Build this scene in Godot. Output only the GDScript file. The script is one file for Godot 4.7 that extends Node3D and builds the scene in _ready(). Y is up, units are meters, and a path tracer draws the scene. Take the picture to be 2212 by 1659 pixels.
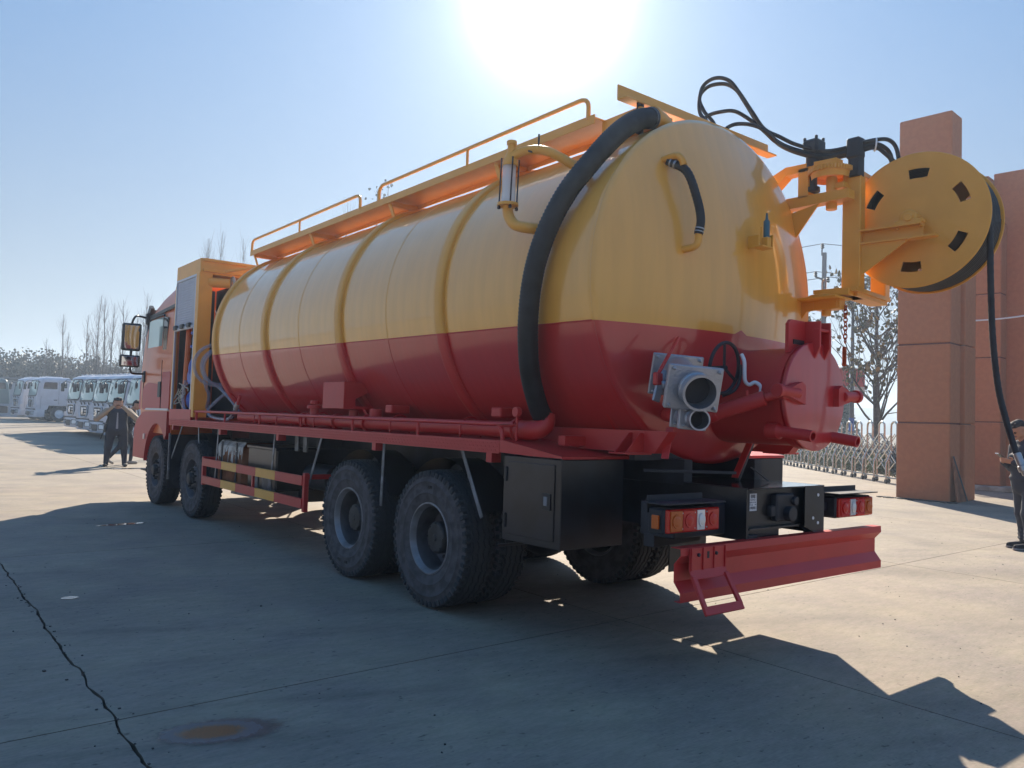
extends Node3D
# Tanker truck seen from behind in a concrete yard, low winter sun beyond it.

class G:
	var v := PackedVector3Array()
	var n := PackedVector3Array()
	var c := PackedColorArray()
	var col := Color.WHITE
	var tinted := false

	func tri(a: Vector3, b: Vector3, d: Vector3, na: Vector3, nb: Vector3, nd: Vector3) -> void:
		var g := (b - a).cross(d - a)
		if g.length_squared() < 1e-16:
			return
		if g.dot(na + nb + nd) > 0.0:
			v.append(a); v.append(d); v.append(b)
			n.append(na); n.append(nd); n.append(nb)
		else:
			v.append(a); v.append(b); v.append(d)
			n.append(na); n.append(nb); n.append(nd)
		if tinted:
			c.append(col); c.append(col); c.append(col)

	func flat(a: Vector3, b: Vector3, d: Vector3, out: Vector3) -> void:
		var g := (b - a).cross(d - a)
		if g.length_squared() < 1e-16:
			return
		g = g.normalized()
		if g.dot(out) < 0.0:
			g = -g
		tri(a, b, d, g, g, g)

	func quad(a: Vector3, b: Vector3, d: Vector3, e: Vector3, out: Vector3) -> void:
		flat(a, b, d, out); flat(a, d, e, out)

	func squad(a: Vector3, b: Vector3, d: Vector3, e: Vector3, na: Vector3, nb: Vector3, nd: Vector3, ne: Vector3) -> void:
		tri(a, b, d, na, nb, nd); tri(a, d, e, na, nd, ne)

	# box with chamfered edges
	func box(ctr: Vector3, size: Vector3, bs := Basis(), bev := 0.004) -> void:
		var h := size * 0.5
		var b: float = min(bev, min(h.x, min(h.y, h.z)) * 0.45)
		var i := h - Vector3(b, b, b)
		for ax in 3:
			var u := (ax + 1) % 3
			var w := (ax + 2) % 3
			for s in [-1.0, 1.0]:
				var p: Array[Vector3] = []
				for k in [[-1.0, -1.0], [1.0, -1.0], [1.0, 1.0], [-1.0, 1.0]]:
					var q := Vector3.ZERO
					q[ax] = s * h[ax]; q[u] = k[0] * i[u]; q[w] = k[1] * i[w]
					p.append(ctr + bs * q)
				var o := Vector3.ZERO
				o[ax] = s
				quad(p[0], p[1], p[2], p[3], bs * o)
		if b <= 0.0:
			return
		for ax in 3:
			var u := (ax + 1) % 3
			var w := (ax + 2) % 3
			for su in [-1.0, 1.0]:
				for sw in [-1.0, 1.0]:
					var p: Array[Vector3] = []
					for k in [[-1.0, 0], [1.0, 0], [1.0, 1], [-1.0, 1]]:
						var q := Vector3.ZERO
						q[ax] = k[0] * i[ax]
						q[u] = su * (h[u] if k[1] == 0 else i[u])
						q[w] = sw * (i[w] if k[1] == 0 else h[w])
						p.append(ctr + bs * q)
					var o := Vector3.ZERO
					o[u] = su; o[w] = sw
					quad(p[0], p[1], p[2], p[3], bs * o)
		for sx in [-1.0, 1.0]:
			for sy in [-1.0, 1.0]:
				for sz in [-1.0, 1.0]:
					var s := Vector3(sx, sy, sz)
					flat(ctr + bs * (Vector3(h.x, i.y, i.z) * s), ctr + bs * (Vector3(i.x, h.y, i.z) * s), ctr + bs * (Vector3(i.x, i.y, h.z) * s), bs * s)

	# beam of section w (sideways) x h from a to b
	func bar(a: Vector3, b: Vector3, w: float, h: float, up := Vector3.UP, bev := 0.003) -> void:
		var z := (b - a).normalized()
		if absf(z.dot(up)) > 0.98:
			up = Vector3.RIGHT
		var x := up.cross(z).normalized()
		box((a + b) * 0.5, Vector3(w, h, a.distance_to(b)), Basis(x, z.cross(x), z), bev)

	func tube(p: PackedVector3Array, r, sides := 10, caps := true) -> void:
		var m := p.size()
		var t := (p[1] - p[0]).normalized()
		var u := t.cross(Vector3.UP if absf(t.y) < 0.9 else Vector3.RIGHT).normalized()
		var ring := PackedVector3Array()
		var rn := PackedVector3Array()
		var pr := PackedVector3Array()
		var pn := PackedVector3Array()
		for k in m:
			var t2: Vector3 = ((p[mini(k + 1, m - 1)] - p[k]).normalized() + (p[k] - p[maxi(k - 1, 0)]).normalized())
			t2 = t2.normalized() if t2.length_squared() > 1e-9 else t
			u = (u - t2 * u.dot(t2)).normalized()
			var w := t2.cross(u)
			t = t2
			var rad: float = r if r is float else r[k]
			ring = PackedVector3Array(); rn = PackedVector3Array()
			for s in sides:
				var a := TAU * s / sides
				var d := u * cos(a) + w * sin(a)
				ring.append(p[k] + d * rad); rn.append(d)
			if k > 0:
				for s in sides:
					var e := (s + 1) % sides
					squad(pr[s], pr[e], ring[e], ring[s], pn[s], pn[e], rn[e], rn[s])
			if caps and (k == 0 or k == m - 1):
				var o := -t if k == 0 else t
				for s in sides:
					tri(p[k], ring[s], ring[(s + 1) % sides], o, o, o)
			pr = ring; pn = rn

	# surface of revolution; prof holds (radius, height) along the transform's y axis
	func lathe(prof: PackedVector2Array, xf := Transform3D(), seg := 24, crease := 0.75, a0 := 0.0, a1 := TAU) -> void:
		var m := prof.size()
		var sn := PackedVector2Array()
		for k in m - 1:
			var d := prof[k + 1] - prof[k]
			var q := Vector2(d.y, -d.x)
			sn.append(q.normalized() if q.length_squared() > 1e-14 else Vector2.ZERO)
		for k in m - 1:
			if sn[k] == Vector2.ZERO:
				continue
			var n0 := sn[k]
			var n1 := sn[k]
			if k > 0 and sn[k - 1].dot(sn[k]) > crease:
				n0 = (sn[k - 1] + sn[k]).normalized()
			if k < m - 2 and sn[k + 1].dot(sn[k]) > crease:
				n1 = (sn[k + 1] + sn[k]).normalized()
			for s in seg:
				var b := a0 + (a1 - a0) * s / seg
				var e := a0 + (a1 - a0) * (s + 1) / seg
				var cb := cos(b)
				var sb := sin(b)
				var ce := cos(e)
				var se := sin(e)
				squad(xf * Vector3(prof[k].x * cb, prof[k].y, prof[k].x * sb), xf * Vector3(prof[k].x * ce, prof[k].y, prof[k].x * se),
					xf * Vector3(prof[k + 1].x * ce, prof[k + 1].y, prof[k + 1].x * se), xf * Vector3(prof[k + 1].x * cb, prof[k + 1].y, prof[k + 1].x * sb),
					xf.basis * Vector3(n0.x * cb, n0.y, n0.x * sb), xf.basis * Vector3(n0.x * ce, n0.y, n0.x * se),
					xf.basis * Vector3(n1.x * ce, n1.y, n1.x * se), xf.basis * Vector3(n1.x * cb, n1.y, n1.x * sb))

	func cyl(a: Vector3, b: Vector3, r: float, sides := 16, bev := 0.004) -> void:
		var h := a.distance_to(b)
		var e: float = min(bev, r * 0.3)
		lathe(PackedVector2Array([Vector2(0, 0), Vector2(r - e, 0), Vector2(r, e), Vector2(r, h - e), Vector2(r - e, h), Vector2(0, h)]), G.along(a, b), sides, 0.8)

	static func along(a: Vector3, b: Vector3) -> Transform3D:
		var y := (b - a).normalized()
		var x := y.cross(Vector3.FORWARD if absf(y.z) < 0.9 else Vector3.UP).normalized()
		return Transform3D(Basis(x, y, x.cross(y)), a)

	# flat outline (x, y of the transform) with thickness d along its z, centred
	func prism(poly: PackedVector2Array, d: float, xf := Transform3D()) -> void:
		var t := Geometry2D.triangulate_polygon(poly)
		for s in [-0.5, 0.5]:
			for k in range(0, t.size(), 3):
				flat(xf * Vector3(poly[t[k]].x, poly[t[k]].y, s * d), xf * Vector3(poly[t[k + 1]].x, poly[t[k + 1]].y, s * d), xf * Vector3(poly[t[k + 2]].x, poly[t[k + 2]].y, s * d), xf.basis * Vector3(0, 0, s))
		var ccw := 1.0 if not Geometry2D.is_polygon_clockwise(poly) else -1.0
		if Geometry2D.is_polygon_clockwise(PackedVector2Array([Vector2(0, 0), Vector2(1, 0), Vector2(1, 1)])):
			ccw = -ccw
		for k in poly.size():
			var a := poly[k]
			var b := poly[(k + 1) % poly.size()]
			var o := Vector2(b.y - a.y, a.x - b.x) * ccw
			quad(xf * Vector3(a.x, a.y, -0.5 * d), xf * Vector3(b.x, b.y, -0.5 * d), xf * Vector3(b.x, b.y, 0.5 * d), xf * Vector3(a.x, a.y, 0.5 * d), xf.basis * Vector3(o.x, o.y, 0))

	func ball(ctr: Vector3, r: Vector3, seg := 12, bs := Basis()) -> void:
		var rows := maxi(4, seg / 2)
		for j in rows:
			for i in seg:
				var q: Array[Vector3] = []
				var m: Array[Vector3] = []
				for k in [[0, 0], [1, 0], [1, 1], [0, 1]]:
					var la: float = PI * (j + k[1]) / rows - PI / 2
					var lo: float = TAU * (i + k[0]) / seg
					var d := Vector3(cos(la) * cos(lo), sin(la), cos(la) * sin(lo))
					q.append(ctr + bs * (d * r)); m.append((bs * (d / r)).normalized())
				squad(q[0], q[1], q[2], q[3], m[0], m[1], m[2], m[3])

	func mesh(m: Material) -> ArrayMesh:
		var a := []
		a.resize(Mesh.ARRAY_MAX)
		a[Mesh.ARRAY_VERTEX] = v
		a[Mesh.ARRAY_NORMAL] = n
		if tinted:
			a[Mesh.ARRAY_COLOR] = c
		var out := ArrayMesh.new()
		out.add_surface_from_arrays(Mesh.PRIMITIVE_TRIANGLES, a)
		out.surface_set_material(0, m)
		return out

var M := {}
var used := {}
var rng := RandomNumberGenerator.new()

func numbered(called: String) -> String:
	var k: int = used.get(called, 0)
	used[called] = k + 1
	return called if k == 0 else "%s_%03d" % [called, k]

func tag(o: Node, label := "", category := "", group := "", kind := "") -> void:
	if label: o.set_meta("label", label)
	if category: o.set_meta("category", category)
	if group: o.set_meta("group", group)
	if kind: o.set_meta("kind", kind)

func thing(called: String, label: String, category: String, at := Vector3.ZERO, turn := 0.0, group := "") -> Node3D:
	var o := Node3D.new()
	o.name = numbered(called)
	add_child(o)
	o.position = at
	o.rotation.y = turn
	tag(o, label, category, group)
	return o

func part(called: String, g: G, m: Material, parent: Node3D, label := "") -> MeshInstance3D:
	var o := MeshInstance3D.new()
	o.mesh = g.mesh(m)
	o.name = called
	if parent == self:
		o.name = numbered(called)
	parent.add_child(o, true)
	if label: o.set_meta("label", label)
	return o

func again(o: Node3D, at: Vector3, turn: float, label: String, group := "") -> Node3D:
	var base := String(o.name)
	if base.right(4).begins_with("_") and base.right(3).is_valid_int():
		base = base.left(-4)
	var d: Node3D = o.duplicate()
	d.name = numbered(base)
	add_child(d)
	d.position = at
	d.rotation.y = turn
	d.set_meta("label", label)
	if group: d.set_meta("group", group)
	return d

func pv(a: Array) -> PackedVector3Array:
	return PackedVector3Array(a)

func p2(a: Array) -> PackedVector2Array:
	var r := PackedVector2Array()
	for k in range(0, a.size(), 2):
		r.append(Vector2(a[k], a[k + 1]))
	return r

func bent(pts: Array, r: float, n := 6) -> PackedVector3Array:
	# a bent pipe: straight runs with rounded corners
	var o := PackedVector3Array([pts[0]])
	for k in range(1, pts.size() - 1):
		var p: Vector3 = pts[k]
		var a: Vector3 = p + (pts[k - 1] - p).normalized() * minf(r, p.distance_to(pts[k - 1]) * 0.49)
		var b: Vector3 = p + (pts[k + 1] - p).normalized() * minf(r, p.distance_to(pts[k + 1]) * 0.49)
		for s in n + 1:
			var t := float(s) / n
			o.append(a.lerp(p, t).lerp(p.lerp(b, t), t))
	o.append(pts[-1])
	return o

func smooth(pts: Array, step := 8) -> PackedVector3Array:
	var r := PackedVector3Array()
	for k in pts.size() - 1:
		var a: Vector3 = pts[maxi(k - 1, 0)]
		var b: Vector3 = pts[k]
		var c: Vector3 = pts[k + 1]
		var d: Vector3 = pts[mini(k + 2, pts.size() - 1)]
		for s in step:
			r.append(b.cubic_interpolate(c, a, d, float(s) / step))
	r.append(pts[-1])
	return r

const EXPOSURE := 2.2
const FOG := 0.0019

func sky_image() -> Image:
	# clear air with the broad glow of a sun in thin haze
	var w := 1024
	var h := 512
	var im := Image.create(w, h, false, Image.FORMAT_RGBF)
	var sun := SUN.normalized()
	for y in h:
		var el := PI / 2 - PI * (y + 0.5) / h
		for x in w:
			var a := TAU * (x + 0.5) / w
			var d := Vector3(sin(a) * cos(el), sin(el), -cos(a) * cos(el))
			var up := maxf(d.y, 0.0)
			var t := pow(1.0 - up, 3.2)
			var c := Vector3(0.036, 0.126, 0.290).lerp(Vector3(0.26, 0.285, 0.275), t)
			var ang := acos(clampf(d.dot(sun), -1, 1))
			c += Vector3(1.0, 0.94, 0.78) * (0.22 * exp(-ang / 0.24)) + Vector3(1, 1, 0.97) * (0.30 * exp(-pow(ang / 0.10, 1.5)) + 3.0 * exp(-pow(ang / 0.05, 2.0)))
			im.set_pixel(x, y, Color(c.x, c.y, c.z))
	return im

func _ready() -> void:
	# camera
	var cam := Camera3D.new()
	cam.name = "camera"
	add_child(cam)
	cam.position = Vector3(-4.7381, 1.5178, 3.9764)
	cam.basis = Basis(Vector3.UP, -0.6688) * Basis(Vector3.RIGHT, 0.0448) * Basis(Vector3.BACK, 0.032)
	cam.keep_aspect = Camera3D.KEEP_HEIGHT
	cam.fov = rad_to_deg(2.0 * atan(829.5 / 1727.67))
	cam.near = 0.05
	cam.far = 4000.0
	cam.current = true
	# sky, haze, exposure
	var env := Environment.new()
	env.background_mode = Environment.BG_SKY
	var sky := Sky.new()
	var sm := PanoramaSkyMaterial.new()
	sm.panorama = ImageTexture.create_from_image(sky_image())
	sky.sky_material = sm
	env.sky = sky
	env.tonemap_mode = Environment.TONE_MAPPER_LINEAR
	env.tonemap_exposure = EXPOSURE
	env.sdfgi_enabled = true
	env.ssao_enabled = true
	env.ssil_enabled = true
	env.volumetric_fog_enabled = true
	env.volumetric_fog_density = FOG
	env.volumetric_fog_albedo = Color(0.80, 0.89, 1.0)
	env.volumetric_fog_anisotropy = 0.5
	var we := WorldEnvironment.new()
	we.name = "world"
	we.environment = env
	add_child(we)
	# low winter sun ahead of the camera
	var sun := DirectionalLight3D.new()
	sun.name = "sun"
	sun.light_energy = 1.55
	sun.light_color = Color(1.0, 0.945, 0.86)
	sun.light_angular_distance = 0.5
	sun.shadow_enabled = true
	add_child(sun)
	sun.look_at_from_position(SUN * 50.0, Vector3.ZERO)
	make_materials()
	build_ground()
	build_gate()
	build_truck()
	build_parked()
	build_green()
	build_people()


# ---- materials ----
func noise(seed_: int, freq: float, size := 256, oct := 4, ridged := false) -> Image:
	var f := FastNoiseLite.new()
	f.seed = seed_
	f.noise_type = FastNoiseLite.TYPE_SIMPLEX_SMOOTH
	f.frequency = freq
	f.fractal_octaves = oct
	if ridged: f.fractal_type = FastNoiseLite.FRACTAL_RIDGED
	return f.get_seamless_image(size, size)

func tex(im: Image) -> ImageTexture:
	im.generate_mipmaps()
	return ImageTexture.create_from_image(im)

func ramp(im: Image, lo: Color, hi: Color, a := 0.25, b := 0.75) -> ImageTexture:
	var o := Image.create(im.get_width(), im.get_height(), false, Image.FORMAT_RGB8)
	for y in im.get_height():
		for x in im.get_width():
			o.set_pixel(x, y, lo.lerp(hi, clampf((im.get_pixel(x, y).r - a) / (b - a), 0, 1)))
	return tex(o)

func bumps(im: Image, s: float) -> ImageTexture:
	var o: Image = im.duplicate()
	o.clear_mipmaps()
	o.convert(Image.FORMAT_RGBA8)
	o.bump_map_to_normal_map(s)
	return tex(o)

func mat(called: String, col: Color, rough := 0.5, metal := 0.0, t = null, scale := 1.0, nrm = null, nscale := 1.0) -> StandardMaterial3D:
	var m := StandardMaterial3D.new()
	m.albedo_color = col
	m.roughness = rough
	m.metallic = metal
	if t or nrm:
		m.uv1_triplanar = true
		m.uv1_scale = Vector3.ONE * scale
	if t: m.albedo_texture = t
	if nrm:
		m.normal_enabled = true
		m.normal_texture = nrm
		m.normal_scale = nscale
	M[called] = m
	return m

func lin(r: float, g: float, b: float) -> Color:
	return Color(r, g, b).linear_to_srgb()

const SUN := Vector3(0.566, 0.477, -0.672)

func make_materials() -> void:
	var soft := noise(3, 0.012)
	var grain := noise(5, 0.09, 256, 3)
	var wave := noise(9, 0.006, 256, 2)
	var t_dust := ramp(soft, Color(0.972, 0.968, 0.962), Color.WHITE)
	var t_dirt := ramp(soft, Color(0.8, 0.78, 0.76), Color.WHITE, 0.3, 0.65)
	var n_wave := bumps(wave, 6.0)
	var n_grain := bumps(grain, 4.0)
	var y := mat("yellow", Color8(240, 174, 74), 0.32, 0.0, t_dust, 0.35, n_wave, 0.2)
	y.uv1_scale = Vector3(2.6, 0.3, 2.6)
	y.clearcoat_enabled = true; y.clearcoat = 0.9; y.clearcoat_roughness = 0.07
	var r := mat("red", Color8(194, 44, 46), 0.32, 0.0, t_dust, 0.4, n_wave, 0.2)
	r.uv1_scale = Vector3(2.6, 0.3, 2.6)
	r.clearcoat_enabled = true; r.clearcoat = 0.9; r.clearcoat_roughness = 0.07
	mat("yellow_flat", Color8(232, 166, 66), 0.42, 0.0, t_dust, 0.8)
	mat("red_flat", Color8(196, 48, 46), 0.42, 0.0, t_dust, 0.8)
	var o := mat("orange", Color8(214, 104, 40), 0.38, 0.0, t_dust, 0.5)
	o.clearcoat_enabled = true; o.clearcoat = 0.3; o.clearcoat_roughness = 0.1
	mat("black", Color8(32, 33, 38), 0.3, 0.0, t_dirt, 0.9)
	mat("black_gloss", Color8(30, 31, 36), 0.12, 0.0, t_dirt, 2.0)
	mat("chassis", Color8(40, 42, 50), 0.55, 0.0, t_dirt, 0.9)
	mat("plastic", Color8(30, 30, 32), 0.45)
	mat("rubber", Color8(56, 56, 57), 0.85, 0.0, t_dust, 2.0, n_grain, 0.4)
	mat("sidewall", Color8(88, 82, 82), 0.85, 0.0, t_dirt, 2.2, n_grain, 0.3)
	mat("hose", Color8(40, 40, 44), 0.6, 0.0, t_dirt, 2.0)
	mat("rim_lip", Color8(150, 146, 148), 0.5, 0.3, t_dirt, 1.6)
	mat("deep_red", Color8(180, 34, 36), 0.4, 0.0, t_dust, 0.5)
	mat("silt", Color8(186, 184, 180), 0.5, 0.0, t_dust, 2.0)
	mat("rim", Color8(92, 88, 90), 0.55, 0.2, t_dirt, 1.6)
	mat("hub", Color8(70, 66, 64), 0.6, 0.2, t_dirt, 1.6)
	mat("steel", Color8(176, 176, 180), 0.35, 0.85, t_dust, 1.4, n_grain, 0.2)
	mat("cast", Color8(172, 174, 182), 0.36, 0.7, t_dust, 2.4, n_grain, 0.5)
	mat("stainless", Color8(200, 192, 180), 0.22, 0.9, t_dust, 1.0)
	mat("chrome", Color8(220, 220, 222), 0.08, 1.0)
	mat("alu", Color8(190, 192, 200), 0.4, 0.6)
	mat("shutter", Color8(172, 176, 190), 0.45, 0.3, t_dust, 1.0)
	mat("strut", Color8(128, 132, 138), 0.5, 0.5, t_dirt, 1.5)
	mat("blue_pump", Color8(30, 78, 170), 0.4)
	mat("brass", Color8(210, 150, 60), 0.3, 0.8)
	mat("cardboard", Color8(142, 84, 46), 0.75, 0.0, t_dirt, 1.2)
	mat("wrap", Color8(200, 196, 188), 0.25, 0.0, t_dirt, 1.2, n_grain, 0.6)
	mat("white", Color8(206, 204, 210), 0.3, 0.0, t_dust, 0.6)
	mat("white_flat", Color8(225, 225, 228), 0.5)
	mat("pale_box", Color8(222, 190, 176), 0.3, 0.0, t_dust, 1.5)
	mat("rope", Color8(200, 190, 170), 0.9)
	mat("amber", Color8(190, 84, 14), 0.12)
	mat("lamp_red", Color8(196, 24, 18), 0.12)
	mat("lamp_clear", Color8(215, 215, 215), 0.1, 0.3)
	mat("rust", Color8(190, 84, 34), 0.7, 0.1, t_dirt, 6.0)
	mat("wire", Color8(30, 32, 36), 0.6)
	mat("pole", Color8(84, 84, 90), 0.7)
	mat("bark", Color8(84, 74, 68), 0.9, 0.0, t_dirt, 2.0)
	mat("twig", Color8(88, 76, 68), 0.9)
	mat("wall_dark", Color8(60, 40, 36), 0.7)
	mat("iron", Color8(44, 34, 36), 0.5)
	mat("banner", Color8(186, 70, 66), 0.6)
	mat("banner_edge", Color8(200, 190, 186), 0.5)
	mat("grey_paint", Color8(150, 156, 166), 0.5, 0.0, t_dust, 0.2)
	mat("green_paint", Color8(74, 104, 112), 0.4, 0.0, t_dust, 0.5)
	mat("mirror", Color8(235, 238, 240), 0.03, 1.0)
	mat("phone", Color8(26, 26, 30), 0.15)
	mat("phone_edge", Color8(220, 220, 222), 0.2, 0.6)
	var gl := mat("glass", Color(0.55, 0.72, 0.68, 0.34), 0.03)
	gl.transparency = BaseMaterial3D.TRANSPARENCY_ALPHA
	var g2 := mat("sight_glass", Color(0.92, 0.93, 0.94, 0.55), 0.15)
	g2.transparency = BaseMaterial3D.TRANSPARENCY_ALPHA
	var g3 := mat("clear_hose", Color(0.6, 0.66, 0.74, 0.38), 0.18)
	g3.transparency = BaseMaterial3D.TRANSPARENCY_ALPHA
	mat("dark_glass", Color8(30, 36, 40), 0.04)
	var ws := mat("truck_glass", Color8(186, 206, 198), 0.05)  # pale colour carries the sky's reflection in the panes
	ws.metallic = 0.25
	# stucco of the gate
	var st := noise(21, 0.03, 512, 5)
	var sg := noise(22, 0.35, 512, 2)
	var w := mat("stucco", Color8(184, 114, 74), 0.9, 0.0, ramp(st, Color(0.965, 0.96, 0.96), Color.WHITE, 0.3, 0.7), 0.35, bumps(sg, 3.0), 0.25)
	w.uv1_world_triplanar = true
	mat("concrete_plain", Color8(170, 160, 146), 0.9, 0.0, t_dirt, 0.5)
	mat("stucco_board", Color8(150, 96, 66), 0.85, 0.0, t_dirt, 0.8)
	mat("groove", Color8(96, 44, 32), 0.9)
	# vertex tinted cloth and skin, leaves, slabs
	for k in [["figure", 0.8], ["leaf", 0.6], ["blades", 0.8]]:
		var m := mat(k[0], Color.WHITE, k[1])
		m.vertex_color_use_as_albedo = true
	M.leaf.backlight_enabled = true
	M.leaf.backlight = Color(0.22, 0.2, 0.08)
	# concrete
	var big := noise(31, 0.004, 1024, 5)
	var mid := noise(32, 0.016, 1024, 5)
	var fine := noise(33, 0.14, 1024, 3)
	var spots := noise(35, 0.045, 1024, 3)
	var im := Image.create(1024, 1024, false, Image.FORMAT_RGB8)
	var hm := Image.create(1024, 1024, false, Image.FORMAT_RGB8)
	var bb := big.get_data()
	var mb := mid.get_data()
	var fb := fine.get_data()
	var sb := spots.get_data()
	for yy in 1024:
		for xx in 1024:
			var i := yy * 1024 + xx
			# broom finish: fine streaks drawn out along x
			var j := ((yy * 5) % 1024) * 1024 + (xx / 3 + yy * 7) % 1024
			var a := bb[i] / 255.0
			var b := mb[((yy * 3) % 1024) * 1024 + xx] / 255.0
			var f := fb[j] / 255.0
			var g := fb[i] / 255.0
			var l := 0.82 + 0.12 * (a - 0.5) + 0.09 * (b - 0.5) + 0.13 * (f - 0.5) + 0.06 * (g - 0.5)
			var s := sb[((yy * 2) % 1024) * 1024 + xx] / 255.0
			if s < 0.22: l -= (0.22 - s) * 2.0
			im.set_pixel(xx, yy, Color(l, l * (0.98 - 0.03 * (b - 0.5)), l * (0.95 - 0.06 * (a - 0.5))))
			var h := 0.5 + 0.6 * (f - 0.5) + 0.4 * (g - 0.5) + 0.3 * (b - 0.5) - (0.4 if s < 0.24 else 0.0)
			hm.set_pixel(xx, yy, Color(h, h, h))
	var c := mat("concrete", Color8(178, 168, 156), 0.85, 0.0, tex(im), 0.22, bumps(hm, 2.0), 0.22)
	c.uv1_world_triplanar = true
	c.vertex_color_use_as_albedo = true
	mat("joint", Color8(52, 46, 42), 0.95)
	mat("yard", Color8(170, 160, 148), 0.9, 0.0, t_dust, 0.05)
	var e := mat("earth", Color8(128, 116, 96), 0.95, 0.0, t_dirt, 0.02)
	e.uv1_world_triplanar = true
	mat("hill", Color8(74, 84, 76), 0.95, 0.0, t_dirt, 0.01)
	mat("water", Color8(60, 60, 62), 0.03)
	mat("wet", Color8(120, 114, 108), 0.4, 0.0, t_dirt, 1.2)
	mat("mud", Color8(186, 104, 28), 0.5, 0.0, t_dirt, 3.0, n_grain, 0.8)

# ---------- wheels ----------
func tyre_geo() -> Array:
	var g := G.new()
	var seg := 216
	var cols := 72
	var hw := 0.13
	var R := 0.548
	var rows: Array[PackedVector3Array] = []
	for s in seg + 1:
		var a := TAU * (s % seg) / seg
		var row := PackedVector3Array()
		for k in cols + 1:
			var u := lerpf(-hw, hw, float(k) / cols)
			var r := R - 0.012 * pow(absf(u) / hw, 4.0)
			var zig: float = absf(fposmod(a * 36.0 / TAU, 1.0) - 0.5) * 4.0 - 1.0
			for u0 in [-0.078, -0.028, 0.028, 0.078]:
				if absf(u - u0 - 0.007 * zig) < 0.0055:
					r -= 0.015
			var lug := fposmod(a * 54.0 / TAU + (0.5 if u > 0 else 0.0), 1.0)
			if absf(u) > 0.095 and lug < 0.36:
				r -= 0.02
			row.append(Vector3(u, r * cos(a), r * sin(a)))
		rows.append(row)
	for s in seg:
		for k in cols:
			g.quad(rows[s][k], rows[s][k + 1], rows[s + 1][k + 1], rows[s + 1][k], rows[s][k] * Vector3(0, 1, 1))
	# shoulder lugs running down both flanks
	for side in [-1.0, 1.0]:
		for k in 54:
			var a := TAU * (k + 0.68 - (0.5 if side > 0 else 0.0)) / 54.0
			var bs := Basis(Vector3.RIGHT, a)
			g.box(bs * Vector3(side * 0.132, 0.515, 0), Vector3(0.022, 0.045, 0.036), bs, 0.005)
	var w := G.new()
	for side in [-1.0, 1.0]:
		var pr := p2([0.272, 0.10, 0.285, 0.122, 0.30, 0.128, 0.34, 0.139, 0.36, 0.142, 0.364, 0.146, 0.37, 0.143, 0.41, 0.146, 0.45, 0.145, 0.455, 0.149, 0.462, 0.144, 0.49, 0.138, 0.52, 0.13, 0.536, 0.128])
		var xf := Transform3D(Basis(Vector3(0, 1, 0), Vector3(side, 0, 0), Vector3(0, 0, 1)), Vector3.ZERO)
		w.lathe(pr, xf, 72, 0.6)
	return [g, w]

func wheel_xf() -> Transform3D:
	return Transform3D(Basis(Vector3(0, 1, 0), Vector3(-1, 0, 0), Vector3(0, 0, 1)), Vector3.ZERO)

var tyre_tread: ArrayMesh
var tyre_wall: ArrayMesh

func shared(called: String, m: ArrayMesh, parent: Node3D) -> MeshInstance3D:
	var o := MeshInstance3D.new()
	o.mesh = m
	o.name = called
	parent.add_child(o, true)
	return o

func make_wheel(front: bool) -> Node3D:
	var w := Node3D.new()
	w.name = "wheel"
	shared("tread", tyre_tread, w)
	shared("sidewall", tyre_wall, w)
	var xf := wheel_xf()
	var g := G.new()
	var h := G.new()
	if front:
		g.lathe(p2([0.272, 0.09, 0.288, 0.118, 0.284, 0.13, 0.274, 0.13, 0.262, 0.112, 0.25, 0.075, 0.238, 0.05, 0.215, 0.045]), xf, 48, 0.8)
		# pressed disc with ten hand holes
		var pr := [[0.215, 0.045], [0.205, 0.055], [0.168, 0.085], [0.155, 0.1], [0.12, 0.112], [0.085, 0.112]]
		for s in 60:
			for k in pr.size() - 1:
				if k == 1 and s % 6 < 3:
					continue
				var a := TAU * s / 60
				var b := TAU * (s + 1) / 60
				var q: Array[Vector3] = []
				for e in [[k, a], [k, b], [k + 1, b], [k + 1, a]]:
					q.append(xf * Vector3(pr[e[0]][0] * cos(e[1]), pr[e[0]][1], pr[e[0]][0] * sin(e[1])))
				g.quad(q[0], q[1], q[2], q[3], Vector3.LEFT)
		h.lathe(p2([0.085, 0.1, 0.085, 0.16, 0.075, 0.175, 0.05, 0.18, 0, 0.18]), xf, 24)
		for k in 10:
			var a := TAU * k / 10 + 0.15
			h.cyl(xf * Vector3(0.135 * cos(a), 0.1, 0.135 * sin(a)), xf * Vector3(0.135 * cos(a), 0.15, 0.135 * sin(a)), 0.016, 6)
	else:
		var lip := G.new()
		lip.lathe(p2([0.272, 0.09, 0.288, 0.118, 0.286, 0.13, 0.276, 0.132, 0.266, 0.12, 0.252, 0.085]), xf, 48, 0.8)
		part("rim_lip", lip, M.rim_lip, w)
		g.lathe(p2([0.252, 0.085, 0.24, 0.04, 0.236, -0.02, 0.23, -0.06, 0.21, -0.075, 0.1, -0.08]), xf, 48, 0.8)
		for k in 10:
			var a := TAU * k / 10 + 0.15
			h.cyl(xf * Vector3(0.165 * cos(a), -0.08, 0.165 * sin(a)), xf * Vector3(0.165 * cos(a), -0.035, 0.165 * sin(a)), 0.016, 6)
		h.lathe(p2([0.13, -0.08, 0.128, 0.05, 0.118, 0.062, 0.1, 0.066, 0.03, 0.066, 0.02, 0.075, 0, 0.075]), xf, 24)
		for k in 8:
			var a := TAU * k / 8
			h.cyl(xf * Vector3(0.11 * cos(a), 0.06, 0.11 * sin(a)), xf * Vector3(0.11 * cos(a), 0.072, 0.11 * sin(a)), 0.009, 6)
	part("rim", g, M.rim, w)
	part("hub", h, M.hub, w)
	return w

# ---------- tank shells split along a sloping paint line ----------
const TY := 2.49
const TR := 1.24

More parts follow.
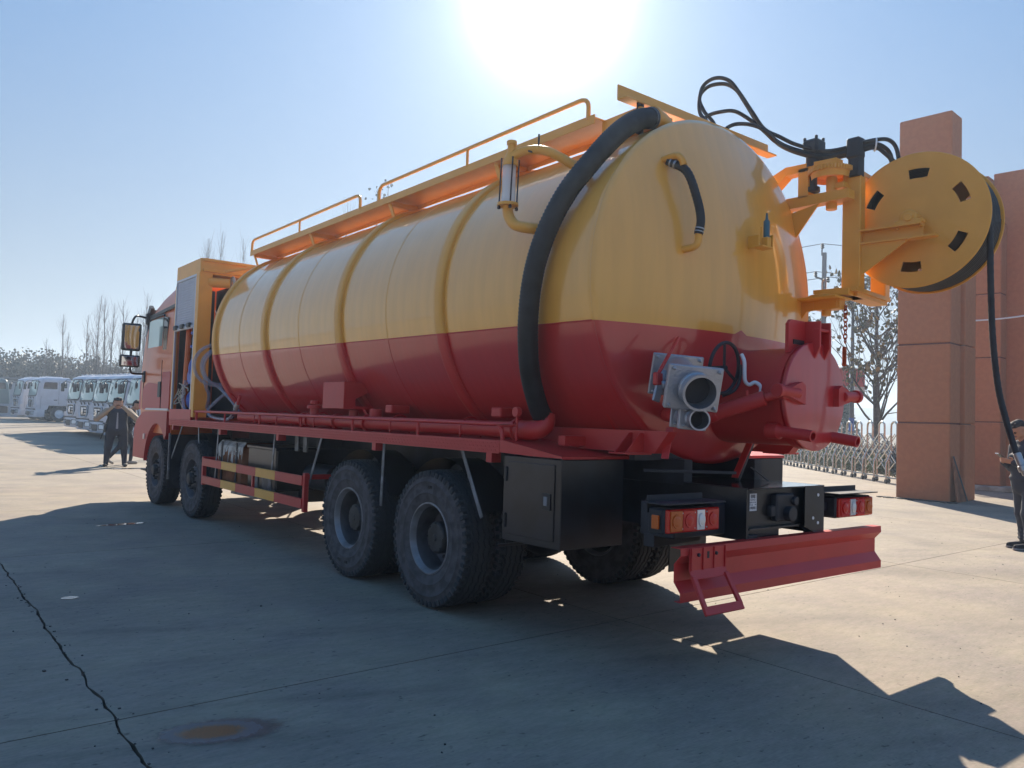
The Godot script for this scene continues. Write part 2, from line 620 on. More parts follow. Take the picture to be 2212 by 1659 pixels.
func paint_y(z: float) -> float:
	return 2.17 - 0.0125 * (z - 0.35)

func shell(prof: Array, upper: bool, seg := 72) -> G:
	# prof holds [z, radius, normal z, normal radial]
	var g := G.new()
	for k in prof.size() - 1:
		for s in seg:
			var q: Array[Vector3] = []
			var m: Array[Vector3] = []
			for e in [[k, s], [k, s + 1], [k + 1, s + 1], [k + 1, s]]:
				var p: Array = prof[e[0]]
				var t: float = clampf((paint_y(p[0]) - TY) / maxf(p[1], 1e-4), -1.0, 1.0)
				var a0 := asin(t)
				var a := lerpf(a0, PI - a0, float(e[1]) / seg) if upper else lerpf(PI - a0, TAU + a0, float(e[1]) / seg)
				q.append(Vector3(p[1] * cos(a), TY + p[1] * sin(a), p[0]))
				m.append(Vector3(p[3] * cos(a), p[3] * sin(a), p[2]))
			g.squad(q[0], q[1], q[2], q[3], m[0], m[1], m[2], m[3])
	return g

func with_normals(zr: Array) -> Array:
	var out := []
	for k in zr.size():
		var a: Vector2 = zr[maxi(k - 1, 0)]
		var b: Vector2 = zr[mini(k + 1, zr.size() - 1)]
		var d := (b - a).normalized()
		out.append([zr[k].x, zr[k].y, -d.y, d.x])
	return out

func tank_profile() -> Array:
	var zr := []
	var zf := -6.95
	var zb := 0.33
	for k in 25:   # front head, centre to rim
		var t := float(k) / 24
		zr.append(Vector2(zf - 0.32 * (1.0 - pow(t, 2.0)) * 1.0, TR * t) if t < 0.93 else Vector2(zf - 0.32 * (1 - 0.8649) * pow((1.0 - t) / 0.07, 0.6), TR * (0.93 + 0.07 * sin((t - 0.93) / 0.07 * PI / 2))))
	for k in 12:
		zr.append(Vector2(lerpf(zf + 0.05, zb - 0.05, k / 11.0), TR))
	for k in 31:
		var t := 1.0 - float(k) / 30
		zr.append(Vector2(zb + 0.25 * (1.0 - t * t), TR * t) if t < 0.95 else Vector2(zb + 0.25 * (1 - 0.9025) * pow((1.0 - t) / 0.05, 0.7), TR * (0.95 + 0.05 * sin((t - 0.95) / 0.05 * PI / 2))))
	return with_normals(zr)

func dome_z(x: float, y: float) -> float:
	var t := Vector2(x, y - TY).length() / TR
	return 0.33 + 0.25 * maxf(0.0, 1.0 - t * t)

func build_truck() -> void:
	var T := thing("tanker_truck", "large eight wheeled vacuum tanker with yellow over red tank, seen from behind", "tanker truck")
	# --- tank ---
	var prof := tank_profile()
	var tank := part("tank", shell(prof, true), M.yellow, T)
	part("lower_shell", shell(prof, false), M.red, tank, "red lower half of the tank")
	for z in [-6.9, -5.15, -3.22, -1.42]:
		var bp := []
		for e in [[-0.065, -0.02], [-0.065, 0.02], [-0.05, 0.032], [-0.02, 0.034], [0.02, 0.034], [0.05, 0.032], [0.065, 0.02], [0.065, -0.02]]:
			bp.append(Vector2(z + e[0], TR + e[1]))
		part("rib", shell(with_normals(bp), true, 64), M.yellow_flat, tank)
		part("rib", shell(with_normals(bp), false, 64), M.red_flat, tank)
	var g := G.new()   # weld seam along the paint line
	for sx in [-1.0]:
		var pts := []
		for k in 25:
			var z := lerpf(-6.9, 0.3, k / 24.0)
			var dy := paint_y(z) - TY
			pts.append(Vector3(sx * (sqrt(TR * TR - dy * dy) - 0.002), paint_y(z), z))
		g.tube(pv(pts), 0.006, 6)
	part("seam", g, M.red_flat, tank)
	# welds of the shell plates and of the heads
	for z in [-6.0, -4.2, -2.3, 0.32]:
		var wp := []
		for e in [[-0.009, -0.004], [-0.005, 0.003], [0.005, 0.003], [0.009, -0.004]]:
			wp.append(Vector2(z + e[0], TR + e[1]))
		part("weld", shell(with_normals(wp), true, 64), M.yellow, tank)
		part("weld", shell(with_normals(wp), false, 64), M.red, tank)
	# --- walkway with rails on the left shoulder of the tank ---
	g = G.new()
	g.box(Vector3(-0.56, 3.745, -3.65), Vector3(0.36, 0.012, 6.9), Basis(), 0.0)
	g.box(Vector3(-0.745, 3.735, -3.65), Vector3(0.012, 0.07, 6.9), Basis(), 0.002)
	g.box(Vector3(-0.385, 3.725, -3.65), Vector3(0.012, 0.05, 6.9), Basis(), 0.002)
	var way := part("walkway", g, M.yellow_flat, T)
	for z in [-7.0, -5.15, -3.22, -1.42]:
		g = G.new()
		g.bar(Vector3(-0.73, 3.70, z), Vector3(-0.40, 3.70, z), 0.05, 0.05)
		g.bar(Vector3(-0.72, 3.69, z), Vector3(-0.66, TY + sqrt(TR * TR - 0.66 * 0.66) - 0.01, z), 0.05, 0.012)
		g.bar(Vector3(-0.41, 3.69, z), Vector3(-0.41, TY + sqrt(TR * TR - 0.41 * 0.41) - 0.02, z), 0.05, 0.012)
		if z < -6.5:
			g.bar(Vector3(-0.66, 3.5, z), Vector3(-0.40, 3.68, z), 0.05, 0.02)
		part("bracket", g, M.yellow_flat, way)
	for e in [[-7.05, -3.84, -5.44], [-3.42, -0.27, -1.82]]:
		g = G.new()
		var x := -0.745
		var y0 := 3.75
		var y1 := 3.915
		g.tube(bent([Vector3(x, y0, e[0]), Vector3(x, y1, e[0]), Vector3(x, y1, e[1]), Vector3(x, y0, e[1])], 0.1), 0.017, 10)
		var rail := part("handrail", g, M.yellow_flat, T)
		g = G.new()
		g.cyl(Vector3(x, y0, e[2]), Vector3(x, y1, e[2]), 0.013, 8)
		part("post", g, M.yellow_flat, rail)
	g = G.new()   # box on the tank's crown behind the walkway
	g.prism(p2([-0.22, 3.6, -0.22, 3.745, 0.16, 3.75, 0.16, 3.62]), 0.34, Transform3D(Basis(Vector3(0, 0, 1), Vector3(0, 1, 0), Vector3(-1, 0, 0)), Vector3(-0.48, 0, 0)))
	part("overflow_box", g, M.yellow_flat, T)
	g = G.new()   # angle iron across the crown
	g.box(Vector3(0.12, 3.845, 0.06), Vector3(1.8, 0.11, 0.012), Basis(), 0.002)
	g.box(Vector3(0.12, 3.79, 0.105), Vector3(1.8, 0.012, 0.09), Basis(), 0.002)
	part("angle_bar", g, M.yellow_flat, T)
	g = G.new()
	g.box(Vector3(-0.62, 3.68, 0.13), Vector3(0.07, 0.24, 0.012))
	g.box(Vector3(0.3, 3.75, 0.06), Vector3(0.07, 0.08, 0.012))
	g.box(Vector3(0.75, 3.66, 0.06), Vector3(0.07, 0.26, 0.012))
	part("bar_stand", g, M.chassis, T)
	# --- big ribbed suction hose ---
	var hp := smooth([Vector3(-0.97, 1.52, -0.40), Vector3(-1.06, 1.64, -0.38), Vector3(-1.19, 1.87, -0.32), Vector3(-1.30, 2.17, -0.22), Vector3(-1.335, 2.48, -0.14), Vector3(-1.31, 2.75, -0.06), Vector3(-1.23, 3.03, 0.05), Vector3(-1.07, 3.29, 0.15), Vector3(-0.90, 3.49, 0.2), Vector3(-0.72, 3.62, 0.2), Vector3(-0.56, 3.68, 0.19)], 36)
	var hr := []
	for k in hp.size():
		hr.append(0.073 if k % 3 == 0 else (0.068 if k % 3 == 1 else 0.07))
	g = G.new()
	g.tube(hp, hr, 18)
	var hose := part("suction_hose", g, M.hose, T, "thick black ribbed hose curving up over the tank side")
	g = G.new()
	for k in [3, 8, hp.size() - 5, hp.size() - 11]:
		g.tube(pv([hp[k], hp[k + 1], hp[k + 2]]), 0.0765, 18)
	part("clamp", g, M.strut, hose)
	g = G.new()
	g.tube(smooth([Vector3(-0.64, 3.66, 0.195), Vector3(-0.50, 3.69, 0.18), Vector3(-0.38, 3.66, 0.15), Vector3(-0.33, 3.55, 0.1)], 6), 0.066, 16)
	g.tube(pv([Vector3(-0.56, 3.685, 0.185), Vector3(-0.53, 3.69, 0.18)]), 0.078, 16)
	part("hose_elbow", g, M.yellow_flat, T)
	# --- sight glass on the left shoulder ---
	g = G.new()
	var sx := -1.38
	g.cyl(Vector3(sx, 3.34, -0.37), Vector3(sx, 3.43, -0.36), 0.028, 14)
	g.cyl(Vector3(sx, 3.425, -0.36), Vector3(sx, 3.455, -0.36), 0.036, 14)
	g.lathe(p2([0.05, 0.0, 0.055, 0.0, 0.055, 0.03, 0.03, 0.09, 0.0, 0.09]), Transform3D(Basis(), Vector3(sx, 3.28, -0.37)), 16)
	g.tube(smooth([Vector3(sx, 3.34, -0.36), Vector3(sx + 0.06, 3.38, -0.28), Vector3(-1.24, 3.36, -0.14), Vector3(-1.08, 3.26, -0.02), Vector3(-1.02, 3.18, 0.03)], 6), 0.032, 14)
	g.tube(smooth([Vector3(sx, 3.0, -0.385), Vector3(sx, 2.93, -0.37), Vector3(sx + 0.01, 2.86, -0.31), Vector3(sx + 0.06, 2.83, -0.22), Vector3(-1.19, 2.83, -0.15)], 6), 0.038, 14)
	g.lathe(p2([0, -0.01, 0.075, -0.01, 0.075, 0.01, 0, 0.01]), Transform3D(Basis(), Vector3(sx, 3.01, -0.385)), 18)
	var sg := part("sight_pipe", g, M.yellow_flat, T)
	g = G.new()
	g.lathe(p2([0.047, 0.0, 0.047, 0.27]), Transform3D(Basis(), Vector3(sx, 3.015, -0.38)), 18)
	part("glass_tube", g, M.sight_glass, sg)
	g = G.new()
	for a in [0.4, 1.97, 3.54, 5.11]:
		g.cyl(Vector3(sx + 0.063 * cos(a), 2.98, -0.385 + 0.063 * sin(a)), Vector3(sx + 0.063 * cos(a), 3.33, -0.37 + 0.063 * sin(a)), 0.006, 6, 0.0)
		g.cyl(Vector3(sx + 0.063 * cos(a), 2.975, -0.385 + 0.063 * sin(a)), Vector3(sx + 0.063 * cos(a), 2.995, -0.385 + 0.063 * sin(a)), 0.013, 6)
	g.box(Vector3(-1.27, 3.42, -0.2), Vector3(0.012, 0.14, 0.012))
	g.box(Vector3(-1.3, 3.36, -0.22), Vector3(0.09, 0.012, 0.012))
	part("tie_rod", g, M.iron, sg)
	# --- level gauge hose, sight bottle and small things on the rear head ---
	g = G.new()
	var gp := smooth([Vector3(-0.66, 3.29, dome_z(-.66, 3.29) + 0.03), Vector3(-0.62, 3.2, 0.56), Vector3(-0.57, 3.02, 0.61), Vector3(-0.55, 2.88, 0.63), Vector3(-0.56, 2.78, 0.62)], 14)
	var gr := []
	for k in gp.size(): gr.append(0.03 if k % 2 == 0 else 0.0275)
	g.tube(gp, gr, 12)
	var lv := part("gauge_hose", g, M.hose, T)
	g = G.new()
	for k in [3, 6, gp.size() - 8, gp.size() - 5]:
		g.tube(pv([gp[k], gp[k + 1]]), 0.0335, 12)
	part("clamp", g, M.steel, lv)
	g = G.new()
	g.tube(smooth([Vector3(-0.665, 3.305, 0.37), Vector3(-0.665, 3.31, 0.5), Vector3(-0.655, 3.28, 0.545), Vector3(-0.645, 3.24, 0.555)], 4), 0.024, 10)
	part("spigot", g, M.yellow_flat, lv)
	g = G.new()
	g.tube(smooth([Vector3(-0.56, 2.80, 0.62), Vector3(-0.56, 2.74, 0.62), Vector3(-0.57, 2.70, 0.6), Vector3(-0.58, 2.69, 0.5)], 4), 0.024, 10)
	part("spigot", g, M.yellow_flat, lv)
	g = G.new()
	g.box(Vector3(0.1, 2.79, 0.66), Vector3(0.13, 0.012, 0.09))
	g.box(Vector3(0.13, 2.83, 0.67), Vector3(0.05, 0.07, 0.05))
	g.box(Vector3(0.05, 2.83, 0.62), Vector3(0.012, 0.09, 0.09))
	g.box(Vector3(0.095, 2.86, 0.65), Vector3(0.008, 0.16, 0.008))
	g.box(Vector3(0.165, 2.84, 0.67), Vector3(0.008, 0.09, 0.06))
	var bt := part("gauge_bracket", g, M.yellow_flat, T)
	g = G.new()
	g.lathe(p2([0, 0, 0.022, 0, 0.022, 0.12, 0.01, 0.135, 0.006, 0.18, 0, 0.18]), Transform3D(Basis(), Vector3(0.13, 2.86, 0.67)), 14)
	part("gauge_bottle", g, M.green_paint, bt)
	build_reel(T)
	build_rear(T)
	build_side(T)
	build_front(T)
	# --- wheels ---
	var tg := tyre_geo()
	tyre_tread = tg[0].mesh(M.rubber)
	tyre_wall = tg[1].mesh(M.sidewall)
	var rear := make_wheel(false)
	var front := make_wheel(true)
	var placed_rear := false
	for z in [-1.49, -2.89]:
		for x in [-1.095, -0.775, 0.775, 1.095]:
			var w: Node3D = rear if not placed_rear else rear.duplicate()
			placed_rear = true
			T.add_child(w, true)
			w.position = Vector3(x, 0.548, z)
			var inner: bool = absf(x) < 0.9
			w.rotation = Vector3(z * 2.1, 0, 0)
			if (x < 0.0) == inner:
				w.basis = Basis(Vector3.UP, PI) * Basis(Vector3.RIGHT, z * 1.3)
			if x == -1.095:
				var tm := TextMesh.new()
				var f := SystemFont.new()
				f.font_names = ["Droid Sans"]
				tm.font = f
				tm.text = "R20"
				tm.font_size = 32
				tm.pixel_size = 0.0011
				tm.depth = 0.004
				tm.material = M.plastic
				var o := MeshInstance3D.new()
				o.mesh = tm
				o.name = "lettering"
				w.add_child(o, true)
				var bs := w.basis.inverse() * Basis(Vector3.UP, -PI / 2)
				o.transform = Transform3D(bs, w.basis.inverse() * Vector3(-0.1495, 0.41 if z > -2 else -0.405, 0.03))
	for z in [-7.70, -9.57]:
		for x in [-1.09, 1.09]:
			var w: Node3D = front if z == -7.70 and x < 0 else front.duplicate()
			T.add_child(w, true)
			w.position = Vector3(x, 0.548, z)
			w.rotation = Vector3(z, 0, 0)
			if x > 0:
				w.basis = Basis(Vector3.UP, PI) * Basis(Vector3.RIGHT, z)

func holed_disc(g: G, c: Vector3, bs: Basis, R: float, th: float, holes: int, a0: float, r0: float, r1: float, half: float) -> void:
	# a disc facing along bs.z with slots cut through it
	var seg := 144
	var rs := [0.0, r0, r1, R - 0.006, R]
	for s in seg:
		var a := TAU * s / seg
		var b := TAU * (s + 1) / seg
		var mid := (a + b) / 2
		var cut := false
		for h in holes:
			if absf(angle_difference(mid, a0 + TAU * h / holes)) < half:
				cut = true
		for k in 4:
			if k == 1 and cut:
				for r in [r0, r1]:
					var q: Array[Vector3] = []
					for e in [[a, -1], [b, -1], [b, 1], [a, 1]]:
						q.append(c + bs * Vector3(r * cos(e[0]), r * sin(e[0]), e[1] * th / 2))
					g.quad(q[0], q[1], q[2], q[3], bs * Vector3(cos(a), sin(a), 0) * (1.0 if r == r0 else -1.0))
				continue
			for sd in [-1.0, 1.0]:
				var q: Array[Vector3] = []
				for e in [[a, k], [b, k], [b, k + 1], [a, k + 1]]:
					var zz: float = th / 2 * sd * (0.35 if e[1] == 4 else 1.0)
					q.append(c + bs * Vector3(rs[e[1]] * cos(e[0]), rs[e[1]] * sin(e[0]), zz))
				if k == 0:
					g.flat(q[0], q[2], q[3], bs.z * sd)
				else:
					g.quad(q[0], q[1], q[2], q[3], bs.z * sd + bs * Vector3(cos(a), sin(a), 0) * (0.3 if k == 3 else 0.0))
		var q2: Array[Vector3] = []
		for e in [[a, -1], [b, -1], [b, 1], [a, 1]]:
			q2.append(c + bs * Vector3(R * cos(e[0]), R * sin(e[0]), e[1] * th * 0.175))
		g.quad(q2[0], q2[1], q2[2], q2[3], bs * Vector3(cos(a), sin(a), 0))
		if cut:
			continue
	for h in holes:
		for sd in [-1.0, 1.0]:
			var step := TAU / seg
			var k0: float = floor((a0 + TAU * h / holes + sd * half) / step + 0.5) * step
			g.quad(c + bs * Vector3(r0 * cos(k0), r0 * sin(k0), -th / 2), c + bs * Vector3(r1 * cos(k0), r1 * sin(k0), -th / 2), c + bs * Vector3(r1 * cos(k0), r1 * sin(k0), th / 2), c + bs * Vector3(r0 * cos(k0), r0 * sin(k0), th / 2), bs * Vector3(sin(k0), -cos(k0), 0) * sd)

func zy(x: float) -> Transform3D:
	# outlines given as (z, y) in a plane across x
	return Transform3D(Basis(Vector3(0, 0, 1), Vector3(0, 1, 0), Vector3(-1, 0, 0)), Vector3(x, 0, 0))

func build_reel(T: Node3D) -> void:
	var g := G.new()
	# upper swing arm from the rear head
	g.prism(p2([0.0, 3.36, 0.12, 3.34, 0.16, 3.47, 0.28, 3.57, 0.72, 3.57, 0.72, 3.62, 0.28, 3.64, 0.12, 3.58, -0.04, 3.45]), 0.1, zy(1.0))
	g.prism(p2([0.02, 3.1, 0.06, 3.18, 0.3, 3.29, 0.82, 3.29, 0.82, 3.36, 0.26, 3.38, 0.02, 3.26]), 0.1, zy(1.0))
	g.prism(p2([0.12, 3.22, 0.58, 3.29, 0.34, 3.0]), 0.012, zy(0.96))
	g.bar(Vector3(1.0, 3.36, 0.44), Vector3(1.0, 3.6, 0.44), 0.09, 0.1)
	g.bar(Vector3(1.0, 3.3, 0.16), Vector3(1.0, 3.5, 0.12), 0.05, 0.04)
	g.bar(Vector3(0.75, 3.36, 0.2), Vector3(1.02, 3.42, 0.06), 0.09, 0.05)
	part("swing_arm", g, M.yellow_flat, T)
	g = G.new()
	# lower bracket
	g.prism(p2([0.12, 2.42, 0.16, 2.53, 0.74, 2.53, 0.74, 2.46, 0.46, 2.45, 0.12, 2.02]), 0.012, zy(1.0))
	g.box(Vector3(1.0, 2.535, 0.46), Vector3(0.26, 0.016, 0.62))
	g.box(Vector3(1.05, 2.5, 0.62), Vector3(0.12, 0.09, 0.2))
	g.cyl(Vector3(1.05, 2.41, 0.6), Vector3(1.05, 2.47, 0.6), 0.035, 14)
	g.cyl(Vector3(1.05, 2.53, 0.58), Vector3(1.05, 2.57, 0.58), 0.12, 24)
	part("lower_bracket", g, M.yellow_flat, T)
	g = G.new()
	g.cyl(Vector3(1.03, 3.24, 0.64), Vector3(1.03, 3.5, 0.64), 0.042, 16)
	g.box(Vector3(1.07, 3.42, 0.68), Vector3(0.12, 0.045, 0.14))
	part("pivot", g, M.yellow_flat, T)
	g = G.new()
	g.tube(smooth([Vector3(1.05, 2.6, 0.56), Vector3(1.05, 2.68, 0.56), Vector3(1.05, 2.7, 0.575), Vector3(1.05, 2.68, 0.59), Vector3(1.05, 2.6, 0.59)], 5), 0.006, 6)
	part("lifting_eye", g, M.steel, T)
	# toothed slew ring
	g = G.new()
	var gp := PackedVector2Array()
	for k in 176:
		var a := TAU * k / 176
		var r := 0.17 if k % 4 < 2 else 0.158
		gp.append(Vector2(cos(a), sin(a)) * r)
	g.prism(gp, 0.035, Transform3D(Basis(Vector3.RIGHT, Vector3.BACK, Vector3.DOWN), Vector3(1.03, 3.545, 0.63)))
	g.lathe(p2([0.14, -0.05, 0.15, 0.0]), Transform3D(Basis(), Vector3(1.03, 3.53, 0.63)), 32)
	part("slew_gear", g, M.yellow_flat, T)
	# hydraulic motor
	g = G.new()
	g.box(Vector3(1.0, 3.76, 0.5), Vector3(0.14, 0.12, 0.14), Basis(), 0.02)
	g.cyl(Vector3(1.0, 3.6, 0.5), Vector3(1.0, 3.72, 0.5), 0.06, 18)
	g.cyl(Vector3(1.0, 3.4, 0.5), Vector3(1.0, 3.6, 0.5), 0.03, 14)
	g.cyl(Vector3(1.0, 3.4, 0.5), Vector3(1.0, 3.44, 0.5), 0.052, 22)
	for e in [[-1, -1], [1, -1], [1, 1], [-1, 1]]:
		g.cyl(Vector3(1.0 + 0.05 * e[0], 3.81, 0.5 + 0.05 * e[1]), Vector3(1.0 + 0.05 * e[0], 3.84, 0.5 + 0.05 * e[1]), 0.012, 6)
	part("slew_motor", g, M.chassis, T)
	g = G.new()
	g.box(Vector3(1.09, 3.7, 0.8), Vector3(0.1, 0.16, 0.11), Basis(), 0.012)
	g.box(Vector3(1.1, 3.56, 0.8), Vector3(0.09, 0.16, 0.09), Basis(), 0.006)
	part("valve_block", g, M.chassis, T)
	# reel frame and drum, turned a little about the upright
	var R := Node3D.new()
	R.name = "hose_reel"
	T.add_child(R, true)
	R.position = Vector3(1.13, 0, 0.77)
	R.rotation.y = deg_to_rad(7.0)
	g = G.new()
	g.box(Vector3(0, 3.06, 0), Vector3(0.1, 0.94, 0.14), Basis(), 0.006)
	g.box(Vector3(0.56, 3.06, 0), Vector3(0.1, 0.94, 0.12), Basis(), 0.006)
	g.box(Vector3(0.28, 3.52, 0), Vector3(0.6, 0.04, 0.12), Basis(), 0.004)
	g.box(Vector3(0.28, 2.58, -0.02), Vector3(0.62, 0.05, 0.14), Basis(), 0.004)
	g.prism(p2([-0.1, -0.27, 0.16, -0.05, 0.6, -0.05, 0.6, 0.07, -0.1, 0.07]), 0.03, Transform3D(Basis(Vector3.RIGHT, Vector3.BACK, Vector3.DOWN), Vector3(0, 2.60, 0)))
	g.prism(p2([-0.26, -0.24, 0.05, -0.24, 0.05, 0.02, -0.26, 0.02]), 0.05, Transform3D(Basis(Vector3.RIGHT, Vector3.BACK, Vector3.DOWN), Vector3(0.12, 2.58, 0)))
	g.prism(p2([-0.02, 3.35, -0.2, 3.35, -0.2, 3.31, -0.02, 3.31]), 0.14, zy(0))
	part("reel_frame", g, M.yellow_flat, R)
	# bearing arm in front of the drum
	g = G.new()
	g.prism(p2([0.02, 3.06, 0.5, 3.06, 0.5, 3.045, 0.02, 3.045]), 0.1, zy(0.0))
	g.prism(p2([0.02, 2.96, 0.6, 2.96, 0.6, 2.945, 0.02, 2.945]), 0.09, zy(0.0))
	g.prism(p2([0.02, 3.05, 0.5, 3.05, 0.5, 2.955, 0.02, 2.955]), 0.012, zy(0.02))
	g.prism(p2([0.02, 2.945, 0.42, 2.945, 0.04, 2.69, 0.02, 2.69]), 0.012, zy(-0.02))
	g.cyl(Vector3(-0.03, 3.105, 0.41), Vector3(0.06, 3.105, 0.41), 0.062, 24, 0.008)
	g.box(Vector3(0.0, 3.075, 0.41), Vector3(0.07, 0.03, 0.2))
	g.cyl(Vector3(-0.045, 3.105, 0.41), Vector3(0.2, 3.105, 0.41), 0.03, 20)
	for z in [0.32, 0.49]:
		g.cyl(Vector3(0.0, 3.03, z), Vector3(0.0, 3.045, z), 0.016, 6)
	part("bearing_arm", g, M.yellow_flat, R)
	var bs := Basis(Vector3(0, 0, 1), Vector3(0, 1, 0), Vector3(-1, 0, 0))
	var cc := Vector3(0.12, 3.115, 0.41)
	g = G.new()
	holed_disc(g, cc, bs, 0.512, 0.012, 6, deg_to_rad(26), 0.318, 0.392, deg_to_rad(11.5))
	part("flange", g, M.yellow_flat, R)
	g = G.new()
	holed_disc(g, cc + Vector3(0.34, 0, 0), bs, 0.512, 0.012, 6, deg_to_rad(26), 0.318, 0.392, deg_to_rad(11.5))
	part("flange", g, M.yellow_flat, R)
	g = G.new()
	g.lathe(p2([0.27, 0.0, 0.27, 0.34]), Transform3D(Basis(Vector3(0, 1, 0), Vector3(1, 0, 0), Vector3(0, 0, 1)), cc), 36)
	part("drum", g, M.chassis, R)
	# wound hose: nine turns in two layers
	g = G.new()
	var tp := PackedVector3Array()
	for k in 9 * 40 + 1:
		var a := TAU * k / 40.0
		var lay := 0.475 - 0.004 * sin(a)
		tp.append(cc + Vector3(0.026 + 0.035 * k / 40.0, lay * sin(a), lay * cos(a)))
	g.tube(tp, 0.0185, 10)
	var tp2 := PackedVector3Array()
	for k in 9 * 40 + 1:
		var a := TAU * k / 40.0
		tp2.append(cc + Vector3(0.026 + 0.035 * k / 40.0, 0.435 * sin(a), 0.435 * cos(a)))
	g.tube(tp2, 0.0185, 8)
	part("wound_hose", g, M.hose, R)
	# the free end hanging down
	g = G.new()
	var hp := smooth([Vector3(1.42, 3.36, 1.53), Vector3(1.42, 3.22, 1.60), Vector3(1.42, 3.10, 1.625), Vector3(1.42, 2.91, 1.635), Vector3(1.42, 2.64, 1.64), Vector3(1.42, 2.31, 1.65), Vector3(1.42, 2.04, 1.67), Vector3(1.42, 1.81, 1.70), Vector3(1.42, 1.62, 1.745), Vector3(1.42, 1.44, 1.795), Vector3(1.42, 1.385, 1.815)], 14)
	var hr := []
	for k in hp.size(): hr.append(0.021 + (0.0012 if k % 3 == 0 else 0.0))
	g.tube(hp, hr, 12)
	var fe := part("hanging_hose", g, M.hose, T, "black hose end hanging down from the reel")
	g = G.new()
	var d := Vector3(0, -0.93, 0.36).normalized()
	var e0 := Vector3(1.42, 1.40, 1.81)
	g.cyl(e0, e0 + d * 0.09, 0.025, 16)
	g.cyl(e0 + d * 0.09, e0 + d * 0.13, 0.033, 8, 0.004)
	g.cyl(e0 + d * 0.13, e0 + d * 0.16, 0.02, 14)
	part("coupling", g, M.steel, fe)
	# loops of hose over the tank's crown and along to the reel
	var loops := [
		[Vector3(0.75, 3.93, 0.21), Vector3(0.65, 4.06, 0.16), Vector3(0.60, 4.20, 0.09), Vector3(0.55, 4.33, 0.01), Vector3(0.50, 4.37, -0.09), Vector3(0.45, 4.32, -0.17), Vector3(0.40, 4.19, -0.17), Vector3(0.40, 4.07, -0.16), Vector3(0.40, 3.97, -0.08), Vector3(0.45, 3.80, 0.03), Vector3(0.46, 3.66, 0.03)],
		[Vector3(0.75, 3.98, 0.16), Vector3(0.65, 4.14, 0.10), Vector3(0.60, 4.26, 0.04), Vector3(0.55, 4.32, -0.04), Vector3(0.50, 4.32, -0.16), Vector3(0.45, 4.23, -0.21), Vector3(0.45, 4.10, -0.16), Vector3(0.47, 3.95, -0.06), Vector3(0.52, 3.7, -0.04), Vector3(0.52, 3.6, -0.04)],
		[Vector3(0.75, 3.91, 0.21), Vector3(0.70, 4.00, 0.13), Vector3(0.60, 4.08, 0.04), Vector3(0.50, 4.07, -0.02), Vector3(0.45, 4.05, -0.12), Vector3(0.40, 3.97, -0.17), Vector3(0.36, 3.8, -0.18), Vector3(0.36, 3.65, -0.18)],
		[Vector3(0.75, 3.86, 0.27), Vector3(0.70, 3.93, 0.20), Vector3(0.60, 3.95, 0.14), Vector3(0.50, 3.93, 0.08), Vector3(0.45, 3.86, 0.02), Vector3(0.43, 3.7, 0.0), Vector3(0.43, 3.62, 0.0)]]
	var run := [Vector3(0.80, 3.82, 0.30), Vector3(0.88, 3.75, 0.40), Vector3(0.98, 3.685, 0.56), Vector3(1.05, 3.685, 0.68), Vector3(1.10, 3.71, 0.82), Vector3(1.18, 3.735, 0.90), Vector3(1.25, 3.72, 0.95), Vector3(1.31, 3.66, 0.98), Vector3(1.33, 3.5, 1.0)]
	var off := [Vector3(0.0, 0.028, 0.02), Vector3(0.02, 0.01, -0.02), Vector3(-0.012, -0.015, 0.0), Vector3(0.01, -0.03, 0.01)]
	for k in 4:
		g = G.new()
		var pts: Array = loops[k].duplicate()
		pts.reverse()
		for q in run.size():
			pts.append(run[q] + off[k] * (1.0 if q < 6 else 1.5) + Vector3(0, (-0.03 if k > 1 and q > 5 else 0.0), 0))
		g.tube(smooth(pts, 8), 0.0155, 10)
		part("hydraulic_hose", g, M.hose, T)
	g = G.new()
	g.lathe(p2([0.05, 0.0, 0.052, 0.006, 0.05, 0.012]), G.along(Vector3(1.185, 3.73, 0.9), Vector3(1.2, 3.728, 0.92)), 20)
	part("cable_tie", g, M.white_flat, T)
	# safety chain with its handle
	var ch := Node3D.new()
	ch.name = "chain"
	T.add_child(ch, true)
	for k in 9:
		g = G.new()
		var y := 2.47 - 0.032 * k
		var c := Vector3(1.1, y, 0.73)
		var ax := Vector3.RIGHT if k % 2 == 0 else Vector3.BACK
		g.tube(smooth([c + Vector3(0, 0.022, 0), c + ax * 0.012 + Vector3(0, 0.012, 0), c + ax * 0.012 - Vector3(0, 0.012, 0), c - Vector3(0, 0.022, 0), c - ax * 0.012 - Vector3(0, 0.012, 0), c - ax * 0.012 + Vector3(0, 0.012, 0), c + Vector3(0, 0.022, 0)], 3), 0.0045, 6)
		part("link", g, M.rust, ch)
	g = G.new()
	g.box(Vector3(1.1, 2.09, 0.725), Vector3(0.028, 0.15, 0.028), Basis(), 0.008)
	part("handle", g, M.rust, ch)

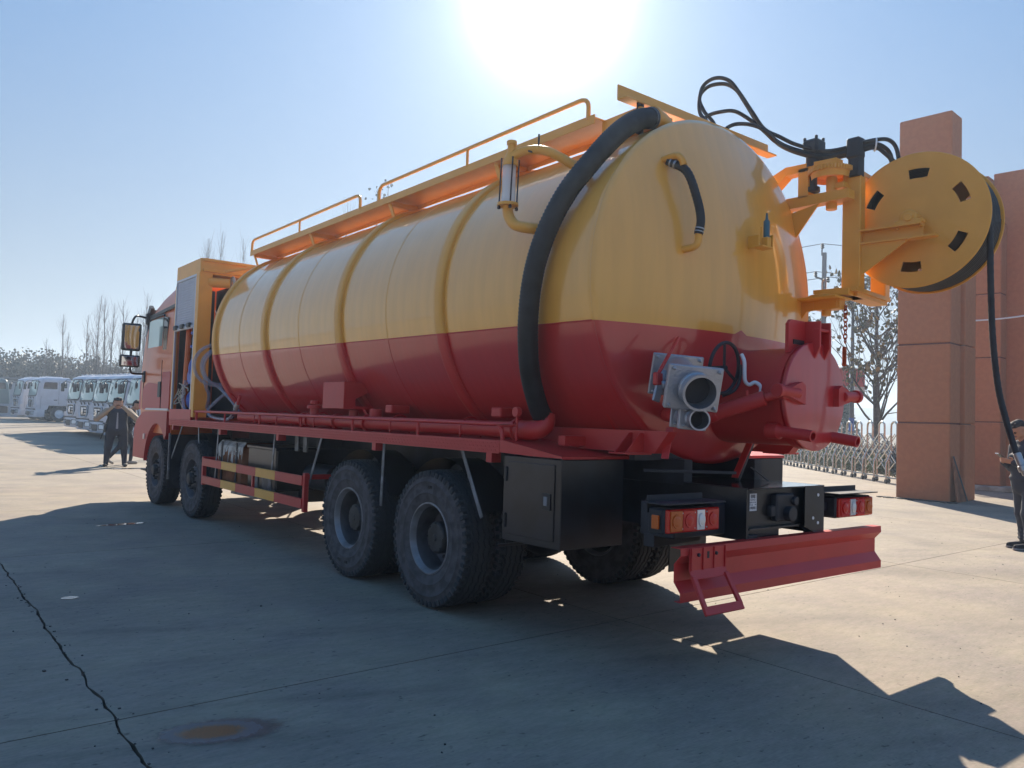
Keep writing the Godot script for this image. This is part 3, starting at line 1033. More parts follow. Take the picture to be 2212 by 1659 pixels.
func tail_light(T: Node3D, x0: float, x1: float, amber_left: bool) -> void:
	# lens cluster facing backwards between x0 and x1
	var y := 0.965
	var z := 0.93
	var g := G.new()
	g.box(Vector3((x0 + x1) / 2, y, z - 0.06), Vector3(x1 - x0, 0.15, 0.12), Basis(), 0.012)
	g.box(Vector3((x0 + x1) / 2, y + 0.1, z - 0.06), Vector3(x1 - x0 + 0.04, 0.008, 0.2), Basis(), 0.001)
	g.box(Vector3((x0 + x1) / 2, y + 0.09, z - 0.13), Vector3(x1 - x0, 0.1, 0.012), Basis(), 0.001)
	var L := part("tail_light", g, M.chassis, T)
	g = G.new()
	g.box(Vector3((x0 + x1) / 2, y, z + 0.006), Vector3(x1 - x0 - 0.03, 0.135, 0.03), Basis(), 0.014)
	part("lens", g, M.lamp_red, L)
	var w := (x1 - x0 - 0.06) / 4.0
	for k in 4:
		var cx := x0 + 0.03 + w * (k + 0.5)
		var kind: String = ["amber", "lamp_red", "lamp_clear", "lamp_red"][k if amber_left else 3 - k]
		g = G.new()
		var r := w * 0.46
		var xf := Transform3D(Basis(Vector3(1, 0, 0), Vector3(0, 0, 1), Vector3(0, -1, 0)), Vector3(cx, y, z + 0.0245))
		xf.basis = xf.basis.scaled(Vector3(0.72 if kind == "lamp_clear" else 1.0, 1.02 if kind != "lamp_clear" else 1.0, 1.0))
		g.box(Vector3(cx, y, z + 0.022), Vector3(w * (0.62 if kind == "lamp_clear" else 0.94), 0.118, 0.014), Basis(), 0.02)
		g.lathe(p2([r * 0.8, 0.006, r * 0.78, 0.011, r * 0.6, 0.0105, r * 0.5, 0.013, r * 0.25, 0.015, 0, 0.015]), xf, 28, 0.9)
		part("lens", g, M[kind], L)
	g = G.new()
	for cx in [x0 + 0.03 + w, x0 + 0.03 + 2 * w, x0 + 0.03 + 3 * w]:
		for dy in [-0.045, 0.045]:
			g.cyl(Vector3(cx, y + dy, z + 0.018), Vector3(cx, y + dy, z + 0.026), 0.005, 8)
	part("screw", g, M.steel, L)
	g = G.new()
	var ox := x0 - 0.012 if amber_left else x1 + 0.012
	g.box(Vector3(ox, y - 0.005, z - 0.05), Vector3(0.02, 0.08, 0.05), Basis(), 0.008)
	part("side_lens", g, M.amber, L)

func toolbox(T: Node3D, s: float) -> void:
	var g := G.new()
	g.box(Vector3(s * 0.96, 0.975, -0.195), Vector3(0.58, 0.59, 0.61), Basis(), 0.006)
	var B := part("toolbox", g, M.black, T)
	g = G.new()   # red deck plate over the box
	g.prism(p2([-0.55, 1.285, -0.55, 1.375, 0.115, 1.29, 0.115, 1.276, -0.2, 1.276]), 0.006, zy(s * 1.252))
	g.quad(Vector3(s * 0.55, 1.375, -0.56), Vector3(s * 1.252, 1.375, -0.56), Vector3(s * 1.252, 1.292, 0.12), Vector3(s * 0.55, 1.292, 0.12), Vector3.UP)
	g.box(Vector3(s * 0.9, 1.281, 0.116), Vector3(0.7, 0.02, 0.006), Basis(), 0.001)
	part("cover_plate", g, M.red_flat, B)
	g = G.new()
	g.box(Vector3(s * 1.2525, 0.98, -0.2), Vector3(0.012, 0.5, 0.5), Basis(), 0.004)
	var D := part("door", g, M.black, B)
	D.set_meta("label", "black toolbox door with a recessed latch")
	for y in [1.14, 0.82]:
		g = G.new()
		g.cyl(Vector3(s * 1.262, y - 0.05, -0.455), Vector3(s * 1.262, y + 0.05, -0.455), 0.011, 10)
		part("hinge", g, M.plastic, B)
	g = G.new()
	g.box(Vector3(s * 1.262, 0.985, -0.02), Vector3(0.012, 0.11, 0.085), Basis(), 0.005)
	part("latch", g, M.plastic, B)
	g = G.new()
	g.box(Vector3(s * 1.2695, 0.99, -0.02), Vector3(0.008, 0.06, 0.035), Basis(), 0.003)
	part("latch", g, M.strut, B)

func build_rear(T: Node3D) -> void:
	toolbox(T, -1.0)
	toolbox(T, 1.0)
	var g := G.new()
	# chassis rails, cross members and axles
	for s in [-1.0, 1.0]:
		g.box(Vector3(s * 0.425, 0.96, -4.6), Vector3(0.012, 0.3, 11.1), Basis(), 0.002)
		g.box(Vector3(s * 0.395, 1.108, -4.6), Vector3(0.07, 0.01, 11.1), Basis(), 0.002)
		g.box(Vector3(s * 0.395, 0.812, -4.6), Vector3(0.07, 0.01, 11.1), Basis(), 0.002)
		g.box(Vector3(s * 0.40, 1.2, -3.6), Vector3(0.09, 0.17, 8.1), Basis(), 0.004)
	for z in [-0.4, -2.2, -4.5, -6.4, -8.6]:
		g.box(Vector3(0, 0.96, z), Vector3(0.84, 0.2, 0.08), Basis(), 0.004)
	part("chassis_frame", g, M.chassis, T)
	g = G.new()
	for z in [-1.49, -2.89]:
		g.cyl(Vector3(-1.0, 0.548, z), Vector3(1.0, 0.548, z), 0.085, 16)
		g.ball(Vector3(0, 0.56, z), Vector3(0.26, 0.24, 0.24), 18)
	for z in [-7.70, -9.57]:
		g.box(Vector3(0, 0.5, z), Vector3(1.7, 0.12, 0.12), Basis(), 0.02)
	for s in [-1.0, 1.0]:
		for k in 6:
			g.box(Vector3(s * 0.48, 0.66 + 0.035 * k, -2.19), Vector3(0.09, 0.03, 1.9 - 0.22 * k), Basis(), 0.004)
	part("axle", g, M.chassis, T)
	# rear end of the frame
	g = G.new()
	g.box(Vector3(0.005, 1.13, 0.55), Vector3(0.87, 0.01, 0.82), Basis(), 0.002)
	var bk := part("frame_top", g, M.black_gloss, T)
	g = G.new()
	g.box(Vector3(0.005, 1.0, 0.9), Vector3(0.85, 0.24, 0.012), Basis(), 0.002)
	g.box(Vector3(-0.14, 0.875, 0.92), Vector3(0.55, 0.012, 0.07), Basis(), 0.001)
	g.box(Vector3(-0.2, 0.84, 0.9), Vector3(0.36, 0.06, 0.012), Basis(), 0.001)
	for x in [-0.36, -0.29]:
		g.cyl(Vector3(x, 0.82, 0.9), Vector3(x, 0.87, 0.9), 0.008, 8)
	g.box(Vector3(-0.435, 0.97, 0.5), Vector3(0.014, 0.33, 0.9), Basis(), 0.002)
	g.box(Vector3(0.44, 0.97, 0.7), Vector3(0.014, 0.33, 0.5), Basis(), 0.002)
	part("rear_cross_member", g, M.black, T)
	# end plate on the right with three bolt holes
	g = G.new()
	var hs := [Vector2(0.36, 1.07), Vector2(0.36, 0.88), Vector2(0.3, 0.915)]
	g.prism(p2([0.2, 0.865, 0.2, 1.128, 0.41, 1.128, 0.438, 1.1, 0.438, 0.8, 0.36, 0.8]), 0.008, Transform3D(Basis(), Vector3(0, 0, 0.955)))
	part("end_plate", g, M.black, bk)
	g = G.new()
	for h in hs:
		g.lathe(p2([0.0, 0.0, 0.011, 0.0, 0.011, 0.004, 0.0, 0.004]), Transform3D(Basis(Vector3.RIGHT, Vector3.BACK, Vector3.DOWN), Vector3(h.x, h.y, 0.959)), 12)
	part("bolt_cap", g, M.white_flat, bk)
	g = G.new()
	g.box(Vector3(-0.315, 1.04, 0.9085), Vector3(0.075, 0.11, 0.002), Basis(), 0.0)
	var stk := part("sticker", g, sticker_mat(), bk)
	stk.set_meta("label", "small white printed sticker on the rear cross member")
	g = G.new()   # tow coupling in the dark middle of the cross member
	g.box(Vector3(-0.02, 1.0, 0.93), Vector3(0.2, 0.18, 0.05), Basis(), 0.01)
	g.cyl(Vector3(0.0, 0.96, 0.93), Vector3(0.0, 0.96, 1.0), 0.05, 16)
	g.cyl(Vector3(0.07, 1.04, 0.9), Vector3(0.07, 1.04, 0.98), 0.03, 12)
	g.box(Vector3(-0.14, 0.98, 0.925), Vector3(0.05, 0.07, 0.04), Basis(), 0.006)
	part("tow_coupling", g, M.chassis, T)
	# lamps on their brackets
	g = G.new()
	g.box(Vector3(-0.70, 0.93, 0.66), Vector3(0.5, 0.2, 0.28), Basis(), 0.01)
	part("lamp_bracket", g, M.chassis, T)
	g = G.new()
	g.box(Vector3(0.55, 0.97, 0.84), Vector3(0.24, 0.06, 0.05), Basis(), 0.004)
	part("lamp_bracket", g, M.chassis, T)
	g = G.new()
	g.bar(Vector3(-0.95, 0.8, 0.6), Vector3(-0.44, 0.8, 0.55), 0.08, 0.08)
	part("lamp_bracket", g, M.chassis, T)
	tail_light(T, -1.2, -0.70, true)
	tail_light(T, 0.64, 1.14, false)
	# bumper of folded sheet
	g = G.new()
	g.prism(p2([0.93, 0.818, 1.0, 0.818, 1.003, 0.775, 0.955, 0.722, 0.955, 0.625, 1.003, 0.565, 1.003, 0.512, 0.96, 0.512, 0.96, 0.516, 0.999, 0.516, 0.999, 0.563, 0.951, 0.622, 0.951, 0.724, 0.999, 0.778, 0.996, 0.814, 0.93, 0.814]), 2.28, zy(0.014))
	var bp := part("bumper", g, M.red_flat, T)
	g = G.new()
	for s in [-0.36, 0.4]:
		g.box(Vector3(s, 0.7, 0.9), Vector3(0.1, 0.28, 0.09), Basis(), 0.004)
	g.box(Vector3(0, 0.66, 0.935), Vector3(1.9, 0.1, 0.03), Basis(), 0.004)
	part("bumper_bracket", g, M.chassis, bp)
	g = G.new()   # folding step
	var c0 := -0.9
	g.box(Vector3(c0, 0.75, 1.012), Vector3(0.33, 0.13, 0.008), Basis(), 0.002)
	for x in [-0.155, -0.05, 0.05, 0.155]:
		g.bar(Vector3(c0 + x, 0.815, 1.019), Vector3(c0 + x, 0.688, 1.019), 0.012, 0.006)
	g.bar(Vector3(c0, 0.69, 1.012), Vector3(c0, 0.64, 1.035), 0.008, 0.33, Vector3.RIGHT)
	for s in [-1.0, 1.0]:
		g.bar(Vector3(c0 + s * 0.15, 0.66, 1.03), Vector3(c0 + s * 0.16, 0.49, 1.13), 0.034, 0.02, Vector3.FORWARD)
	g.bar(Vector3(c0, 0.505, 1.12), Vector3(c0, 0.462, 1.145), 0.02, 0.35, Vector3.RIGHT)
	var st := part("step", g, M.red_flat, bp, "red folding step hooked over the left end of the bumper")
	g = G.new()
	for x in [-0.09, 0.07]:
		g.cyl(Vector3(c0 + x, 0.775, 1.01), Vector3(c0 + x, 0.775, 1.028), 0.011, 8)
	g.box(Vector3(c0 + 0.0, 0.77, 1.0165), Vector3(0.02, 0.04, 0.003), Basis(), 0.001)
	part("bolt", g, M.chassis, st)
	# sub-frame beams under the tank
	for s in [-1.0, 1.0]:
		g = G.new()
		g.prism(p2([-0.62, 1.33, -0.62, 1.475, 0.62, 1.475, 0.5, 1.33]), 0.09, zy(s * 0.76))
		for z in [0.3, 0.4]:
			g.prism(p2([0, 0, 0.16, 0, 0.03, 0.13, 0, 0.13]), 0.012, Transform3D(Basis(Vector3(s, 0, 0), Vector3.UP, Vector3.BACK), Vector3(s * 0.805, 1.33, z)))
		g.box(Vector3(s * 0.86, 1.325, 0.34), Vector3(0.2, 0.012, 0.2), Basis(), 0.002)
		g.box(Vector3(s * 0.9, 1.385, -0.18), Vector3(0.2, 0.07, 0.07), Basis(), 0.004)
		part("sub_frame_beam", g, M.red_flat, T)
	g = G.new()   # cradle under the rear of the tank
	for z in [0.1, -2.2, -4.2, -6.4]:
		var cp := PackedVector2Array()
		for k in 13:
			var a := lerpf(-PI / 2 - 0.75, -PI / 2 + 0.75, k / 12.0)
			cp.append(Vector2(TR * cos(a), TY + TR * sin(a) - 0.004))
		cp.append(Vector2(0.6, 1.28)); cp.append(Vector2(-0.6, 1.28))
		g.prism(cp, 0.02, Transform3D(Basis(), Vector3(0, 0, z)))
	part("cradle", g, M.red_flat, T)
	g = G.new()   # drain leg and props under the head
	g.bar(Vector3(-0.68, 1.5, 0.52), Vector3(-0.76, 1.30, 0.55), 0.05, 0.012)
	part("prop", g, M.red_flat, T)
	g = G.new()
	g.bar(Vector3(0.3, 1.42, 0.45), Vector3(0.05, 1.16, 0.5), 0.05, 0.012)
	part("prop", g, M.red_flat, T)
	g = G.new()
	g.bar(Vector3(0.42, 1.45, 0.4), Vector3(0.08, 1.14, 0.5), 0.03, 0.03)
	g.bar(Vector3(-0.35, 1.22, 0.8), Vector3(-0.85, 1.22, 0.45), 0.02, 0.02)
	g.bar(Vector3(-0.2, 1.3, 0.3), Vector3(-0.8, 1.3, 0.3), 0.05, 0.05)
	part("stay", g, M.chassis, T)
	g = G.new()
	g.bar(Vector3(0.07, 1.24, 0.62), Vector3(0.16, 1.15, 0.7), 0.05, 0.006)
	part("stay", g, M.strut, T)
	# mudguard brackets behind the rear wheels
	g = G.new()
	g.box(Vector3(-0.93, 0.62, -0.58), Vector3(0.6, 0.02, 0.02))
	part("mudguard_bar", g, M.plastic, T)
	g = G.new()
	g.box(Vector3(0.93, 0.5, -0.62), Vector3(0.5, 0.5, 0.012), Basis(), 0.002)
	part("mudflap", g, M.plastic, T)
	build_hatch(T)
	build_valves(T)

func sticker_mat() -> StandardMaterial3D:
	var im := Image.create(48, 72, false, Image.FORMAT_RGB8)
	im.fill(Color8(206, 206, 210))
	var r := RandomNumberGenerator.new()
	r.seed = 4
	for row in [[4, 16], [24, 6], [34, 6], [44, 6], [54, 12]]:
		var x := 4
		while x < 44:
			var w := r.randi_range(2, 5)
			if r.randf() < 0.75:
				im.fill_rect(Rect2i(x, row[0], mini(w, 44 - x), row[1] - r.randi_range(0, 3)), Color8(70, 70, 80))
			x += w + 1
	var m := mat("sticker", Color.WHITE, 0.5)
	m.albedo_texture = tex(im)
	m.uv1_triplanar = true
	m.uv1_scale = Vector3(1 / 0.075, 1 / 0.11, 1)
	m.uv1_offset = Vector3(0.5 + 0.315 / 0.075, 0.5 - 1.04 / 0.11, 0)
	return m

func build_hatch(T: Node3D) -> void:
	var c := Vector3(0.12, 1.735, 0)
	var ax := Basis(Vector3(1, 0, 0), Vector3(0, 0, 1), Vector3(0, -1, 0))
	var g := G.new()
	g.lathe(p2([0.33, 0.4, 0.33, 0.98, 0.352, 0.98, 0.352, 1.03, 0.33, 1.035]), Transform3D(ax, c), 56)
	var H := part("manhole", g, M.red_flat, T, "red round manhole tube with a bolted cover at the tank's rear")
	g = G.new()
	g.lathe(p2([0.0, 1.045, 0.354, 1.045, 0.36, 1.05, 0.36, 1.07, 0.354, 1.076, 0.2, 1.085, 0.0, 1.088]), Transform3D(ax, c), 56)
	part("cover", g, M.red, H)
	g = G.new()
	g.prism(p2([-0.26, 0.28, -0.26, 0.47, -0.23, 0.5, 0.23, 0.5, 0.26, 0.47, 0.26, 0.28]), 0.025, Transform3D(Basis(), c + Vector3(0.03, 0, 1.0)))
	for x in [-0.03, 0.09]:
		g.prism(p2([1.01, 2.235, 1.12, 2.23, 1.12, 2.06, 1.06, 1.94, 1.06, 2.0, 1.01, 2.0]), 0.016, zy(c.x + x))
	g.box(c + Vector3(0.03, 0.44, 1.09), Vector3(0.14, 0.02, 0.05))
	part("hinge_plate", g, M.red_flat, H)
	g = G.new()
	g.box(c + Vector3(-0.12, 0.355, 1.015), Vector3(0.12, 0.03, 0.012), Basis(), 0.0)
	part("hinge_slot", g, M.iron, H)
	# clamp blocks left and right
	for s in [-1.0, 1.0]:
		g = G.new()
		g.prism(p2([-0.10, -0.07, 0.10, -0.02, 0.10, 0.02, -0.06, 0.075, -0.10, 0.05]), 0.05, Transform3D(Basis(Vector3(s, 0, 0), Vector3.UP, Vector3.BACK), c + Vector3(s * 0.30, 0.01, 1.1)))
		g.cyl(c + Vector3(s * 0.27, 0.01, 1.115), c + Vector3(s * 0.46, 0.02, 1.10), 0.034, 18)
		g.cyl(c + Vector3(s * 0.455, 0.02, 1.10), c + Vector3(s * 0.49, 0.02, 1.10), 0.045, 18)
		part("clamp", g, M.red_flat, H)
	# hydraulic ram on the left of the tube
	g = G.new()
	g.cyl(Vector3(-0.42, 1.60, 0.66), Vector3(-0.28, 1.71, 0.96), 0.05, 20)
	g.cyl(Vector3(-0.28, 1.71, 0.96), Vector3(-0.225, 1.75, 1.06), 0.028, 16)
	g.cyl(Vector3(-0.45, 1.575, 0.6), Vector3(-0.41, 1.61, 0.68), 0.056, 20)
	g.cyl(Vector3(-0.33, 1.70, 0.86), Vector3(-0.335, 1.76, 0.86), 0.014, 10)
	g.cyl(Vector3(-0.26, 1.74, 1.05), Vector3(-0.2, 1.755, 1.08), 0.042, 16)
	part("hydraulic_ram", g, M.red_flat, H)
	# two open stubs below
	for e in [[Vector3(-0.17, 1.5, 1.0), Vector3(-0.18, 1.475, 1.24)], [Vector3(0.34, 1.48, 1.0), Vector3(0.36, 1.445, 1.24)]]:
		g = G.new()
		var xf := G.along(e[0], e[1])
		var h: float = e[0].distance_to(e[1])
		g.lathe(p2([0.0, 0.02, 0.028, 0.02, 0.026, h, 0.037, h, 0.037, 0.02, 0.052, 0.0, 0.0, -0.01]), xf, 22)
		g.cyl(e[0] + Vector3(0, 0, -0.09), e[0], 0.052, 20)
		part("lock_tube", g, M.red_flat, H)
	# hand wheel with its pale hose
	g = G.new()
	var wc := Vector3(-0.43, 1.90, 0.75)
	var ring := PackedVector3Array()
	for k in 41:
		var a := TAU * k / 40
		ring.append(wc + Vector3(0.15 * cos(a), 0.165 * sin(a), 0.02 * sin(a)))
	g.tube(ring, 0.012, 8)
	for k in 3:
		var a := PI / 2 + TAU * k / 3
		g.bar(wc, wc + Vector3(0.15 * cos(a), 0.165 * sin(a), 0.0), 0.02, 0.012, Vector3.BACK)
	g.cyl(wc - Vector3(0, 0, 0.25), wc + Vector3(0, 0, 0.02), 0.016, 12)
	part("hand_wheel", g, M.chassis, T, "dark three spoked hand wheel beside the manhole")
	g = G.new()
	g.tube(smooth([Vector3(-0.29, 2.0, 0.78), Vector3(-0.285, 1.95, 0.80), Vector3(-0.28, 1.87, 0.80), Vector3(-0.27, 1.82, 0.80), Vector3(-0.24, 1.80, 0.81), Vector3(-0.22, 1.815, 0.84), Vector3(-0.20, 1.79, 0.87), Vector3(-0.2, 1.75, 0.87)], 6), 0.013, 10)
	part("drain_hose", g, M.white_flat, T)
	g = G.new()   # bent black drain hose below the wheel
	g.tube(smooth([Vector3(-0.38, 1.72, 0.7), Vector3(-0.33, 1.76, 0.76), Vector3(-0.30, 1.84, 0.78), Vector3(-0.3, 1.93, 0.78)], 5), 0.011, 8)
	part("air_line", g, M.chassis, T)

func square_plate(c: Vector3, dir: Vector3, r: float, th: float, roll: float, hole := 0.0) -> G:
	var g := G.new()
	var xf := G.along(c - dir * th / 2, c + dir * th / 2)
	xf.basis = xf.basis * Basis(Vector3.UP, roll)
	g.box(c, Vector3(r * 1.62, th, r * 2), xf.basis, 0.006)
	return g

func build_valves(T: Node3D) -> void:
	# galvanised knife valve with a quick coupling, big one over small one
	for e in [[Vector3(-0.755, 1.835, 0.62), Vector3(-0.96, 1.74, 0.93), 0.165, 0.095, 0.105], [Vector3(-0.79, 1.57, 0.72), Vector3(-0.90, 1.56, 0.88), 0.085, 0.05, 0.062]]:
		var a: Vector3 = e[0]
		var b: Vector3 = e[1]
		var d := (b - a).normalized()
		var big: bool = e[2] > 0.1
		var base := G.along(a, b).basis
		# turn the plates so that their edges stand nearly upright
		var roll := 0.0
		var t := (Vector3.UP - d * d.y).normalized()
		roll = atan2(-t.dot(base.z), t.dot(base.x)) - 0.06
		var g := square_plate(a, d, e[2], 0.022, roll)
		var V := part("valve", g, M.cast, T, "big grey metal valve and coupling on the red rear head" if big else "small grey metal valve and coupling under the big one")
		part("flange", square_plate(b, d, e[2], 0.022, roll), M.cast, V)
		part("flange", square_plate(b - d * 0.03, d, e[2] * 0.98, 0.02, roll), M.cast, V)
		g = G.new()
		var L := a.distance_to(b)
		g.lathe(p2([e[3] * 1.35, 0.0, e[3] * 1.3, 0.02, e[3] * 1.12, L * 0.5, e[3] * 1.3, L - 0.04, e[3] * 1.35, L - 0.03]), G.along(a, b), 28)
		part("body", g, M.cast, V)
		g = G.new()
		var r: float = e[4]
		g.lathe(p2([r * 0.92, 0.0, r * 0.92, 0.03, r, 0.035, r, 0.06, r * 0.94, 0.065, r * 0.94, 0.12, r * 1.02, 0.125, r * 1.02, 0.145, r * 0.88, 0.145, r * 0.84, 0.06, r * 0.84, -0.02]), G.along(b, b + d), 36, 0.85)
		part("coupling", g, M.cast, V)
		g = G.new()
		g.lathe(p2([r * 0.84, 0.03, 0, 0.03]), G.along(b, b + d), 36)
		part("bore_shade", g, M.chassis, V)  # dark disc painted in for the shade inside the coupling's mouth
		g = G.new()
		for cor in [[-1, -1], [1, -1], [1, 1], [-1, 1]]:
			var o: Vector3 = (base * Basis(Vector3.UP, roll)) * (Vector3(cor[0] * 0.81, 0, cor[1]) * (e[2] - 0.028))
			for p in [a, b]:
				g.cyl(p + o, p + o + d * 0.03, 0.012 if big else 0.009, 6)
				g.cyl(p + o + d * 0.03, p + o + d * 0.05, 0.006, 6)
		part("bolt", g, M.steel, V).set_meta("kind", "stuff")
		g = G.new()
		g.lathe(p2([e[3], 0.0, e[3], 0.4]), G.along(a - d * 0.4, a), 24)
		part("stub_pipe", g, M.red_flat, V)
		if big:
			g = G.new()
			g.bar(Vector3(-0.99, 1.80, 0.66), Vector3(-0.83, 2.07, 0.70), 0.03, 0.012)
			g.box(Vector3(-0.97, 1.80, 0.66), Vector3(0.06, 0.08, 0.04), Basis(), 0.008)
			part("lever", g, M.red_flat, V)
			g = G.new()
			g.bar(Vector3(-0.985, 1.66, 0.66), Vector3(-0.935, 1.86, 0.67), 0.02, 0.05)
			g.cyl(Vector3(-0.95, 1.76, 0.67), Vector3(-0.89, 1.77, 0.70), 0.03, 12)
			part("actuator", g, M.cast, V)
		else:
			g = G.new()
			g.ball(Vector3(-0.90, 1.625, 0.80), Vector3(0.022, 0.03, 0.022), 12)
			part("cock", g, M.brass, V)

func build_side(T: Node3D) -> void:
	var g := G.new()
	for s in [-1.0, 1.0]:
		# deck of chequer plate with a folded edge, and its hand rail
		g = G.new()
		g.box(Vector3(s * 0.90, 1.365, -4.7), Vector3(0.70, 0.006, 8.28), Basis(), 0.001)
		g.box(Vector3(s * 1.247, 1.32, -4.7), Vector3(0.008, 0.092, 8.28), Basis(), 0.001)
		var D := part("deck", g, M.red_flat, T)
		g = G.new()
		var k := 0
		while k < 330:
			var z := -8.8 + 0.025 * k
			for y in [1.295, 1.32, 1.345]:
				var up := ((k + int(y * 1000)) % 2) == 0
				var h := Vector3(0, 0.007, 0.007 if up else -0.007)
				g.bar(Vector3(s * 1.2515, y, z) - h, Vector3(s * 1.2515, y, z) + h, 0.003, 0.003, Vector3.UP, 0.0)
			k += 1
		part("tread_pattern", g, M.red_flat, D).set_meta("kind", "stuff")
		g = G.new()
		var x: float = s * 1.215
		g.tube(smooth([Vector3(x, 1.37, -7.63), Vector3(x, 1.44, -7.63), Vector3(x, 1.485, -7.6), Vector3(x, 1.495, -7.5), Vector3(x, 1.49, -4.2), Vector3(x, 1.485, -0.72), Vector3(x, 1.475, -0.62), Vector3(x, 1.43, -0.58), Vector3(x, 1.37, -0.57)], 6), 0.017, 10)
		var R := part("deck_rail", g, M.red_flat, T)
		for z in [-6.45, -5.25, -4.07, -2.89, -1.72]:
			g = G.new()
			g.cyl(Vector3(x, 1.365, z), Vector3(x, 1.49, z), 0.013, 8)
			part("post", g, M.red_flat, R)
		# brackets and stays below the deck
		for z in [-8.66, -6.54, -4.62, -2.41, -0.69]:
			g = G.new()
			g.box(Vector3(s * 1.2, 1.24, z), Vector3(0.09, 0.07, 0.07), Basis(), 0.004)
			part("deck_bracket", g, M.red_flat, T)
		for e in [[-8.34, -8.80, 0.77], [-7.58, -7.5, 0.95], [-6.74, -6.77, 0.60], [-3.6, -3.84, 0.79], [-2.32, -2.32, 0.72], [-1.11, -0.81, 0.79], [-4.82, -4.86, 0.72]]:
			g = G.new()
			g.bar(Vector3(s * 1.19, 1.28, e[0]), Vector3(s * 1.2, e[2], e[1]), 0.04, 0.008, Vector3.RIGHT, 0.002)
			part("stay", g, M.strut, T)
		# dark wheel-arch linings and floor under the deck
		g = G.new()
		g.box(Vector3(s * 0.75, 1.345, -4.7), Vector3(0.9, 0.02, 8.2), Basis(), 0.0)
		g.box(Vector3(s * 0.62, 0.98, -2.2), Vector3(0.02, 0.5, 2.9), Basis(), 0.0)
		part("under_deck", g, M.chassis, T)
		for z in [-1.49, -2.89, -7.70]:
			g = G.new()
			g.lathe(p2([0.64, -0.16, 0.64, 0.16]), Transform3D(Basis(Vector3(0, -1, 0), Vector3(1, 0, 0), Vector3(0, 0, 1)), Vector3(s * 0.95, 0.55, z)), 24, 0.7, PI - 1.15, PI + 1.15)
			part("mudguard", g, M.plastic, T)
		# side guard in red and yellow bars
		g = G.new()
		g.box(Vector3(s * 1.235, 0.70, -3.84), Vector3(0.05, 0.4, 0.05), Basis(), 0.004)
		g.box(Vector3(s * 1.235, 0.70, -7.12), Vector3(0.05, 0.38, 0.05), Basis(), 0.004)
		g.box(Vector3(s * 1.22, 0.70, -5.35), Vector3(0.03, 0.3, 0.04), Basis(), 0.004)
		for z in [-3.84, -7.12]:
			g.box(Vector3(s * 0.82, 0.86, z), Vector3(0.8, 0.05, 0.05), Basis(), 0.004)
		var SG := part("side_guard", g, M.red_flat, T, "red and yellow side guard below the deck")
		for y in [0.82, 0.585]:
			for q in [[-7.1, -6.34, "red_flat"], [-6.34, -5.8, "yellow_flat"], [-5.8, -5.16, "red_flat"], [-5.16, -4.58, "yellow_flat"], [-4.58, -3.86, "red_flat"]]:
				g = G.new()
				g.box(Vector3(s * 1.255, y, (q[0] + q[1]) / 2), Vector3(0.03, 0.1, q[1] - q[0]), Basis(), 0.003)
				g.box(Vector3(s * 1.271, y + 0.045, (q[0] + q[1]) / 2), Vector3(0.006, 0.008, q[1] - q[0]), Basis(), 0.0)
				g.box(Vector3(s * 1.271, y - 0.045, (q[0] + q[1]) / 2), Vector3(0.006, 0.008, q[1] - q[0]), Basis(), 0.0)
				part("bar", g, M[q[2]], SG)
	# long red pipe on the left deck with elbow, flanges and small vent
	g = G.new()
	var px := -1.05
	g.tube(pv([Vector3(px, 1.445, -6.3), Vector3(px, 1.445, -0.52)]), 0.062, 20)
	g.tube(smooth([Vector3(px, 1.445, -0.6), Vector3(px, 1.445, -0.48), Vector3(px + 0.03, 1.455, -0.41), Vector3(px + 0.07, 1.50, -0.385), Vector3(px + 0.08, 1.56, -0.395)], 6), 0.072, 20)
	var P := part("side_pipe", g, M.red_flat, T)
	g = G.new()
	for z in [-4.35, -4.2, -3.55, -2.9, -0.62]:
		g.cyl(Vector3(px, 1.445, z), Vector3(px, 1.445, z + 0.03), 0.085, 24)
	g.cyl(Vector3(px, 1.45, -4.1), Vector3(px, 1.60, -4.1), 0.05, 18)
	g.cyl(Vector3(px, 1.57, -4.1), Vector3(px, 1.605, -4.1), 0.08, 20)
	g.cyl(Vector3(px, 1.62, -4.1), Vector3(px, 1.655, -4.1), 0.05, 20)
	g.cyl(Vector3(px, 1.45, -3.2), Vector3(px, 1.56, -3.2), 0.045, 18)
	g.cyl(Vector3(px, 1.45, -2.75), Vector3(px, 1.58, -2.75), 0.06, 18)
	part("flange", g, M.red_flat, P)
	g = G.new()
	for z in [-5.6, -4.9, -3.9, -2.3, -1.2]:
		g.tube(smooth([Vector3(px - 0.1, 1.37, z), Vector3(px - 0.09, 1.48, z), Vector3(px, 1.53, z), Vector3(px + 0.09, 1.48, z), Vector3(px + 0.1, 1.37, z)], 5), 0.007, 6)
	part("u_bolt", g, M.red_flat, P)
	g = G.new()
	g.cyl(Vector3(-1.17, 1.37, -0.47), Vector3(-1.17, 1.54, -0.47), 0.01, 8)
	g.cyl(Vector3(-1.19, 1.575, -0.47), Vector3(-1.15, 1.575, -0.47), 0.036, 20)
	part("vent_gauge", g, M.red_flat, P)
	# sheet metal box with a cut-out, standing against the tank
	g = G.new()
	var bx := -1.24
	g.box(Vector3(bx, 1.70, -3.27), Vector3(0.008, 0.25, 0.46), Basis(), 0.001)
	g.prism(p2([0.0, 1.575, 0.0, 1.825, 0.3, 1.825, 0.3, 1.76, 0.12, 1.67, 0.12, 1.60, 0.3, 1.60, 0.3, 1.575]), 0.008, Transform3D(Basis(), Vector3(bx, 0, -3.04)))
	g.prism(p2([0.0, 1.575, 0.0, 1.825, 0.3, 1.825, 0.3, 1.575]), 0.008, Transform3D(Basis(), Vector3(bx, 0, -3.5)))
	g.box(Vector3(bx + 0.13, 1.829, -3.27), Vector3(0.27, 0.008, 0.47), Basis(), 0.001)
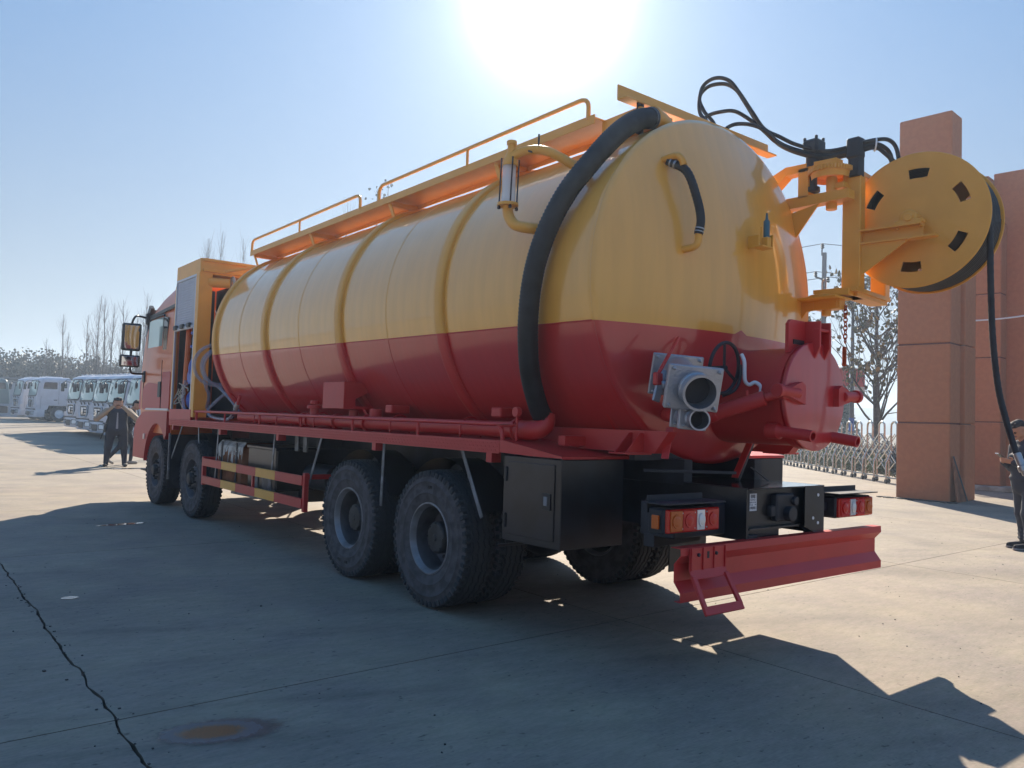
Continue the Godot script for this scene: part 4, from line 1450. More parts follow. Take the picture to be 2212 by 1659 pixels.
	g.bar(Vector3(-1.08, 1.58, -2.95), Vector3(-1.04, 1.48, -2.9), 0.02, 0.02)
	part("valve_box", g, M.red_flat, T)
	for e in [[-2.45, 1.58], [-0.83, 1.57]]:
		g = G.new()
		g.box(Vector3(-0.99, e[1], e[0]), Vector3(0.2, 0.075, 0.12), Basis(), 0.01)
		part("tank_lug", g, M.red_flat, T)
	# fuel tank wrapped in card, battery box
	g = G.new()
	g.box(Vector3(-0.85, 0.83, -6.52), Vector3(0.5, 0.56, 1.0), Basis(), 0.06)
	var F := part("fuel_tank", g, M.cardboard, T, "fuel tank wrapped in brown card and clear film")
	g = G.new()
	var rr := RandomNumberGenerator.new()
	rr.seed = 8
	for k in 26:
		var z := -6.97 + 0.036 * k
		var h := rr.randf_range(0.05, 0.24)
		g.quad(Vector3(-1.106, 1.06, z), Vector3(-1.106, 1.06, z + 0.036), Vector3(-1.112 - rr.randf() * 0.01, 1.06 - h, z + 0.03), Vector3(-1.112 - rr.randf() * 0.012, 1.06 - h * 0.9, z + 0.004), Vector3.LEFT)
		g.quad(Vector3(-0.7, 1.125, z), Vector3(-0.7, 1.125, z + 0.036), Vector3(-1.06, 1.118 + rr.randf() * 0.02, z + 0.036), Vector3(-1.06, 1.118 + rr.randf() * 0.02, z), Vector3.UP)
		g.quad(Vector3(-1.106, 1.06, z), Vector3(-1.106, 1.06, z + 0.036), Vector3(-1.06, 1.122, z + 0.036), Vector3(-1.06, 1.122, z), Vector3.LEFT + Vector3.UP)
	part("film", g, M.wrap, F)
	g = G.new()
	for z in [-6.8, -6.25]:
		g.box(Vector3(-1.112, 0.83, z), Vector3(0.01, 0.56, 0.05), Basis(), 0.002)
	part("strap", g, M.chassis, F)
	g = G.new()
	g.box(Vector3(-0.85, 0.85, -5.42), Vector3(0.5, 0.5, 0.9), Basis(), 0.02)
	g.box(Vector3(-0.85, 1.09, -5.42), Vector3(0.53, 0.04, 0.93), Basis(), 0.008)
	part("battery_box", g, M.black, T)
	g = G.new()
	g.box(Vector3(-1.104, 0.70, -5.6), Vector3(0.012, 0.2, 0.22), Basis(), 0.003)
	g.box(Vector3(-1.104, 0.70, -5.22), Vector3(0.012, 0.22, 0.28), Basis(), 0.003)
	part("front_panel", g, M.strut, T)
	g = G.new()
	g.box(Vector3(-0.5, 0.6, -5.9), Vector3(0.5, 0.3, 1.6), Basis(), 0.02)
	g.box(Vector3(-0.6, 1.2, -4.65), Vector3(0.3, 0.18, 0.08), Basis(), 0.01)
	g.cyl(Vector3(-0.75, 0.8, -4.7), Vector3(-0.75, 0.8, -4.1), 0.15, 20)
	part("air_tank", g, M.chassis, T)
	for z in [-4.75, -4.52]:
		g = G.new()
		g.box(Vector3(-0.95, 1.18, z), Vector3(0.02, 0.2, 0.1), Basis(), 0.004)
		part("hanger_plate", g, M.strut, T)
	g = G.new()
	g.bar(Vector3(-1.12, 0.48, -6.3), Vector3(-1.12, 0.5, -5.2), 0.05, 0.03)
	part("hanger_bar", g, M.strut, T)
	# front head bottom spigot
	g = G.new()
	g.cyl(Vector3(-1.1, 1.60, -6.32), Vector3(-1.09, 1.72, -6.28), 0.022, 12)
	part("spigot", g, M.red_flat, T)

# outline of a cab: each level is [y, half width, front z, back z]; corner radius and crown of the front
func cab_row(l: Array, n := 14) -> Array:
	var y: float = l[0]
	var w: float = l[1]
	var zf: float = l[2]
	var zb: float = l[3]
	var r := minf(0.24, w * 0.4)
	var p := PackedVector3Array()
	p.append(Vector3(-w, y, zb))
	p.append(Vector3(-w, y, lerpf(zb, zf + r, 0.5)))
	for k in n + 1:
		var t := float(k) / n
		if t <= 0.3:
			var a := t / 0.3 * PI / 2
			p.append(Vector3(-w + r * (1 - cos(a)), y, zf + 0.07 + (r - 0.07) * (1 - sin(a)) ))
		elif t < 0.7:
			var u := (t - 0.3) / 0.4 * 2 - 1
			p.append(Vector3((w - r) * u, y, zf + 0.07 * u * u))
		else:
			var a := (1 - t) / 0.3 * PI / 2
			p.append(Vector3(w - r * (1 - cos(a)), y, zf + 0.07 + (r - 0.07) * (1 - sin(a))))
	p.append(Vector3(w, y, lerpf(zb, zf + r, 0.5)))
	p.append(Vector3(w, y, zb))
	return [p]

func loft(g: G, levels: Array, cap_top := true, cap_bottom := true) -> void:
	var rows: Array[PackedVector3Array] = []
	for l in levels:
		rows.append(cab_row(l)[0])
	var m := rows[0].size()
	var ns := []
	for j in rows.size():
		var nr := PackedVector3Array()
		for i in m:
			var du := rows[j][mini(i + 1, m - 1)] - rows[j][maxi(i - 1, 0)]
			var dv := rows[mini(j + 1, rows.size() - 1)][i] - rows[maxi(j - 1, 0)][i]
			var q := du.cross(dv).normalized()
			if q.dot(rows[j][i] - Vector3(0, rows[j][i].y, (levels[j][2] + levels[j][3]) / 2)) < 0 and absf(q.y) < 0.9: q = -q
			if absf(q.y) >= 0.9 and q.y < 0: q = -q
			nr.append(q)
		ns.append(nr)
	for j in rows.size() - 1:
		for i in m - 1:
			g.squad(rows[j][i], rows[j][i + 1], rows[j + 1][i + 1], rows[j + 1][i], ns[j][i], ns[j][i + 1], ns[j + 1][i + 1], ns[j + 1][i])
		g.quad(rows[j][0], rows[j][m - 1], rows[j + 1][m - 1], rows[j + 1][0], Vector3.BACK)
	for e in [[cap_top, rows.size() - 1, Vector3.UP], [cap_bottom, 0, Vector3.DOWN]]:
		if e[0]:
			var r: PackedVector3Array = rows[e[1]]
			var c := (r[0] + r[m - 1] + r[m / 2] * 2) / 4
			for i in m:
				g.flat(c, r[i], r[(i + 1) % m], e[2])

func level_at(levels: Array, y: float) -> Array:
	for j in levels.size() - 1:
		if y <= levels[j + 1][0]:
			var t: float = (y - levels[j][0]) / (levels[j + 1][0] - levels[j][0])
			return [y, lerpf(levels[j][1], levels[j + 1][1], t), lerpf(levels[j][2], levels[j + 1][2], t), lerpf(levels[j][3], levels[j + 1][3], t)]
	return levels[-1]

func front_z(levels: Array, x: float, y: float) -> float:
	var l := level_at(levels, y)
	var w: float = l[1]
	var r := minf(0.24, w * 0.4)
	if absf(x) <= w - r:
		return l[2] + 0.07 * pow(x / (w - r), 2)
	var c := clampf(1 - (w - absf(x)) / r, 0, 1)
	return l[2] + 0.07 + (r - 0.07) * (1 - sqrt(1 - c * c))

# thin shaped plate laid on a cab's front
func front_patch(g: G, levels: Array, x0: float, x1: float, y0: float, y1: float, d: float, round := 0.05) -> void:
	var nx := 18
	var ny := 14
	var rows := []
	for j in ny + 1:
		var y := lerpf(y0, y1, float(j) / ny)
		var e := minf(y - y0, y1 - y)
		var inset := 0.0
		if e < round:
			inset = round - sqrt(maxf(0, round * round - (round - e) * (round - e)))
		var row := []
		for i in nx + 1:
			var x := lerpf(x0 + inset, x1 - inset, float(i) / nx)
			row.append(Vector3(x, y, front_z(levels, x, y) - d))
		rows.append(row)
	for j in ny:
		for i in nx:
			var q: Array[Vector3] = []
			var m: Array[Vector3] = []
			for k in [[j, i], [j, i + 1], [j + 1, i + 1], [j + 1, i]]:
				q.append(rows[k[0]][k[1]])
				var du: Vector3 = rows[k[0]][mini(k[1] + 1, nx)] - rows[k[0]][maxi(k[1] - 1, 0)]
				var dv: Vector3 = rows[mini(k[0] + 1, ny)][k[1]] - rows[maxi(k[0] - 1, 0)][k[1]]
				var o := du.cross(dv).normalized()
				m.append(o if o.z < 0 else -o)
			g.squad(q[0], q[1], q[2], q[3], m[0], m[1], m[2], m[3])
	var back := Vector3(0, 0, d + 0.01)
	for j in ny:
		for e in [[0, Vector3.LEFT], [nx, Vector3.RIGHT]]:
			g.quad(rows[j][e[0]], rows[j + 1][e[0]], rows[j + 1][e[0]] + back, rows[j][e[0]] + back, e[1])
	for i in nx:
		for e in [[0, Vector3.DOWN], [ny, Vector3.UP]]:
			g.quad(rows[e[0]][i], rows[e[0]][i + 1], rows[e[0]][i + 1] + back, rows[e[0]][i] + back, e[1])

func rounded(poly: PackedVector2Array, r: float) -> PackedVector2Array:
	var o := PackedVector2Array()
	for k in poly.size():
		var a := poly[k]
		var b := poly[(k + poly.size() - 1) % poly.size()]
		var c := poly[(k + 1) % poly.size()]
		var s := a + (b - a).normalized() * minf(r, a.distance_to(b) * 0.45)
		var e := a + (c - a).normalized() * minf(r, a.distance_to(c) * 0.45)
		for t in 5:
			var u := t / 4.0
			o.append(s.lerp(a, u).lerp(a.lerp(e, u), u))
	return o

func build_front(T: Node3D) -> void:
	var lv := [[1.12, 1.17, -10.97, -8.98], [1.5, 1.205, -11.0, -8.98], [2.2, 1.215, -10.99, -8.98], [2.75, 1.20, -10.86, -8.98], [3.0, 1.175, -10.72, -8.98], [3.18, 1.14, -10.52, -8.98], [3.33, 1.09, -10.24, -8.98], [3.46, 1.03, -9.9, -8.98], [3.545, 0.96, -9.5, -8.98], [3.58, 0.85, -9.25, -8.99]]
	var g := G.new()
	loft(g, lv)
	var C := part("cab", g, M.orange, T, "orange driver's cab with a high roof")
	# pressings on the rear wall
	g = G.new()
	for e in [[-0.72, 3.1, 0.5, 0.5], [0.0, 3.1, 0.55, 0.5], [0.72, 3.1, 0.5, 0.5], [-0.72, 2.5, 0.5, 0.4], [0.0, 2.5, 0.55, 0.4]]:
		g.box(Vector3(e[0], e[1], -8.975), Vector3(e[2], e[3], 0.03), Basis(), 0.014)
	part("pressing", g, M.orange, C)
	for s in [-1.0, 1.0]:
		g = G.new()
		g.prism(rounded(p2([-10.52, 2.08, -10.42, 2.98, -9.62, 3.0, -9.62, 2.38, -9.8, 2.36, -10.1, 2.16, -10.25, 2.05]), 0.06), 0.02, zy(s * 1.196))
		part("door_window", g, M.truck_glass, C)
		g = G.new()
		g.prism(rounded(p2([-9.55, 2.4, -9.55, 3.0, -9.33, 2.97, -9.33, 2.42]), 0.05), 0.02, zy(s * 1.198))
		part("quarter_window", g, M.dark_glass, C)
		g = G.new()
		var xf := zy(s * 1.20)
		var ol := rounded(p2([-10.55, 2.05, -10.45, 3.02, -9.58, 3.04, -9.58, 2.34, -9.8, 2.32, -10.1, 2.12, -10.25, 2.01]), 0.06)
		var pts := PackedVector3Array()
		for q in ol: pts.append(xf * Vector3(q.x, q.y, 0.008 * s))
		pts.append(pts[0])
		g.tube(pts, 0.016, 6)
		part("window_seal", g, M.plastic, C)
		g = G.new()
		g.prism(p2([-10.82, 2.0, -10.68, 2.98, -10.58, 3.02, -10.66, 2.0]), 0.03, zy(s * 1.175))
		part("front_pillar", g, M.plastic, C)
		g = G.new()
		g.bar(Vector3(s * 1.165, 3.06, -10.6), Vector3(s * 1.19, 3.13, -9.0), 0.03, 0.055)
		part("drip_rail", g, M.plastic, C)
		for q in [[-10.62, -10.62, 2.0], [-9.50, -9.53, 2.3]]:
			g = G.new()
			g.prism(p2([q[0], 1.52, q[1], q[2], q[1] + 0.012, q[2], q[0] + 0.012, 1.52]), 0.012, zy(s * 1.213))
			part("door_gap", g, M.plastic, C)
		g = G.new()
		g.prism(rounded(p2([-9.66, 1.7, -9.66, 1.95, -9.52, 1.95, -9.52, 1.7]), 0.03), 0.03, zy(s * 1.215))
		part("door_handle", g, M.plastic, C)
		for q in [[[-10.6, 1.5, -10.6, 1.86, -10.3, 1.95, -9.54, 1.9, -9.52, 1.5], 1.212], [[-9.46, 1.5, -9.46, 2.1, -9.02, 2.1, -9.02, 1.5], 1.212], [[-10.9, 1.5, -10.9, 2.0, -10.66, 2.0, -10.66, 1.5], 1.19]]:
			g = G.new()
			g.prism(rounded(p2(q[0]), 0.05), 0.016, zy(s * q[1]))
			part("lower_panel", g, M.deep_red, C)
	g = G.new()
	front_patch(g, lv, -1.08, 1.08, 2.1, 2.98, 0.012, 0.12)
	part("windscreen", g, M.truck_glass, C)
	g = G.new()
	front_patch(g, lv, -0.9, 0.9, 1.3, 1.95, 0.014, 0.06)
	part("grille", g, M.plastic, C)
	# sun visor
	g = G.new()
	g.bar(Vector3(-1.12, 3.12, -10.72), Vector3(1.12, 3.12, -10.72), 0.04, 0.2)
	g.prism(p2([-10.86, 3.02, -10.62, 3.28, -10.5, 3.22, -10.66, 2.98]), 0.06, zy(-1.15))
	part("sun_visor", g, M.plastic, C)
	# fender around the first wheel, bumper
	for s in [-1.0, 1.0]:
		g = G.new()
		var fp := p2([-10.98, 0.68, -10.98, 1.16, -10.82, 1.32, -10.45, 1.46, -9.02, 1.48, -9.02, 1.12])
		for k in 15:
			var a := lerpf(0.72, PI - 0.1, k / 14.0)
			fp.append(Vector2(-9.60 + 0.66 * cos(a), 0.58 + 0.70 * sin(a)))
		fp.append(Vector2(-10.26, 0.68))
		g.prism(fp, 0.34, zy(s * 1.07))
		var Fd := part("fender", g, M.deep_red, T)
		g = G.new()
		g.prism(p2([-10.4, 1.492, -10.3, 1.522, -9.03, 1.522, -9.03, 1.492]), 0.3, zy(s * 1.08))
		part("fender_sheen", g, M.alu, Fd)  # added pale plate, paints the sky's reflection on top of the fender
		g = G.new()
		g.box(Vector3(s * 1.243, 1.05, -10.27), Vector3(0.03, 0.09, 0.09), Basis(), 0.006)
		part("side_marker", g, M.pale_box, Fd)
		g = G.new()
		g.box(Vector3(s * 1.0, 0.48, -10.55), Vector3(0.34, 0.03, 0.3), Basis(), 0.01)
		g.box(Vector3(s * 1.0, 0.58, -10.7), Vector3(0.06, 0.2, 0.1), Basis(), 0.004)
		part("entry_step", g, M.plastic, Fd)
		# flap behind the first wheel
		g = G.new()
		g.box(Vector3(s * 1.02, 0.72, -8.86), Vector3(0.42, 0.82, 0.012), Basis(), 0.002)
		part("mudflap", g, M.chassis, Fd)
		g = G.new()
		g.box(Vector3(s * 1.225, 0.8, -8.84), Vector3(0.03, 0.7, 0.03), Basis(), 0.004)
		part("flap_edge", g, M.strut, Fd)
		g = G.new()
		var rg := PackedVector3Array()
		for k in 29: rg.append(Vector3(s * 1.06 + 0.095 * cos(TAU * k / 28), 0.42, -8.852) + Vector3(0, 0.075 * sin(TAU * k / 28), 0))
		g.tube(rg, 0.006, 6)
		g.tube(smooth([Vector3(s * 1.06 + 0.04, 0.455, -8.852), Vector3(s * 1.06 - 0.01, 0.46, -8.852), Vector3(s * 1.06 - 0.03, 0.435, -8.852), Vector3(s * 1.06 + 0.03, 0.41, -8.852), Vector3(s * 1.06 + 0.01, 0.38, -8.852), Vector3(s * 1.06 - 0.04, 0.385, -8.852)], 5), 0.006, 6)
		part("emblem", g, M.plastic, Fd)
	g = G.new()
	g.box(Vector3(0, 0.95, -10.93), Vector3(2.3, 0.5, 0.1), Basis(), 0.04)
	part("front_bumper", g, M.deep_red, T)
	# mirrors on the left, the pair on the right
	for s in [-1.0, 1.0]:
		g = G.new()
		g.tube(smooth([Vector3(s * 1.2, 3.05, -10.6), Vector3(s * 1.34, 3.06, -10.48), Vector3(s * 1.45, 3.04, -10.35), Vector3(s * 1.5, 2.95, -10.33), Vector3(s * 1.5, 2.9, -10.33)], 5), 0.018, 8)
		g.tube(smooth([Vector3(s * 1.5, 2.5, -10.33), Vector3(s * 1.5, 2.38, -10.33)], 4), 0.02, 8)
		g.tube(smooth([Vector3(s * 1.5, 2.22, -10.33), Vector3(s * 1.49, 2.13, -10.36), Vector3(s * 1.42, 2.09, -10.44), Vector3(s * 1.2, 2.1, -10.6)], 5), 0.018, 8)
		g.box(Vector3(s * 1.19, 3.04, -10.6), Vector3(0.08, 0.2, 0.1), Basis(), 0.02)
		g.box(Vector3(s * 1.19, 2.05, -10.58), Vector3(0.09, 0.2, 0.14), Basis(), 0.02)
		var A := part("mirror_arm", g, M.plastic, C)
		var tilt := Basis(Vector3.UP, s * 0.087) * Basis(Vector3.RIGHT, 0.06)
		g = G.new()
		g.box(Vector3(s * 1.5, 2.69, -10.36), Vector3(0.29, 0.46, 0.1), tilt, 0.04)
		g.box(Vector3(s * 1.51, 2.29, -10.36), Vector3(0.31, 0.2, 0.1), tilt, 0.04)
		part("mirror_shell", g, M.plastic, A)
		g = G.new()
		g.box(Vector3(s * 1.5, 2.69, -10.36) + tilt * Vector3(0, 0, 0.0515), Vector3(0.22, 0.39, 0.006), tilt, 0.002)
		g.box(Vector3(s * 1.51, 2.29, -10.36) + tilt * Vector3(0, 0, 0.0515), Vector3(0.25, 0.15, 0.006), tilt, 0.002)
		part("mirror_glass", g, M.mirror, A)
	# pump cabinet behind the cab
	var cx := -1.235
	g = G.new()
	g.box(Vector3(-0.15, 3.58, -8.28), Vector3(2.17, 0.22, 1.14), Basis(), 0.006)
	g.box(Vector3(-1.15, 2.45, -7.78), Vector3(0.19, 2.08, 0.14), Basis(), 0.006)
	g.box(Vector3(-1.215, 2.4, -8.85), Vector3(0.05, 2.0, 0.05), Basis(), 0.004)
	g.box(Vector3(1.1, 2.4, -8.83), Vector3(0.17, 2.1, 0.08), Basis(), 0.004)
	g.box(Vector3(1.1, 2.4, -7.78), Vector3(0.17, 2.1, 0.08), Basis(), 0.004)
	var K := part("pump_cabinet", g, M.yellow_flat, T, "yellow pump cabinet with a roller shutter behind the cab")
	g = G.new()   # roof rack of angle iron reaching back over the tank's front head
	g.bar(Vector3(-1.2, 3.67, -7.7), Vector3(1.2, 3.67, -7.7), 0.05, 0.04)
	g.bar(Vector3(-1.2, 3.52, -7.7), Vector3(1.2, 3.52, -7.7), 0.05, 0.04)
	g.bar(Vector3(-0.9, 3.53, -7.7), Vector3(-0.3, 3.66, -7.1), 0.04, 0.03)
	g.bar(Vector3(-0.3, 3.66, -7.7), Vector3(-0.3, 3.66, -7.05), 0.04, 0.04)
	g.cyl(Vector3(-1.1, 3.36, -7.75), Vector3(-0.82, 3.36, -7.66), 0.07, 16)
	part("roof_rack", g, M.yellow_flat, K)
	g = G.new()
	for r in [0.05, 0.075, 0.1]:
		var ring := PackedVector3Array()
		for k in 25:
			ring.append(Vector3(-0.80, 3.36 + r * sin(TAU * k / 24), -7.62 + r * cos(TAU * k / 24)))
		g.tube(ring, 0.011, 6)
	part("coiled_line", g, M.wrap, K)
	g = G.new()
	g.box(Vector3(cx + 0.005, 3.46, -8.32), Vector3(0.03, 0.035, 0.98), Basis(), 0.004)
	g.box(Vector3(cx + 0.005, 2.43, -7.87), Vector3(0.03, 2.05, 0.03), Basis(), 0.004)
	g.box(Vector3(cx + 0.005, 2.43, -8.81), Vector3(0.03, 2.05, 0.03), Basis(), 0.004)
	part("shutter_rail", g, M.alu, K)
	g = G.new()
	for k in 20:
		var y := 2.74 + 0.035 * k
		g.box(Vector3(cx + 0.012, y + 0.017, -8.34), Vector3(0.02, 0.033, 0.9), Basis(), 0.006)
	part("shutter", g, M.shutter, K)
	g = G.new()
	g.box(Vector3(cx - 0.003, 2.72, -8.34), Vector3(0.04, 0.05, 0.9), Basis(), 0.006)
	part("shutter_bar", g, M.alu, K)
	g = G.new()
	for z in [-8.7, -8.37, -8.04]:
		g.box(Vector3(cx - 0.03, 2.745, z), Vector3(0.04, 0.07, 0.13), Basis(), 0.008)
	part("shutter_latch", g, M.plastic, K)
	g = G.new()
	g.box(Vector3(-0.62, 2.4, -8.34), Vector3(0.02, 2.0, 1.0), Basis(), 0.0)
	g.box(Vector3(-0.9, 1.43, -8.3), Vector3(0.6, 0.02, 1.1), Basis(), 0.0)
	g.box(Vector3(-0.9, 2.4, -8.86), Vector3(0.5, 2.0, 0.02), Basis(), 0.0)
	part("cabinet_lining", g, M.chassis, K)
	g = G.new()
	g.box(Vector3(cx, 1.445, -8.33), Vector3(0.03, 0.15, 1.06), Basis(), 0.004)
	part("sill_plate", g, M.red_flat, K)
	# pump, valves and pipes in the open lower part
	g = G.new()
	g.cyl(Vector3(-1.1, 1.45, -8.12), Vector3(-1.1, 2.72, -8.12), 0.055, 16)
	g.cyl(Vector3(-1.1, 2.42, -8.12), Vector3(-1.1, 2.46, -8.12), 0.1, 18)
	g.cyl(Vector3(-1.1, 2.62, -8.12), Vector3(-1.1, 2.66, -8.12), 0.1, 18)
	g.ball(Vector3(-1.12, 2.12, -8.13), Vector3(0.09, 0.17, 0.1), 16)
	g.cyl(Vector3(-1.19, 2.0, -8.14), Vector3(-1.1, 2.0, -8.14), 0.11, 20)
	g.ball(Vector3(-1.05, 1.66, -8.3), Vector3(0.12, 0.16, 0.16), 16)
	part("pump", g, M.blue_pump, K)
	g = G.new()
	g.cyl(Vector3(-1.12, 1.55, -8.55), Vector3(-1.12, 2.8, -8.5), 0.04, 14)
	g.tube(smooth([Vector3(-1.08, 1.5, -8.72), Vector3(-1.08, 2.2, -8.72), Vector3(-1.06, 2.7, -8.66)], 5), 0.03, 12)
	part("riser_pipe", g, M.orange, K)
	g = G.new()
	g.tube(smooth([Vector3(-1.19, 1.95, -8.3), Vector3(-1.2, 1.72, -8.36), Vector3(-1.2, 1.55, -8.3), Vector3(-1.18, 1.49, -8.15), Vector3(-1.16, 1.56, -8.02), Vector3(-1.14, 1.8, -8.05)], 6), 0.022, 10)
	g.tube(smooth([Vector3(-1.15, 1.82, -8.6), Vector3(-1.16, 1.85, -8.45), Vector3(-1.12, 1.93, -8.3), Vector3(-1.1, 2.05, -8.08)], 6), 0.012, 8)
	part("small_hose", g, M.clear_hose, K)
	g = G.new()
	var rr := RandomNumberGenerator.new()
	rr.seed = 77
	for k in 14:
		var c := Vector3(-1.2, 1.8 + rr.randf_range(-0.12, 0.12), -8.5 + rr.randf_range(-0.18, 0.2))
		g.tube(smooth([c, c + Vector3(rr.randf_range(-.05, .05), rr.randf_range(-.1, .05), rr.randf_range(-.08, .08)), c + Vector3(rr.randf_range(-.05, .05), rr.randf_range(-.16, -.02), rr.randf_range(-.1, .1))], 4), 0.009, 5)
	part("rope", g, M.rope, K)
	# clear hoses looped between cabinet and tank
	var hoses := []
	var e1 := Vector3(0.96, 0.02, 0.27)   # the coil hangs in a plane that faces back and outwards
	for q in [[-0.30, 0.285, 0.0], [-0.24, 0.25, 0.05], [-0.34, 0.27, 0.09]]:
		var loop := []
		for k in 19:
			var a: float = TAU * k / 18 * 0.97 + q[2] * 3.0
			loop.append(Vector3(-1.06 + q[2], 2.15 - q[2] * 0.4, -7.42 + q[2]) + e1 * (q[1] * cos(a)) + Vector3(0, q[1] * sin(a), 0.04 * sin(a * 0.5)))
		hoses.append(loop)
	hoses.append_array([
		[Vector3(-1.2, 2.05, -7.45), Vector3(-1.15, 1.85, -7.5), Vector3(-1.08, 1.72, -7.55), Vector3(-1.06, 1.55, -7.7)],
		[Vector3(-1.05, 1.88, -7.38), Vector3(-0.98, 1.76, -7.2), Vector3(-0.92, 1.6, -6.95), Vector3(-0.85, 1.45, -6.85)],
		[Vector3(-0.82, 1.98, -7.28), Vector3(-0.92, 1.8, -7.25), Vector3(-1.02, 1.65, -7.4), Vector3(-1.1, 1.52, -7.5), Vector3(-1.1, 1.44, -7.4), Vector3(-1.08, 1.405, -7.1), Vector3(-1.08, 1.41, -6.7), Vector3(-1.1, 1.5, -6.45), Vector3(-1.1, 1.62, -6.33)]])
	for h in hoses:
		g = G.new()
		g.tube(smooth(h, 6), 0.022, 12)
		part("clear_hose", g, M.clear_hose, T)
	g = G.new()
	g.tube(pv([Vector3(-1.1, 1.54, -6.40), Vector3(-1.1, 1.62, -6.33)]), 0.031, 12)
	part("hose_end", g, M.wrap, T)
	# two taut ropes from the cabinet down to the head
	for e in [[Vector3(-1.0, 2.95, -7.7), Vector3(-0.9, 2.3, -7.1)], [Vector3(-0.96, 2.95, -7.7), Vector3(-0.82, 2.35, -7.1)]]:
		g = G.new()
		g.tube(pv([e[0], e[1]]), 0.008, 6)
		part("rope", g, M.rope, T)
	# dark engine and gearbox block between the front axles
	g = G.new()
	g.box(Vector3(0, 1.0, -9.4), Vector3(1.1, 0.7, 2.4), Basis(), 0.05)
	g.box(Vector3(0, 1.9, -8.3), Vector3(0.9, 0.9, 0.9), Basis(), 0.05)
	g.box(Vector3(-0.72, 0.62, -8.64), Vector3(0.5, 0.5, 0.5), Basis(), 0.05)
	part("engine", g, M.chassis, T)

